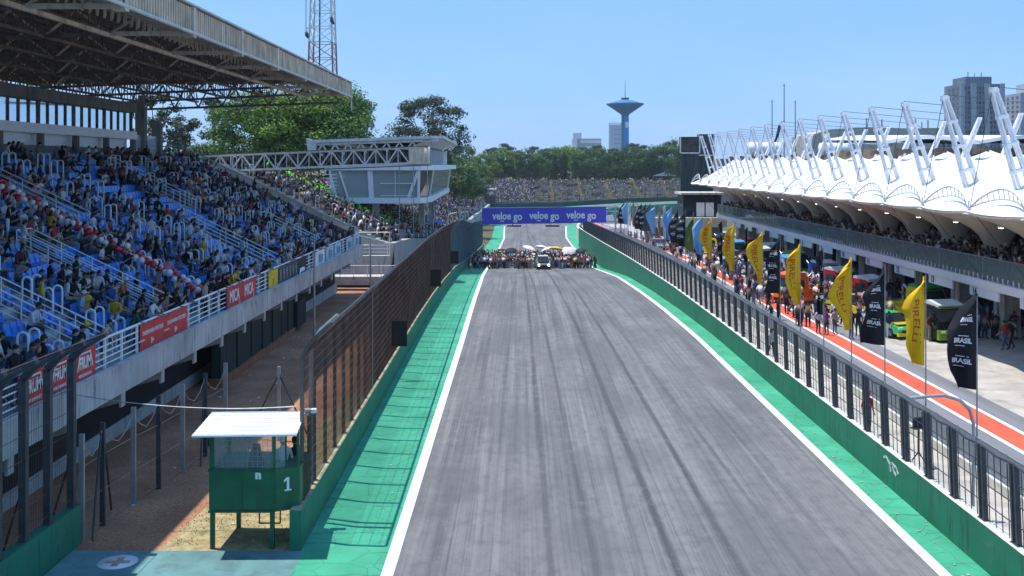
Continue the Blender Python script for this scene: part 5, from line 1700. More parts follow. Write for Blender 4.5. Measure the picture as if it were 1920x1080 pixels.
# ------------------------------------------------------------------ feather flags along the pit wall
def flag_profile(kind, v, r1):
    if kind == 0: return min(1, .06+2.3*v)*(1-.06*v)                           # widening, then full
    if kind == 1: return min(1, .1+(2.2+.35*r1)*v)*(1-(.42+.05*r1)*sstep(.2+.05*r1, 1, v))              # broad high, narrowing
    if kind == 2: return (.30+.16*math.sin(v*7+r1))*(1-.2*v)                   # furled
    return min(.85, .08+1.6*v)*(1-.25*sstep(.5, 1, v))
def make_flag(x, y, z, kind, color, label, text, group, hgt=3.65, wid=1.08, top=6.75):
    root = empty("feather_flag", (x, y, z), label=label, cat="flag", group=group)
    b = MB(); b.tube((0,0,0),(0,0,top),.035,7,r2=.02); b.build("pole", M['galv'], root)
    b = MB(); b.lathe([(.09,0),(.09,.3),(.05,.34)], 8); b.build("base_sleeve", M['post'], root)
    r1 = rnd.uniform(0, 6); r2 = rnd.uniform(0, 6); drop = rnd.uniform(.2, .5)
    def P(u, v):
        w_ = wid*flag_profile(kind, v, r1)*(1+.10*math.sin(v*8+r1*2)-.12*abs(math.sin(v*5+r2)))
        sag = drop*u*math.exp(-3.5*v) + .12*u*math.sin(r2)
        fold = .24*u*math.sin(u*5+v*4+r1) + .15*math.sin(u*9-v*3.5+r2)*u + .07*math.sin(v*13+u*3+r1)*u
        if kind in (1, 2, 3): fold += .18*math.sin(u*11+r1+v*1.5)*(1-flag_profile(kind, v, r1))
        return Vector((-.03-u*w_, fold, top-.06-v*hgt-sag))
    nu, nv = 16, 34
    vs = [P(i/nu, j/nv) for j in range(nv+1) for i in range(nu+1)]
    fs = [(j*(nu+1)+i, j*(nu+1)+i+1, (j+1)*(nu+1)+i+1, (j+1)*(nu+1)+i) for j in range(nv) for i in range(nu)]
    b = MB(); b.add(vs, fs, 0, True)
    q = len(vs); vb = [p+Vector((0,.008,0)) for p in vs]
    b.add(vb, [f[::-1] for f in fs], 0, True)
    c = b.build("cloth", M['flagcol'], root); c.color = (*color, 1)
    def decal(me, place, m):
        bm = bmesh.new(); bm.from_mesh(me)
        bmesh.ops.triangulate(bm, faces=bm.faces)
        bmesh.ops.subdivide_edges(bm, edges=[e for e in bm.edges if e.calc_length() > .15], cuts=1)
        for v in bm.verts:
            u, vv = place(v.co)
            u = min(1, max(0, u)); vv = min(1, max(0, vv))
            p = P(u, vv); v.co = p + Vector((0, -.014 if v.co.y <= 0 else -.010, 0))
        me2 = bpy.data.meshes.new("lettering"); bm.to_mesh(me2); bm.free()
        me2.materials.append(m)
        o = bpy.data.objects.new("lettering", me2); COL.objects.link(o); setpar(o, c)
    if text == "B":
        for vc in (.30, .52, .73):
            me = text_mesh("BRASIL", .25, M['dwhite'], bold=.008, xs=1.0)
            decal(me, lambda co, vc=vc: (.5-co.x/wid*.86/1.0, vc-co.z/hgt), M['dwhite'])
            bb = MB(); bb.box(-.2,.25,-.01,0,.17,.2); bb.box(-.3,.1,-.01,0,-.2,-.175); me = bb.mesh("lettering", M['dwhite'])
            decal(me, lambda co, vc=vc: (.5-co.x/wid*.86, vc-co.z/hgt), M['dwhite'])
    elif text == "P":
        me = text_mesh("PIRELLI", .56, M['dred'], bold=.004, xs=1.05)
        decal(me, lambda co: (.52-co.z/wid, .50+co.x/hgt*1.02), M['dred'])
    return root
yel, blk, lbl, wht, gry = (.86,.52,.008), (.010,.010,.016), (.20,.45,.72), (.72,.74,.76), (.08,.085,.10)
seq = ["B","Y","B","Y","b","Y","B","Y","b","Y","b","Y","L","G","B","B","L","W","T","L","K","B","B","W","T","W","L","B"]
fl = {"B":(0,blk,"B"),"b":(2,blk,"B"),"Y":(1,yel,"P"),"y":(2,yel,"P"),"L":(1,lbl,None),"W":(2,wht,None),"G":(3,(.12,.18,.03),None),"T":(2,(.45,.36,.28),None),"K":(0,gry,None)}
order = ["nearest", "second", "third", "fourth", "fifth", "sixth", "seventh", "eighth", "ninth", "tenth", "eleventh", "twelfth", "thirteenth", "fourteenth"]
cnt = {}
for k, s_ in enumerate(seq):
    y = 38.65+4.9*k
    kind, col, tx = fl[s_]
    if s_ == "Y" and k == 1: kind = 1
    cname = {yel:"yellow", blk:"black", lbl:"light blue", wht:"white", gry:"dark grey"}.get(col, "green" if s_ == "G" else "tan")
    cnt[cname] = cnt.get(cname, 0)+1
    shape = {0:"spread", 1:"flaring", 2:"furled narrow", 3:"half folded"}[kind]
    txt = {"B":" with white lettering", "P":" with red vertical lettering", None:""}[tx]
    make_flag(16.5, y, zp(y)+.38, kind, col, f"{shape} {cname} flag{txt}, {order[cnt[cname]-1]} {cname} one along the pit wall", tx, "tall flags along the pit wall", top=6.35 if k else 6.4)

# ------------------------------------------------------------------ marshal booth on legs
bt = empty("marshal_booth", (-7.75, 32.1, 0), label="green marshal booth on legs with white roof beside the track wall", cat="booth")
b = MB()
pl = [(-1.38, -.95), (.55, -.95), (1.2, -.62), (1.2, 1.0), (-1.38, 1.0)]
b.prism(pl, 'z', 1.08, 2.32); b.build("panel", M['boothgreen'], bt)
b = MB(); b.box(-1.40,.55,-.985,-.951,2.26,2.33); b.box(-1.40,.55,-.985,-.951,1.06,1.12); b.box(-.43,-.40,-.962,-.951,1.12,2.26); b.box(.53,.57,-.975,-.951,1.12,2.26); b.build("trim", mat('dark_green_trim', (.008,.085,.04), .5, .3, 3.0), bt)
b = MB()
for x, y in ((-1.30, -.86), (-1.0, .9), (.45, -.86), (.95, .9)):
    b = MB(); b.box(x-.06, x+.06, y-.06, y+.06, -.05, 1.08); b.build("leg", M['boothgreen'], bt)
b = MB()
for x, y, w_ in ((-1.31, -.88, .06), (.5, -.88, .05), (1.15, -.6, .035), (1.15, .95, .035), (-1.31, .95, .06), (.82,-.75,.025)):
    b = MB(); b.box(x-w_, x+w_, y-w_, y+w_, 2.32, 3.40 if y < 0 else 3.44); b.build("corner_post", M['boothgreen'], bt)
b = MB()
b.add([(-1.25,-.9,2.33),(.47,-.9,2.33),(.47,-.9,3.48),(-1.25,-.9,3.48)], [(0,1,2,3)]); b.add([(.55,-.9,2.33),(.80,-.77,2.33),(.80,-.77,3.45),(.55,-.9,3.45)], [(0,1,2,3)])
b.add([(-1.33,-.8,2.33),(-1.33,.9,2.33),(-1.33,.9,3.48),(-1.33,-.8,3.48)], [(0,1,2,3)])
b.build("plastic_sheet", M['booththin'], bt)
b = MB()
for k in range(11):
    x = -1.0+.148*k; b.beam((x,-.93,2.34),(x,-.93,3.46),.007)
for k in range(8): b.beam((-1.02,-.93,2.4+.15*k),(.47,-.93,2.4+.15*k),.007)
b.build("wire_grid", M['galv'], bt)
b = MB()
vs = [(-1.72,-1.5,3.44),(1.28,-1.45,3.47),(1.02,1.15,3.53),(-1.9,1.15,3.50)]
b.add(vs + [(p[0],p[1],p[2]-.05) for p in vs], [(0,1,2,3),(7,6,5,4),(0,4,5,1),(1,5,6,2),(2,6,7,3),(3,7,4,0)])
for t in (.02,.17,.34,.5,.67,.84,.98):
    p = Vector(vs[0]).lerp(Vector(vs[3]), t); q = Vector(vs[1]).lerp(Vector(vs[2]), t); b.beam(p+Vector((0,0,.012)), q+Vector((0,0,.012)), .03, .02)
b.box(.9,1.35,1.0,1.22,3.5,3.62)
b.build("roof", M['white'], bt)
b = MB(); b.path([Vector(p) for p in ((-.02,-.5,1.08),(-.02,-.5,.6),(.6,-.5,.6),(.6,-.5,1.08))], .022, 6); b.build("step", M['black'], bt)
b = MB(); b.add([(-.35,-.6,2.33),(.12,-.6,2.33),(-.02,-.6,2.95),(-.2,-.6,2.95),(-.35,-.45,2.33),(.12,-.45,2.33),(-.02,-.45,2.95),(-.2,-.45,2.95)], [(0,1,2,3),(7,6,5,4),(0,4,5,1),(1,5,6,2),(2,6,7,3),(3,7,4,0)])
b.build("hanging_coat", mat("navy_coat_cloth", (.02,.035,.08), .8, .2, 4.0), bt)
b = MB(); b.box(-.035,.035,-.015,0,-.17,.19); b.box(-.1,.1,-.015,0,-.205,-.165)
b.add([(-.035,-.015,.19),(-.035,-.015,.11),(-.12,-.015,.05),(-.12,-.015,.12),(-.035,0,.19),(-.035,0,.11),(-.12,0,.05),(-.12,0,.12)], [(0,3,2,1),(4,5,6,7),(0,4,7,3),(1,2,6,5)])
o = b.build("lettering", M['dwhite'], bt, loc=(.89, -.79, 1.86), rz=R(26.9))
letter("n", .34, M['dwhite'], bt, (.06, -.965, 2.16), bold=.02)
b = MB()
for k in range(14):
    t0, t1 = k/14, (k+1)/14
    f = lambda t: Vector((lerp(-14.3, -7.0, t), lerp(33, 33.2, t), lerp(4.2, 3.7, t)-1.0*t*(1-t)))
    b.tube(f(t0), f(t1), .018, 5)
b.build("slack_cable", M['galv'], label="slack pale cable running from the grandstand ledge to the booth roof", cat="cable")

# ------------------------------------------------------------------ vehicles
def wheel(parent, x, y, r, w_, name="wheel"):
    b = MB(); b.lathe([(r*.55,-w_/2),(r*.94,-w_/2),(r,-w_/2+.05),(r,w_/2-.05),(r*.94,w_/2),(r*.55,w_/2)], 18, M=Matrix.Rotation(R(90),4,'Y'))
    t = b.build(name, M['rubber'], parent, loc=(x, y, r))
    s_ = 1 if x > 0 else -1
    b = MB(); b.lathe([(.03,.02),(r*.3,.03),(r*.52,.0),(r*.56,.03),(r*.56,-.04)], 14, M=Matrix.Rotation(R(90)*s_,4,'Y'))
    b.build("rim", M['silver'], t, loc=(s_*w_/2, 0, 0))
    return t
def paint(root, main, accent):
    def go(o):
        for c in kids(o):
            if c.name.split('.')[0] in ("accent_panel", "roof_deflector", "bumper"): c.color = (*accent, 1)
            else: c.color = (*main, 1)
            go(c)
    go(root)
def make_truck():
    t = empty("race_truck")
    b = MB()
    prof = [(-2.75,.75),(-2.80,1.5),(-2.45,2.45),(-2.2,2.62),(-.95,2.7),(-.75,2.5),(-.7,.75)]
    n = len(prof)
    vs = [(-1.2, y, z) for y, z in prof] + [(1.2, y, z) for y, z in prof]
    for i in (2, 3, 4, 5):                      # tumblehome
        for o_ in (0, n):
            v = vs[i+o_]; vs[i+o_] = (v[0]*.90, v[1], v[2])
    fs = [(k, (k+1) % n, n+(k+1) % n, n+k) for k in range(n)] + [tuple(range(n-1,-1,-1)), tuple(range(n,2*n))]
    b.add(vs, fs); b.build("cab", M['body'], t)
    b = MB()
    b.add([(-1.08,-2.80,1.55),(1.08,-2.80,1.55),(.98,-2.48,2.40),(-.98,-2.48,2.40)], [(0,1,2,3)])
    b.v = [(p[0], p[1]-.02, p[2]) for p in b.v]; b.add([(p[0],p[1]+.015,p[2]) for p in b.v], [(3,2,1,0)])
    b.build("windscreen", M['darkglass'], t)
    for s_ in (-1, 1):
        b = MB(); b.add([(s_*1.215,-2.45,1.6),(s_*1.215,-1.2,1.6),(s_*1.12,-1.25,2.3),(s_*1.12,-2.2,2.3)], [(0,1,2,3)])
        b.add([(p[0]-.02*s_,p[1],p[2]) for p in b.v], [(3,2,1,0)]); b.build("side_window", M['darkglass'], t)
        b = MB(); b.cbox((s_*1.42,-2.55,1.95),(.14,.1,.5)); b.tube((s_*1.2,-2.5,2.1),(s_*1.4,-2.5,2.1),.025,5); b.build("mirror", M['black'], t)
        b = MB(); b.cbox((s_*.92,-2.99,.78),(.34,.06,.18)); b.build("headlight", M['white'], t)
        b = MB(); b.prism([(-2.72,.3),(-2.72,.98),(-2.35,1.2),(-1.55,1.2),(-1.2,.95),(-1.2,.3)], 'x', s_*1.0, s_*1.27); b.build("fender", M['body'], t)
        b = MB(); b.prism([(.55,.8),(.75,1.15),(2.1,1.15),(2.35,.8)], 'x', s_*.75, s_*1.27); b.build("fender", M['body'], t)
        b = MB(); b.box(s_*1.0, s_*1.22, -1.15, .6, .3, .85); b.build("side_skirt", M['body'], t)
        b = MB(); b.tube((s_*.85,-.5,.9),(s_*.85,-.5,2.5),.1,8); b.tube((s_*.85,-.5,2.5),(s_*.85,-.15,2.75),.1,8); b.build("exhaust_stack", M['silver'], t)
        wheel(t, s_*1.05, -1.95, .52, .36); wheel(t, s_*1.0, 1.45, .52, .5)
    b = MB(); b.prism([(-3.05,.22),(-3.05,.62),(-2.95,.95),(-2.76,.95),(-2.76,.22)], 'x', -1.27, 1.27); b.build("bumper", M['body'], t)
    b = MB()
    for k in range(4): b.box(-.72,.72,-2.86,-2.80,.98+.13*k,1.06+.13*k)
    b.box(-.7,.7,-3.08,-3.05,.32,.58); b.build("grille", M['black'], t)
    b = MB(); b.box(-.9,.9,-2.96,-2.94,.66,.9); b.box(-1.21,-1.205,-2.3,-.9,1.0,1.45); b.box(1.205,1.21,-2.3,-.9,1.0,1.45); b.box(-1.0,1.0,-2.7,-2.2,2.47,2.52); b.build("accent_panel", M['body'], t)
    b = MB(); b.prism([(-2.5,2.55),(-2.62,2.72),(-1.3,2.98),(-.9,2.9),(-.9,2.68)], 'x', -1.02, 1.02); b.build("roof_deflector", M['body'], t)
    b = MB(); b.prism([(-.7,.6),(-.7,1.45),(.4,1.25),(2.6,1.0),(2.8,.9),(2.8,.6)], 'x', -.75, .75); b.build("rear_deck", M['body'], t)
    b = MB(); b.beam((-.5,-.6,.8),(-.5,2.7,.6),.16,.24); b.beam((.5,-.6,.8),(.5,2.7,.6),.16,.24); b.build("chassis", M['black'], t)
    return t
def make_car(kind="car"):
    t = empty("parked_car")
    b = MB()
    prof = [(-2.1,.35),(-2.15,.62),(-2.0,.82),(-1.0,.98),(1.0,1.0),(1.95,.98),(2.12,.7),(2.1,.35)]
    n = len(prof); vs = [(-.88,y,z) for y,z in prof]+[(.88,y,z) for y,z in prof]
    fs = [(k,(k+1)%n,n+(k+1)%n,n+k) for k in range(n)]+[tuple(range(n-1,-1,-1)),tuple(range(n,2*n))]
    b.add(vs, fs); b.build("body", M['body'], t)
    b = MB(); top = [(-1.05,.97),(-.35,1.48),(.9,1.5),(1.6,1.0)]
    vs = [(-.80,y,z) for y,z in top]+[(.80,y,z) for y,z in top]
    for i in (1,2,5,6): vs[i] = (vs[i][0]*.82, vs[i][1], vs[i][2])
    b.add(vs, [(0,1,5,4),(2,3,7,6),(0,3,2,1),(4,5,6,7)]); b.build("window", M['darkglass'], t)
    b = MB(); b.add([(-.66,-.36,1.485),(.66,-.36,1.485),(.66,.92,1.505),(-.66,.92,1.505),(-.64,-.3,1.54),(.64,-.3,1.54),(.64,.86,1.55),(-.64,.86,1.55)], [(4,5,6,7),(0,1,5,4),(1,2,6,5),(2,3,7,6),(3,0,4,7)]); b.build("roof", M['body'], t)
    for s_ in (-1, 1):
        b = MB(); b.cbox((s_*.64,-2.1,.72),(.34,.1,.14)); b.build("headlight", M['white'], t)
        b = MB(); b.cbox((s_*.98,-.85,1.02),(.2,.1,.13)); b.build("mirror", M['body'], t)
        wheel(t, s_*.8, -1.35, .34, .24); wheel(t, s_*.8, 1.35, .34, .24)
    b = MB(); b.box(-.5,.5,-2.2,-2.13,.42,.6); b.build("grille", M['black'], t)
    b = MB(); b.prism([(-2.24,.22),(-2.24,.42),(-2.05,.46),(-2.05,.22)], 'x', -.9, .9); b.build("bumper", M['body'], t)
    b = MB(); b.box(-.7,.7,-1.9,-1.1,.93,.975); b.box(-.885,.885,-1.0,1.5,.62,.74); b.build("accent_panel", M['body'], t)
    return t
TK = make_truck(); tk_used = [False]
def truck(x, y, rz, main, accent, label, group="race trucks and cars in front of the garages"):
    o = TK if not tk_used[0] else copy_tree(TK)
    tk_used[0] = True
    o.location = (x, y, zp(y)); o.rotation_euler = (0, 0, R(rz)); o.scale = (.92, .92, .86)
    tag(o, label, "race truck", group); paint(o, main, accent); return o
blkc, limec, orgc, redc, blu, yl, wh, grn, lb = (.015,.016,.018), (.16,.30,.02), (.72,.13,.015), (.50,.02,.02), (.02,.08,.38), (.72,.52,.02), (.72,.72,.72), (.03,.38,.10), (.10,.36,.62)
VEH = []
TRUCKS = [(26.7,70.0,14,blkc,limec,"black race truck with lime green bumper nearest the corner garages"),
 (29.0,79.6,24,yl,grn,"tall yellow race truck with green bumper behind the yellow flag"),
 (26.6,85.5,30,redc,wh,"bright red race truck with white deflector, nearer of two red ones"),
 (23.3,87.5,-62,orgc,orgc,"all orange race truck standing sideways close to the pit lane"),
 (26.3,92.5,30,(.42,.015,.02),wh,"dark red race truck with white deflector behind the bright red one"),
 (27.0,99.0,25,blu,wh,"deep blue race truck with white trim facing the pit lane"),
 (24.6,104.5,35,(.45,.5,.55),lb,"silver race truck with light blue trim near the pit lane"),
 (27.2,110,22,blu,limec,"deep blue race truck with lime bumper and deflector"),
 (24.8,115.5,32,lb,wh,"light blue race truck with white deflector in the middle row"),
 (27.2,121,25,blkc,wh,"black race truck with white deflector far along the apron"),
 (24.5,127,30,wh,lb,"white race truck with light blue bumper"),
 (27,133,25,wh,redc,"white race truck with red bumper and deflector"),
 (24.6,139,30,yl,blkc,"yellow race truck with black bumper far down the apron"),
 (27,146,25,lb,blu,"light blue race truck with deep blue bumper at the far end")]
for T in TRUCKS: VEH.append((truck(*T), T))
for c in kids(VEH[0][0]):
    if c.name.startswith('roof_deflector'): c.color = (.72, .72, .70, 1)
CR = make_car(); cr_used = [False]
def car(x, y, z, rz, main, accent, label, group=None, name="race_car"):
    o = CR if not cr_used[0] else copy_tree(CR)
    cr_used[0] = True
    o.name = name
    o.location = (x, y, z); o.rotation_euler = (0, 0, R(rz))
    tag(o, label, "car", group); paint(o, main, accent); return o
for (x, y, rz, m1, m2, lab) in ((24.2,70.6,20,(.05,.50,.16),yl,"low green race car with yellow bumper beside the black truck"),
   (24.4,80.2,25,yl,blkc,"low yellow race car with dark stripes behind the crowd"),
   (23.9,95.5,30,(.02,.25,.55),wh,"low blue race car with white stripe in front of the garages"),
   (23.6,109,30,wh,blkc,"low white race car with black stripe in front of the garages"),
   (24.0,121.5,30,lb,wh,"low light blue race car with white bumper farther down the apron")):
    car(x, y, zp(y), rz, m1, m2, lab, "race trucks and cars in front of the garages")
# silver car standing in the pit lane with a red roof light
o = car(19.3, 150, zp(150), 8, (.48,.50,.52), (.30,.30,.31), "silver car with red light bar standing in the far pit lane", None, "safety_car")
b = MB(); b.box(-.5,.5,-.05,.25,1.55,1.72); b.build("light_bar", M['balloon_red'], o)
# pickup leading the grid, headlamps lit
o = car((1018-978)*148/F, 148, zt(148), 2, (.60,.63,.60), (.03,.03,.03), "white and black car with lit headlamps in front of the grid crowd", None, "lead_car")
o.scale = (1.05, 1.0, 1.22)
for s_ in (-1, 1):
    b = MB(); b.lathe([(.02,-.03),(.11,-.02),(.13,.02)], 10, (s_*.64,-2.27,.60), M=Matrix.Rotation(R(90),4,'X')); b.build("lit_headlamp", M['lampw'], o)
for c in kids(o):
    if c.name.startswith("body"): c.color = (.20,.22,.20,1)
    if c.name.startswith("bumper"): c.color = (.02,.02,.02,1)
o = car(-3.4, 176, zt(176), 0, (.62,.64,.66), (.62,.64,.66), "white car with red roof light bar behind the grid crowd", None, "safety_car")
b = MB(); b.box(-.6,.6,-.05,.3,1.55,1.85); b.build("light_bar", M['balloon_red'], o)
for (x, y, m1, m2, lab) in ((1.5,157,wh,redc,"white race car half hidden in the grid crowd"), (6.2,155,orgc,blkc,"orange race car half hidden in the grid crowd"), (-1.8,161,blu,wh,"blue race car half hidden in the grid crowd")):
    car(x, y, zt(y), 0, m1, m2, lab, "race cars on the grid")
# umbrellas over the grid
def umbrella(x, y, z, r, color, label):
    root = empty("umbrella", (x, y, z), label=label, cat="umbrella", group="umbrellas over the grid crowd")
    root.rotation_euler = (rnd.uniform(-.3,.45), rnd.uniform(-.4,.4), rnd.uniform(0,3))
    b = MB(); b.tube((0,0,0.9),(0,0,2.35),.02,5); b.build("shaft", M['post'], root)
    b = MB(); b.lathe([(r,1.95),(r*.8,2.12),(r*.45,2.27),(.03,2.36),(.02,2.33),(r*.45,2.22),(r*.8,2.07)], 8, sm=False); c = b.build("canopy", M['flagcol'], root); c.color = (*color, 1)
for k, (px, y, c, lab) in enumerate(((985,166,(.75,.72,.74),"large white umbrella nearest the middle of the grid"), (1012,168,(.75,.72,.74),"white umbrella second from the middle, touching its neighbour"), (1034,164,(.72,.70,.72),"white umbrella in the centre of the right group"), (1066,166,(.70,.68,.70),"white umbrella right before the dark one"), (1085,168,(.03,.03,.04),"dark umbrella at the right end of the group"), (1040,160,(.70,.45,.03),"yellow umbrella in the grid crowd"), (960,170,(.02,.02,.03),"black umbrella left of the white ones"), (1062,160,(.72,.68,.70),"low white umbrella in front of the others"))):
    umbrella((px-978)*y/F, y-3+rnd.uniform(-3,4), zt(y-3)+rnd.uniform(-.3,.55), 1.12 if c[0] > .5 else 1.0, c, lab)
# marker cone by the left wall
o = empty("traffic_cone", (-7.0, 146, zt(146)), label="tall orange marker at the foot of the left wall near the grid", cat="cone")
b = MB(); b.lathe([(.32,0),(.30,.06),(.2,.07),(.10,1.35),(.04,1.4)], 12); b.build("cone", M['orange'], o)
b = MB(); b.lathe([(.175,.5),(.145,.8)], 12); b.build("reflective_band", M['white'], o)

# ------------------------------------------------------------------ people
def m_skin():
    m, t, b = base("skin")
    oi = N(t, 'ShaderNodeObjectInfo')
    t.links.new(ramp(t, oi.outputs['Random'], [(0.0,(.34,.19,.13)),(.35,(.42,.25,.18)),(.6,(.22,.12,.08)),(.8,(.47,.29,.21)),(1.0,(.12,.065,.045))]), b.inputs['Base Color'])
    b.inputs['Roughness'].default_value = .6
    return m
def m_trouser():
    m, t, b = base("trousers")
    oi = N(t, 'ShaderNodeObjectInfo')
    r_ = ramp(t, oi.outputs['Alpha'], [(0.0,(.02,.022,.03)),(.2,(.05,.085,.17)),(.4,(.16,.24,.36)),(.6,(.30,.26,.19)),(.8,(.62,.62,.60))])
    bpy.context.view_layer.update()
    r_.node.color_ramp.interpolation = 'CONSTANT'
    t.links.new(r_, b.inputs['Base Color']); b.inputs['Roughness'].default_value = .85
    return m
SK, TRO = m_skin(), m_trouser()
SHIRT = objcol("shirt_cloth", .85, .25, 7.0)
HAIRM = objcol("hair_or_hat", .7, .2, 12.0)
SHOE = mat("dark_shoe", (.04,.04,.045), .7, .3, 6.)
EYE = mat("eye_dark", (.02,.015,.012), .3, .1, 9.)
PM = [SK, SHIRT, TRO, SHOE, EYE]

def skeleton(pose):
    """joints (facing -Y), links with a body region; lower legs first, all rooted at the pelvis"""
    J = {}; E = []
    sit = pose.startswith('sit')
    hz = .58 if sit else .93
    lean = {'sit': -.06, 'sit_lean': -.26, 'sit_phone': -.12, 'stand': 0, 'walk': -.05, 'rail': -.20, 'phone': -.03}[pose]
    J['pel'] = ((0, 0, hz), .135)
    J['waist'] = ((0, lean*.35, hz+.2), .125)
    J['chest'] = ((0, lean*.75, hz+.40), .15)
    J['neck'] = ((0, lean*1.05-.01, hz+.55), .055)
    J['skull'] = ((0, lean*1.15-.03, hz+.66), .07)
    E += [('pel','waist','shirt'), ('waist','chest','shirt'), ('chest','neck','shirt'), ('neck','skull','skin')]
    for s, n in ((-1,'l'),(1,'r')):
        sh_ = (s*.19, lean*.85, hz+.47)
        J['sh'+n] = (sh_, .062)
        if pose in ('sit', 'stand'): el, wr = (s*.25, lean*.6+.04, hz+.22), ((s*.16, -.24, hz+.10) if sit else (s*.27, -.04, hz-.03))
        elif pose == 'sit_lean': el, wr = (s*.24, -.30, hz+.17), (s*.07, -.46, hz+.12)
        elif pose in ('sit_phone','phone'): el, wr = (s*.24, lean*.6-.06, hz+.22), (s*.06, lean-.30, hz+.38)
        elif pose == 'walk': el, wr = (s*.25, .14*s, hz+.20), (s*.26, .22*s-.10, hz-.02)
        else: el, wr = (s*.27, -.30, hz+.20), (s*.16, -.50, hz+.16)
        J['el'+n] = (el, .043); J['wr'+n] = (wr, .03)
        d = (Vector(wr)-Vector(el)).normalized()
        pa = Vector(wr)+d*.065
        J['pa'+n] = (tuple(pa), .034)
        E += [('chest','sh'+n,'shirt'), ('sh'+n,'el'+n,'shirt'), ('el'+n,'wr'+n,'skin'), ('wr'+n,'pa'+n,'skin')]
        side = d.cross(Vector((0,1,0)) if abs(d.y) < .8 else Vector((0,0,1))).normalized()
        curl = d.cross(side).normalized()
        for q in range(4):
            off = side*(-.027+.018*q)
            L = (.062,.074,.068,.052)[q]
            J[f'f{q}{n}'] = (tuple(pa+off+d*.035), .010); J[f'g{q}{n}'] = (tuple(pa+off*1.15+d*(.035+L*.75)+curl*(.014+.004*q)), .0075)
            E += [('pa'+n, f'f{q}{n}', 'skin'), (f'f{q}{n}', f'g{q}{n}', 'skin')]
        J['th'+n] = (tuple(pa+side*-.04+d*.012+curl*.01), .011); E.append(('pa'+n,'th'+n,'skin'))
        if sit:
            kn, an, to = (s*.12, -.44, .50), (s*.12, -.40, .09), (s*.13, -.57, .045)
            hp = (s*.09, -.02, hz-.03)
        elif pose == 'walk':
            kn, an, to = (s*.10, -.10*s-.04, .50), (s*.09, -.26*s+.05, .09 if s > 0 else .12), (s*.10, -.26*s-.12, .04)
            hp = (s*.09, 0, hz-.06)
        else:
            kn, an, to = (s*.105, -.02, .49), (s*.115, .02, .085), (s*.13, -.15, .042)
            hp = (s*.09, 0, hz-.06)
        J['hp'+n] = (hp, .098); J['kn'+n] = (kn, .062); J['an'+n] = (an, .042); J['to'+n] = (to, .038)
        E += [('pel','hp'+n,'thigh'), ('hp'+n,'kn'+n,'thigh'), ('kn'+n,'an'+n,'shin'), ('an'+n,'to'+n,'shoe')]
    return J, E
def near_seg(p, a, b):
    ab = b-a; t = max(0, min(1, (p-a).dot(ab)/ab.length_squared)); return (p-(a+ab*t)).length
def body_mesh(pose, hi=True):
    J, E = skeleton(pose)
    names = [n for n in J if hi or n[0] not in 'fg' and not n.startswith('th')]
    E = [e for e in E if e[0] in names and e[1] in names]
    idx = {n: i for i, n in enumerate(names)}
    me = bpy.data.meshes.new("skel")
    me.from_pydata([J[n][0] for n in names], [(idx[a], idx[b_]) for a, b_, r_ in E], [])
    o = bpy.data.objects.new("skel", me); COL.objects.link(o)
    o.modifiers.new("s", 'SKIN')
    sv = me.skin_vertices[0].data
    for n in names:
        r_ = J[n][1]
        sv[idx[n]].radius = (r_*1.15, r_*.82) if n in ('chest','waist','pel') else (r_, r_)
        sv[idx[n]].use_root = (n == 'pel')
    if hi:
        s_ = o.modifiers.new("u", 'SUBSURF'); s_.levels = 1; s_.render_levels = 1
    dg = bpy.context.evaluated_depsgraph_get()
    out = bpy.data.meshes.new_from_object(o.evaluated_get(dg))
    bpy.data.objects.remove(o)
    vs = [v.co.copy() for v in out.vertices]; fs = [tuple(p.vertices) for p in out.polygons]
    bpy.data.meshes.remove(out)
    segs = [(Vector(J[a][0]), Vector(J[b_][0]), r_, J[a][1], J[b_][1]) for a, b_, r_ in E]
    reg = []
    for f in fs:
        c = sum((vs[i] for i in f), Vector())/len(f)
        reg.append(min(segs, key=lambda s_: near_seg(c, s_[0], s_[1])-.5*(s_[3]+s_[4])*.6)[2])
    # head: an egg with nose, brow and ears, sunk into the skull joint
    hc = Vector(J['skull'][0])+Vector((0,-.015,.045))
    nseg, nring = (12, 8) if hi else (7, 5)
    b0 = len(vs)
    for i in range(nring+1):
        th = math.pi*i/nring
        for k in range(nseg):
            ph = 2*math.pi*k/nseg
            x, y, z = math.sin(th)*math.cos(ph), math.sin(th)*math.sin(ph), math.cos(th)
            p = Vector((x*.077*(1-.12*max(0,-z)), y*.098, z*.122))
            if hi and y < -.9 and -.35 < z < .05: p.y -= .026          # nose
            if hi and abs(x) > .9 and abs(z) < .3: p.x *= 1.13          # ears
            if y < 0 and z < -.6: p.y -= .012                            # chin
            vs.append(hc+p)
    for i in range(nring):
        for k in range(nseg):
            fs.append((b0+i*nseg+k, b0+i*nseg+(k+1) % nseg, b0+(i+1)*nseg+(k+1) % nseg, b0+(i+1)*nseg+k)); reg.append('skin')
    if hi:                                                              # eyes and mouth as small inset faces
        for s_ in (-1, 1):
            c = hc+Vector((s_*.030,-.094,.012)); q = len(vs)
            vs += [c+Vector((-.011,0,-.006)), c+Vector((.011,0,-.006)), c+Vector((.011,0,.006)), c+Vector((-.011,0,.006))]; fs.append((q,q+1,q+2,q+3)); reg.append('eye')
        c = hc+Vector((0,-.094,-.058)); q = len(vs)
        vs += [c+Vector((-.022,0,-.005)), c+Vector((.022,0,-.005)), c+Vector((.022,0,.004)), c+Vector((-.022,0,.004))]; fs.append((q,q+1,q+2,q+3)); reg.append('eye')
    return vs, fs, reg, hc
POSES = ('sit','sit_lean','sit_phone','stand','walk','rail','phone')
BODY = {}; HC = {}; MID = {}
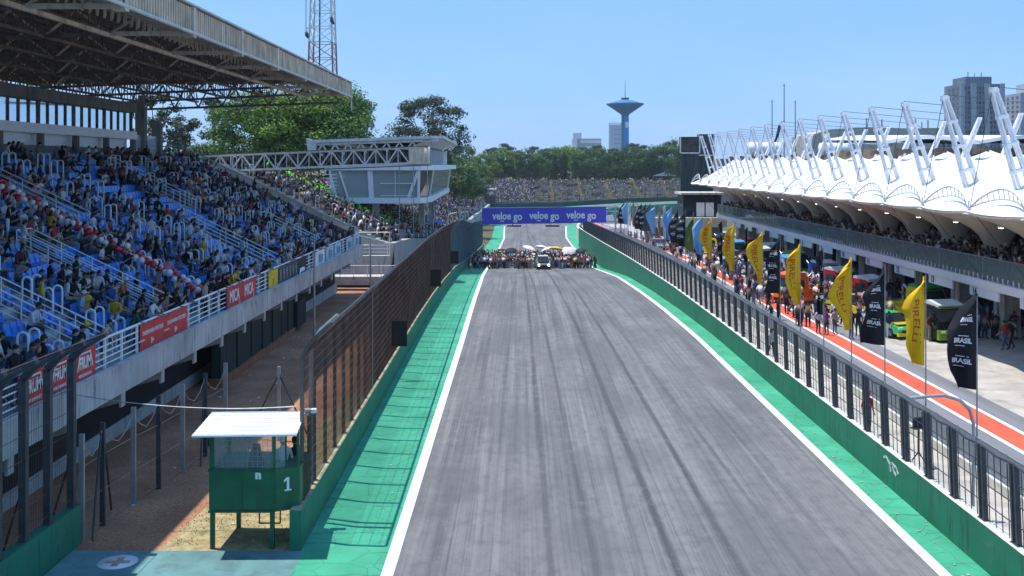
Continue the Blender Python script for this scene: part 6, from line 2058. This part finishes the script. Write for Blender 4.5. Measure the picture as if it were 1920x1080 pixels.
for po in POSES:
    vs, fs, reg, hc = body_mesh(po, True)
    HC[po] = hc
    for legs in ('long', 'short'):
        me = bpy.data.meshes.new("person_body")
        me.from_pydata([tuple(v) for v in vs], [], fs)
        for m in PM: me.materials.append(m)
        ix = {'skin':0,'shirt':1,'thigh':2,'shin':2 if legs == 'long' else 0,'shoe':3,'eye':4}
        me.polygons.foreach_set('material_index', [ix[r_] for r_ in reg])
        me.polygons.foreach_set('use_smooth', [True]*len(fs))
        BODY[po, legs] = me
    vs, fs, reg, hc2 = body_mesh(po, False)
    vreg = ['skin']*len(vs)
    for f, r_ in zip(fs, reg):
        for i in f: vreg[i] = r_
    for i, v in enumerate(vs):
        if v.z > hc2.z+.02 or (v.y > hc2.y+.02 and v.z > hc2.z-.08): vreg[i] = 'hair'
    MID[po] = (vs, fs, vreg)
# a much smaller figure for the far terraces
def low_fig(sit):
    hz = .55 if sit else .9
    rings = [(.0,.10,.16 if not sit else .26,'thigh'),(hz*.55,.13,.14 if not sit else .28,'thigh'),(hz+.02,.17,.13,'thigh'),(hz+.06,.18,.13,'shirt'),(hz+.45,.22,.12,'shirt'),(hz+.53,.07,.07,'skin'),(hz+.60,.085,.095,'skin'),(hz+.68,.09,.105,'hair'),(hz+.77,.04,.05,'hair')]
    vs = []; reg = []
    for z, a, b_, r_ in rings:
        for k in range(5):
            t = 2*math.pi*k/5+.3; vs.append(Vector((a*math.cos(t), b_*math.sin(t)-(.10 if sit and z < hz else 0), z))); reg.append(r_)
    fs = [(i*5+k, i*5+(k+1) % 5, (i+1)*5+(k+1) % 5, (i+1)*5+k) for i in range(len(rings)-1) for k in range(5)]
    fs.append(tuple(range(len(vs)-5, len(vs))))
    return vs, fs, reg
LOW = {True: low_fig(True), False: low_fig(False)}
# hair and hats, fitted round a head centred at the origin
def hair_mesh(kind):
    b = MB(); ns = 12
    vs = []; fs = []
    top = 5
    for i in range(top+1):
        th = (.52 if kind != 'cap' else .5)*math.pi*i/top
        for k in range(ns):
            ph = 2*math.pi*k/ns
            x, y, z = math.sin(th)*math.cos(ph), math.sin(th)*math.sin(ph), math.cos(th)
            dz = 0
            if kind != 'cap' and i == top and y > .2: dz = -.06
            vs.append((x*.087, y*.108+.006, z*.130+dz))
    for i in range(top):
        for k in range(ns): fs.append((i*ns+k, i*ns+(k+1) % ns, (i+1)*ns+(k+1) % ns, (i+1)*ns+k))
    b.add(vs, fs, 0, True)
    if kind == 'cap': b.add([(-.07,-.085,.02),(.07,-.085,.02),(.055,-.19,.0),(-.055,-.19,.0),(-.07,-.085,.035),(.07,-.085,.035),(.055,-.19,.012),(-.055,-.19,.012)], [(3,2,1,0),(4,5,6,7),(2,3,7,6),(1,2,6,5),(3,0,4,7)])
    if kind == 'long':
        pr = [(.088,.02),(.095,-.08),(.09,-.18),(.05,-.27)]
        v2 = []; f2 = []
        for r_, z in pr:
            for k in range(7):
                ph = math.pi*(-.08+1.16*k/6); v2.append((r_*math.cos(ph), .04+abs(r_)*.85*math.sin(ph), z))
        for i in range(3):
            for k in range(6): f2.append((i*7+k, i*7+k+1, (i+1)*7+k+1, (i+1)*7+k))
        b.add(v2, f2, 0, True)
    return b.mesh("hair" if kind != 'cap' else "cap", HAIRM)
HAIR = {k: hair_mesh(k) for k in ('short', 'long', 'cap')}
SHIRTS = [("black",(.012,.012,.014),44),("white",(.62,.62,.64),20),("grey",(.16,.16,.17),9),("navy",(.02,.03,.075),10),("red",(.36,.025,.03),4),("blue",(.035,.09,.28),4),("orange",(.60,.15,.02),1.2),("pink",(.55,.22,.26),3),("yellow",(.60,.42,.03),1.2),("dark green",(.02,.09,.05),2.5),("light blue",(.28,.44,.62),4),("maroon",(.14,.02,.03),4),("beige",(.42,.35,.25),5)]
SC = {n: c for n, c, w_ in SHIRTS}; SC['lime green'] = (.16,.62,.05); SC['purple'] = (.22,.03,.22)
TRS = [("black trousers", .05), ("dark jeans", .3), ("pale jeans", .5), ("khaki trousers", .7), ("white trousers", .9)]
HAIRS = [("short dark hair","short",(.012,.010,.009)),("long dark hair","long",(.015,.011,.009)),("brown hair","short",(.06,.03,.015)),("fair long hair","long",(.22,.13,.06)),("black cap","cap",(.012,.012,.013)),("white cap","cap",(.68,.68,.68)),("red cap","cap",(.46,.02,.02)),("blue cap","cap",(.03,.08,.35)),("yellow cap","cap",(.7,.5,.03)),("grey hair","short",(.3,.3,.3))]
def pick(rng):
    r_ = rng.random()*sum(s_[2] for s_ in SHIRTS); a = 0
    for s_ in SHIRTS:
        a += s_[2]
        if r_ <= a: break
    t = rng.choices(TRS, [34,30,16,12,8])[0]
    h = rng.choices(HAIRS, [46,20,8,4,8,5,3,2,1.5,3])[0]
    return s_[0], t, h, ('short' if rng.random() < .3 else 'long')
rng = random.Random(41)
PEOPLE = []       # dicts: loc, rz, pose, shirt, trs, hair, legs, area, extra
def person(x, y, z, rz, pose, area, shirt=None, trs=None, hair=None, legs=None, **kw):
    s_, t, h, lg = pick(rng)
    if trs: t = next(q for q in TRS if q[0] == trs)
    if hair: h = next(q for q in HAIRS if q[0] == hair)
    d = dict(loc=(x, y, z), rz=rz, pose=pose, shirt=shirt or s_, trs=t, hair=h, legs=legs or lg, area=area, s=rng.uniform(.93, 1.06))
    d.update(kw); PEOPLE.append(d); return d
E_ = R(90)
# covered grandstand
def dens(y, k):
    d = .34 + .30*math.sin(y*.42+k*.7) + .14*math.sin(y*1.3-k*1.9)
    if y > 74: d += .2
    if 50 < y < 72 and k > 8: d -= .12
    if y < 62 and k < 7: d += .04
    return d
for k in range(NR):
    y = 23.0
    while y < SY1-.6:
        y += .5
        if not free(y, k) or rng.random() > dens(y, k): continue
        x, z = rowx(k)-.36, rowz(k)
        if rng.random() < .10: person(x+.2, y, z, E_+rng.uniform(-1.5,1.5), rng.choice(('stand','phone')), 'stand', row=k)
        else: person(x+rng.uniform(-.04,.06), y, z-.04, E_+rng.gauss(0,.45), rng.choices(('sit','sit_lean','sit_phone'), (4,4,2))[0], 'stand', row=k)
for k in range(15):
    a = rng.choice(AIS); r_ = rng.randrange(1, 17)
    person(rowx(r_)-.4, a, rowz(r_), E_+rng.choice((-1.2, 1.2, 3.1, 0)), rng.choice(('stand','walk')), 'stand', row=r_)
y = 27.5
while y < 95:
    if rng.random() < .62: person(-15.0, y, 4.05, E_+rng.gauss(0,.35), rng.choices(('rail','stand','phone'), (4,2,1))[0], 'stand', row=-1)
    y += rng.uniform(.5, .85)
# people leaning at a few known spots
person(-14.98, 53.9, 4.05, E_, 'rail', 'stand', 'orange', row=-1); person(-14.98, 55.1, 4.05, E_-.3, 'rail', 'stand', 'yellow', row=-1)
person(-15.3, 45.9, 4.05, E_, 'stand', 'stand', 'orange', row=-1); person(-15.2, 37.2, 4.05, E_, 'stand', 'stand', 'light blue', hair="yellow cap", row=-1)
# open grandstand
for k in range(0, S2N):
    y = 107.0
    st = .62
    while y < 420:
        st = .62 if y < 175 else (.95 if y < 240 else 1.5)
        y += st*rng.uniform(.8,1.25)
        if y < 128 and not (116 < y < 127):
            if rng.random() < .6: continue
        px = 978+F*(s2x(k)-.3)/y
        if px < 480: continue
        green = 126 < y < 142 and px < 740 or (142 <= y < 190 and 2 < k < 8 and rng.random() < .5)
        if 117.5 < y < 128.5: continue
        person(s2x(k)-.35, y, s2b(y)+.4*k-.04, E_+rng.gauss(0,.4), rng.choice(('sit','sit_lean','stand','sit')), 'open', 'lime green' if green and rng.random() < .8 else None)
# far terraces
for k in range(18):
    x = -70.0
    while x < 100:
        left = x < 5
        x += rng.uniform(.55, 1.0) if left else rng.uniform(.8, 3.6)
        if not left and rng.random() < (.66 if k < 12 else .3): continue
        person(x, 464+2.4*k+1.0, -4.6+.5*k, rng.gauss(0,.3), rng.choice(('sit','stand')), 'far')
for q in range(420):
    x = rng.uniform(-65, 110); y = rng.uniform(508, 522)
    person(x, y, gz(x, y), rng.uniform(0, 6), 'stand', 'far')
# balcony
y = 58.0
for row, xx in ((0, 29.7), (1, 30.4), (2, 31.3), (3, 32.6), (4, 34.0), (5, 35.5)):
    y = 58.0
    while y < 157:
        y += rng.uniform(.42, .8)
        if abs(((y-46.2-3.5) % 7)) < .7 and row > 1: continue
        if rng.random() < (.88, .75, .6, .5, .45, .4)[row]:
            person(xx+rng.uniform(-.15,.15), y, 4.02+(.18*row if row < 3 else .4), -E_+rng.gauss(0,.6), rng.choices(('rail','stand','phone') if row == 0 else ('stand','phone','walk'), (3,3,1))[0], 'balcony')
# pit lane: known figures read off the photograph, then groups round the trucks
for (px, py, s_, t, h, po, rz) in ((1500,612,"grey","black trousers","short dark hair","stand",2.8),(1515,613,"black","black trousers","short dark hair","stand",3.0),(1534,626,"white","black trousers","red cap","stand",.4),(1550,628,"purple","black trousers","short dark hair","stand",-.9),(1565,626,"beige","dark jeans","black cap","stand",.5),(1596,636,"black","dark jeans","short dark hair","stand",.3),(1609,632,"black","black trousers","short dark hair","stand",3.1),(1618,630,"white","black trousers","white cap","stand",2.4),(1625,628,"beige","black trousers","short dark hair","phone",-.8),
    (1885,656,"red","dark jeans","short dark hair","walk",-1.4),(1896,655,"black","black trousers","black cap","walk",-1.3),(1743,640,"maroon","khaki trousers","short dark hair","stand",.6),(1776,628,"black","black trousers","short dark hair","stand",-.2),
    (1835,634,"white","black trousers","short dark hair","stand",.9),(1846,634,"maroon","dark jeans","short dark hair","stand",2.2),(1860,634,"black","black trousers","grey hair","phone",1.2),(1866,636,"black","black trousers","white cap","stand",.2),
    (1380,548,"pink","khaki trousers","short dark hair","stand",.2),(1390,553,"red","pale jeans","long dark hair","walk",.4),(1404,556,"black","black trousers","long dark hair","walk",.2),(1416,562,"blue","black trousers","short dark hair","walk",.1),(1427,556,"white","black trousers","black cap","walk",3.0),(1464,570,"lime green","black trousers","short dark hair","stand",2.9),(1475,588,"black","black trousers","short dark hair","walk",2.9),(1459,600,"black","black trousers","long dark hair","phone",1.0),
    (1345,518,"white","white trousers","short dark hair","stand",2.9),(1357,522,"white","white trousers","short dark hair","stand",2.7),(1337,522,"white","black trousers","short dark hair","walk",.1),(1326,508,"red","maroon" and "dark jeans","short dark hair","walk",.3)):
    X, Y, Z = at(px, py); person(X, Y, zp(Y), rz, po, 'pit', s_, t, h, 'long')
person(14.4, 44.4, 0, .4, 'stand', 'pit', 'red', "dark jeans", "red cap", 'long'); person(14.5, 62, 0, .2, 'walk', 'pit', 'white'); person(14.7, 71, 0, 2.2, 'stand', 'pit', 'white')
for (vx, vy, rz, *_r) in TRUCKS:
    for q in range(9):
        a = rng.uniform(0, 6.28); r_ = rng.uniform(2.3, 3.6)
        X, Y = vx+math.cos(a)*r_*.8-1.2, vy+math.sin(a)*r_
        if X < 17 or X > 30: continue
        person(X, Y, zp(Y), rng.uniform(0, 6.28), rng.choice(('stand','stand','walk','phone')), 'pit')
for q in range(150):
    Y = rng.uniform(74, 190)**1.0; X = rng.choice((rng.uniform(20, 23.2), rng.uniform(17.2, 23)))
    person(X, Y, zp(Y), rng.uniform(0, 6.28), rng.choice(('stand','stand','walk','walk','phone')), 'pit')
for q in range(70):
    Y = rng.uniform(72, 135); X = rng.uniform(20.5, 28)
    person(X, Y, zp(Y), rng.uniform(0, 6.28), rng.choice(('stand','phone','walk')), 'pit')
for q in range(30):
    Y = rng.uniform(66, 110); X = rng.uniform(29.3, 34)
    person(X, Y, zp(Y), rng.uniform(0, 6.28), rng.choice(('stand','phone')), 'pit')
# grid crowd
for q in range(340):
    Y = 151+ (rng.random()**1.25)*28; X = rng.uniform(-7.4, 10.6)
    if 2.0 < X < 4.2 and Y < 153: continue
    person(X, Y, zt(Y), rng.choice((0, 0, 3.14, 1.5, -1.5))+rng.gauss(0,.5), rng.choice(('stand','stand','walk','phone')), 'grid')
for (px, s_, t) in ((920,"white","dark jeans"),(930,"navy","white trousers"),(944,"white","black trousers"),(998,"lime green","white trousers"),(1078,"yellow","black trousers"),(982,"black","black trousers")):
    Y = 149.5; person((px-978)*Y/F, Y, zt(Y), rng.uniform(2.6,3.6), 'stand', 'grid', s_, t, None, 'long')
person(10.4, 150.5, zt(150), -1.2, 'stand', 'grid', 'black', "black trousers", "short dark hair", 'long')
for q in range(46):
    Y = rng.uniform(149.3, 152); X = rng.uniform(-6.3, 10.2)
    if 1.2 < X < 4.8: continue
    person(X, Y, zt(Y), rng.choice((3.14,3.14,0,1.5))+rng.gauss(0,.5), rng.choice(('stand','stand','walk','phone')), 'grid')
# in the marshal booth
person(-7.2, 32.2, 1.14, -2.6, 'stand', 'booth', 'white', "dark jeans", "white cap", 'long'); person(-6.92, 32.75, 1.14, -2.2, 'phone', 'booth', 'black', "black trousers", "short dark hair", 'long')

def prio(d):
    x, y, z = d['loc']
    return (0 if inview((x, y, z+1), 0) else 1, math.sqrt(x*x+y*y))
PEOPLE.sort(key=prio)
AREA = {'stand': "people in the covered grandstand", 'pit': "people in the pit lane", 'balcony': "people on the pit balcony", 'grid': "people on the grid", 'open': "people in the open grandstand", 'booth': "marshals in the booth", 'far': "people on the far terraces"}
ORD = ["first","second","third","fourth","fifth","sixth","seventh","eighth","ninth","tenth","eleventh","twelfth","thirteenth","fourteenth","fifteenth","sixteenth","seventeenth","eighteenth","top"]
def where(d):
    x, y, z = d['loc']
    if d['area'] == 'stand':
        seg = [(32.6,"above the nearest red banner"),(36.4,"above the near red banners"),(38.4,"just before the near stair"),(41.6,"just past the near stair"),(46.4,"above the thin-text banners"),(49.4,"by the second stair"),(53,"near the balloons"),(58.5,"above the jagged-letter banners"),(63.6,"above the yellow banner"),(69.3,"above the helmet banner"),(75,"by the middle stair"),(85,"above the pale banners"),(200,"by the end wall")]
        s_ = next(t for e, t in seg if y < e)
        return ("at the front railing" if d['row'] < 0 else f"{ORD[min(18, d['row'])]} row")+", "+s_
    if d['area'] == 'pit':
        if x < 16: return "between the pit fence and wall"
        T = min(TRUCKS, key=lambda T: math.hypot(T[0]-x, T[1]-y))
        side = "behind" if y > T[1]+1 else ("in front of" if y < T[1]-1 else ("left of" if x < T[0] else "right of"))
        return f"{side} the "+" ".join(T[5].split()[:4]).replace(" race truck", " truck").replace(" with","").replace(" standing","")
    if d['area'] == 'balcony':
        n = int(round((y-72.5)/7)); return "on the balcony above board "+str(14-n)+(" at the glass" if x < 30 else " further back")
    if d['area'] == 'booth': return "inside the green marshal booth"
    return "on the grid" if d['area'] == 'grid' else "in the open grandstand"
VERB = {'sit':"sitting upright", 'sit_lean':"sitting bent forward", 'sit_phone':"sitting with raised hands", 'stand':"standing", 'walk':"walking", 'rail':"leaning", 'phone':"standing with raised hands"}
seen = {}
for d in PEOPLE[:300]:
    o = bpy.data.objects.new("person", BODY[d['pose'], d['legs']]); COL.objects.link(o)
    o.location = d['loc']; o.rotation_euler = (0, 0, d['rz']); o.scale = [d['s']]*3
    o.color = (*SC[d['shirt']], d['trs'][1])
    h = bpy.data.objects.new("hair" if d['hair'][1] != 'cap' else "cap", HAIR[d['hair'][1]]); COL.objects.link(h); setpar(h, o)
    h.location = HC[d['pose']]+Vector((0,0,.012)); h.color = (*d['hair'][2], 1)
    tr_ = d['trs'][0] if d['legs'] == 'long' else d['trs'][0].replace("trousers","shorts").replace("dark jeans","denim shorts").replace("pale jeans","pale shorts")
    full = f"person {VERB[d['pose']]} in {d['shirt']} top, {tr_}, {d['hair'][0]}, {where(d)}"
    w_ = full.split()
    lab = full if len(w_) <= 16 else f"person {VERB[d['pose']].split()[0]} in {d['shirt']} top, {tr_.split()[0]} {tr_.split()[1]}, {d['hair'][0]}, {where(d)}"
    if len(lab.split()) > 16: lab = f"person in {d['shirt']} top, {tr_}, {d['hair'][0]}, {where(d)}"
    if len(lab.split()) > 16: lab = f"person in {d['shirt']} top, {d['hair'][0]}, {where(d)}"
    if len(lab.split()) > 16: lab = f"person in {d['shirt']} top, {where(d)}"
    tag(o, lab, "person", AREA[d['area']])
# everyone else, one object per crowd
TCOL = {.05:(.02,.022,.03), .3:(.05,.085,.17), .5:(.16,.24,.36), .7:(.30,.26,.19), .9:(.62,.62,.60)}
crowds = {}
skins = [(.34,.19,.13),(.42,.25,.18),(.22,.12,.08),(.47,.29,.21),(.12,.065,.045)]
for d in PEOPLE[300:]:
    x, y, z = d['loc']
    if not inview((x, y, z+.8), 60): continue
    b = crowds.setdefault(d['area'], MB())
    if b.c is None: b.c = []
    vs, fs, reg = MID[d['pose']] if y < 185 and d['area'] != 'far' and not (d['area'] == 'open' and y > 150) else LOW[d['pose'].startswith('sit')]
    ca, sa = math.cos(d['rz'])*d['s'], math.sin(d['rz'])*d['s']
    o = len(b.v)
    for v in vs: b.v.append((x+v.x*ca-v.y*sa, y+v.x*sa+v.y*ca, z+v.z*d['s']))
    for f in fs: b.f.append([i+o for i in f])
    b.m.extend([0]*len(fs)); b.smooth.extend([True]*len(fs))
    sk_ = skins[int(x*7+y*13) % 5]
    cm_ = {'skin': sk_, 'shirt': SC[d['shirt']], 'thigh': TCOL[d['trs'][1]], 'shin': TCOL[d['trs'][1]] if d['legs'] == 'long' else sk_, 'shoe': (.04,.04,.045), 'hair': d['hair'][2], 'eye': (.02,.02,.02)}
    b.c.extend([cm_[r_] for r_ in reg])
for a, b in crowds.items():
    b.build("spectator_crowd", M['crowd'], kind='stuff')

# ------------------------------------------------------------------ trees
def crown_mesh(seed, w_, h, clumps, leaves, ls, flat=.75, gap=0.0, name="crown"):
    """leaf-sized faces gathered in clumps through the crown volume; crown base at z=0"""
    r_ = random.Random(seed)
    vs = []; fs = []
    cl = []
    for k in range(clumps):
        t = r_.random(); a = r_.uniform(0, 6.283)
        u = r_.uniform(-.9, 1)
        rr = math.sqrt(max(0, 1-u*u))*r_.uniform(.55, 1.0)
        cl.append((Vector((math.cos(a)*rr*w_/2, math.sin(a)*rr*w_/2, h*(.48+.46*u))), r_.uniform(.11, .2)*w_*(1-gap*.45)))
    for k in range(clumps):
        c, cr = cl[k]
        for q in range(leaves):
            d = Vector((r_.gauss(0,1), r_.gauss(0,1), r_.gauss(0,1)))
            if d.length < 1e-3: continue
            d.normalize()
            p = c+Vector((d.x, d.y, d.z*flat))*cr*(r_.random()**.45)
            n = (d*.7+Vector((r_.gauss(0,.5), r_.gauss(0,.5), .55+r_.gauss(0,.4)))).normalized()
            a = n.cross(Vector((r_.gauss(0,1), r_.gauss(0,1), r_.gauss(0,1)))).normalized()*ls*r_.uniform(.6,1.25)
            b_ = n.cross(a).normalized()*ls*r_.uniform(.35,.7)
            i = len(vs); vs += [p-a, p-b_*.9, p+a, p+b_]; fs.append((i, i+1, i+2, i+3))
    me = bpy.data.meshes.new(name); me.from_pydata([tuple(v) for v in vs], [], fs)
    return me, cl
def trunk_mesh(cl, th, base_r, name="trunk", lean=0.0, seed=0):
    r_ = random.Random(seed)
    b = MB()
    p0 = Vector((0,0,-.6)); p1 = Vector((lean*th*.5, 0, th*.55)); p2 = Vector((lean*th, 0, th*1.05))
    b.tube(p0, p1, base_r, 8, r2=base_r*.8); b.tube(p1, p2, base_r*.8, 8, r2=base_r*.6)
    pick_ = sorted(range(len(cl)), key=lambda k: r_.random())[:min(len(cl), 9)]
    for k in pick_:
        e = cl[k][0]+Vector((0,0,th)); s_ = p1.lerp(p2, r_.uniform(.4, 1))
        m_ = s_.lerp(e, .5)+Vector((0,0,.06*(e-s_).length))
        b.tube(s_, m_, base_r*.42, 6, r2=base_r*.26); b.tube(m_, e, base_r*.26, 5, r2=base_r*.08)
    return b.mesh(name, M['bark'])
TPL = {}
def template(key, seed, w_, h, th, clumps, leaves, ls, mats, flat=.75, gap=0.0):
    me, cl = crown_mesh(seed, w_, h, clumps, leaves, ls, flat, gap)
    me.materials.append(mats)
    TPL[key] = (me, trunk_mesh(cl, th, w_*.028, seed=seed), th)
template('far1', 1, 11, 10, 4.0, 46, 95, .34, M['leaf_a']); template('far2', 2, 12, 9.5, 4.5, 46, 95, .34, M['leaf_c'])
template('far3', 3, 13, 8, 5.0, 40, 95, .34, M['leaf_d'], .45); template('far4', 4, 11, 12, 5, 44, 90, .36, M['leaf_b'], .6, .3)
template('far5', 8, 12, 10, 4.0, 48, 95, .34, M['leaf_c'])
template('big1', 5, 15, 13, 5, 95, 190, .27, M['leaf_a']); template('big2', 6, 14, 12, 4.5, 90, 190, .26, M['leaf_d'], .7)
template('gum', 7, 17, 16, 7, 80, 150, .30, M['leaf_b'], .6, .55); template('gum2', 9, 12, 11, 7, 34, 120, .28, M['leaf_b'], .6, .6)
template('bush', 11, 10, 8, 1.0, 60, 130, .26, M['leaf_c'])
def tree(key, x, y, z, s, rz, label, group, name="tree", sz=None):
    cm_, tm, th = TPL[key]
    root = empty(name, (x, y, z), rz, label, "tree", group); root.scale = (s, s, sz or s)
    o = bpy.data.objects.new("crown", cm_); COL.objects.link(o); setpar(o, root); o.location = (0, 0, th*.85)
    o = bpy.data.objects.new("trunk", tm); COL.objects.link(o); setpar(o, root)
    return root
# tree line behind the far terraces, read off left to right
r8 = random.Random(5)
kinds = {'far1':"leafy mid green tree", 'far2':"dark round-headed tree", 'far3':"bright lime flat-topped tree", 'far4':"tall grey-green gum tree", 'far5':"dark spreading tree"}
line = [(846,'far2',1.05),(872,'far5',1.1),(905,'far3',1.1),(925,'far2',.95),(945,'far3',1.2),(965,'far5',1.0),(985,'far2',1.05),(1004,'far1',.95),(1022,'far5',1.05),(1040,'far1',1.1),(1060,'far3',1.15),(1080,'far3',1.1),(1095,'far2',1.05),(1115,'far5',1.0),(1135,'far2',1.1),(1155,'far5',1.1),(1178,'far2',1.15),(1200,'far5',1.05),(1222,'far2',1.15),(1245,'far5',1.2),(1268,'far2',1.25),(1292,'far5',1.2),(1318,'far1',1.1)]
ordn = ["leftmost","second","third","fourth","fifth","sixth","seventh","eighth","ninth","tenth"]
cn = {}
for (px, key, s) in line:
    y = 528+r8.uniform(-6, 12); x = (px-978)*y/F
    cn[key] = cn.get(key, 0)+1
    u = s*r8.uniform(.94,1.04); tree(key, x, y, gz(x, y)-.3, u*1.12, r8.uniform(0, 6), f"{kinds[key]} in the far tree line, {ordn[cn[key]-1]} of its kind from the left", "trees in the far tree line", sz=u*1.32)
for k, (px, s) in enumerate(((920,.95),(940,1.1),(962,1.0),(1005,1.0),(1022,.95),(1090,1.0),(1118,1.05),(1148,.95),(1188,1.1),(1212,1.05),(1258,1.15))):
    y = 566+r8.uniform(0, 20); x = (px-978)*y/F
    tree('far4', x, y, gz(x, y), s*1.12, r8.uniform(0, 6), f"tall grey-green tree rising behind the front tree line, {ordn[min(9,k)] if k < 10 else 'rightmost'} from the left", "gum trees behind the tree line")
# bushy low trees closing the gaps under the crowns
for k in range(16):
    px = 850+31*k; y = 556+r8.uniform(0, 8); x = (px-978)*y/F
    tree('bush', x, y, gz(x, y)-1, 1.15, r8.uniform(0, 6), "dark bushy tree filling the shade below the far tree line", "bushy trees under the far tree line")
# the large trees behind the stands on the left
for (x, y, key, s, lab) in ((-37.5,172,'big2',1.05,"large bright green tree behind the truss, middle of the clump"), (-43.5,174,'big1',.98,"large mid green tree behind the truss, left half of the clump"), (-31.5,176,'big1',1.06,"large mid green tree at the right edge of the big clump"), (-54,182,'bush',.95,"dark bushy tree low at the left of the big clump"), (-41,186,'big2',1.08,"bright green tree at the back of the big clump"), (-34.5,190,'big2',1.12,"bright green tree at the back right of the big clump")):
    tree(key, x, y, 6.3 if key != 'bush' else 6.2, s, r8.uniform(0, 6), lab, "big trees behind the truss")
tree('gum2', -70, 205, 4, 1.25, 1.0, "thin grey-green gum tree against the sky beside the pillar", "gum trees on the left", "gum_tree")
tree('gum2', -62, 215, 3, 1.3, 2.6, "airy gum tree between the pillar and the big green clump", "gum trees on the left", "gum_tree")
tree('gum', -23.0, 260, 3.0, 1.16, .6, "tall dark gum tree with open crown above the tower roof", None, "gum_tree")
tree('gum2', -29.5, 268, 5, .95, 2.0, "small gum tree at the left foot of the tall dark gum", None, "gum_tree")
tree('far2', -19, 300, -2, 1.15, 1.0, "dark tree directly right of the glass tower", "dark trees beside the glass tower"); tree('far5', -15, 330, -3, 1.1, 2.0, "dark tree behind the first one right of the tower", "dark trees beside the glass tower")
tree('far5', -21, 345, -1, 1.15, 4.0, "dark tree farthest back beside the tower", "dark trees beside the glass tower")
# far wooded skyline
b = MB(); 
rr = random.Random(3)
for k in range(5200):
    x = rr.uniform(-900, 1100); y = rr.uniform(700, 1000)
    if -40 < x < 140: continue
    z = gz(x, y)+rr.uniform(0, 13+4*math.sin(x*.03)); s_ = rr.uniform(.9, 2.2)
    a = Vector((rr.gauss(0,1), rr.gauss(0,1), rr.gauss(0,1))).normalized()*s_; c = a.cross(Vector((rr.gauss(0,1), rr.gauss(0,1), rr.gauss(0,1)))).normalized()*s_*.7
    p = Vector((x, y, z)); i = len(b.v)
    b.add([p-a, p-c, p+a, p+c], [(0,1,2,3)])
b.build("far_woodland", M['leaf_c'], kind='stuff')

# ------------------------------------------------------------------ thin midday haze over the whole place
m, t, b_ = base("haze_air")
t.nodes.remove(b_)
pv = t.nodes.new('ShaderNodeVolumePrincipled')
pv.inputs['Color'].default_value = (0.80, 0.90, 1.0, 1)
pv.inputs['Density'].default_value = 0.00011
pv.inputs['Anisotropy'].default_value = 0.2
t.links.new(pv.outputs[0], t.nodes['Material Output'].inputs['Volume'])
b = MB(); b.box(-2700, 2700, -60, 4300, -11, 95)
b.build("haze", m, kind='stuff')
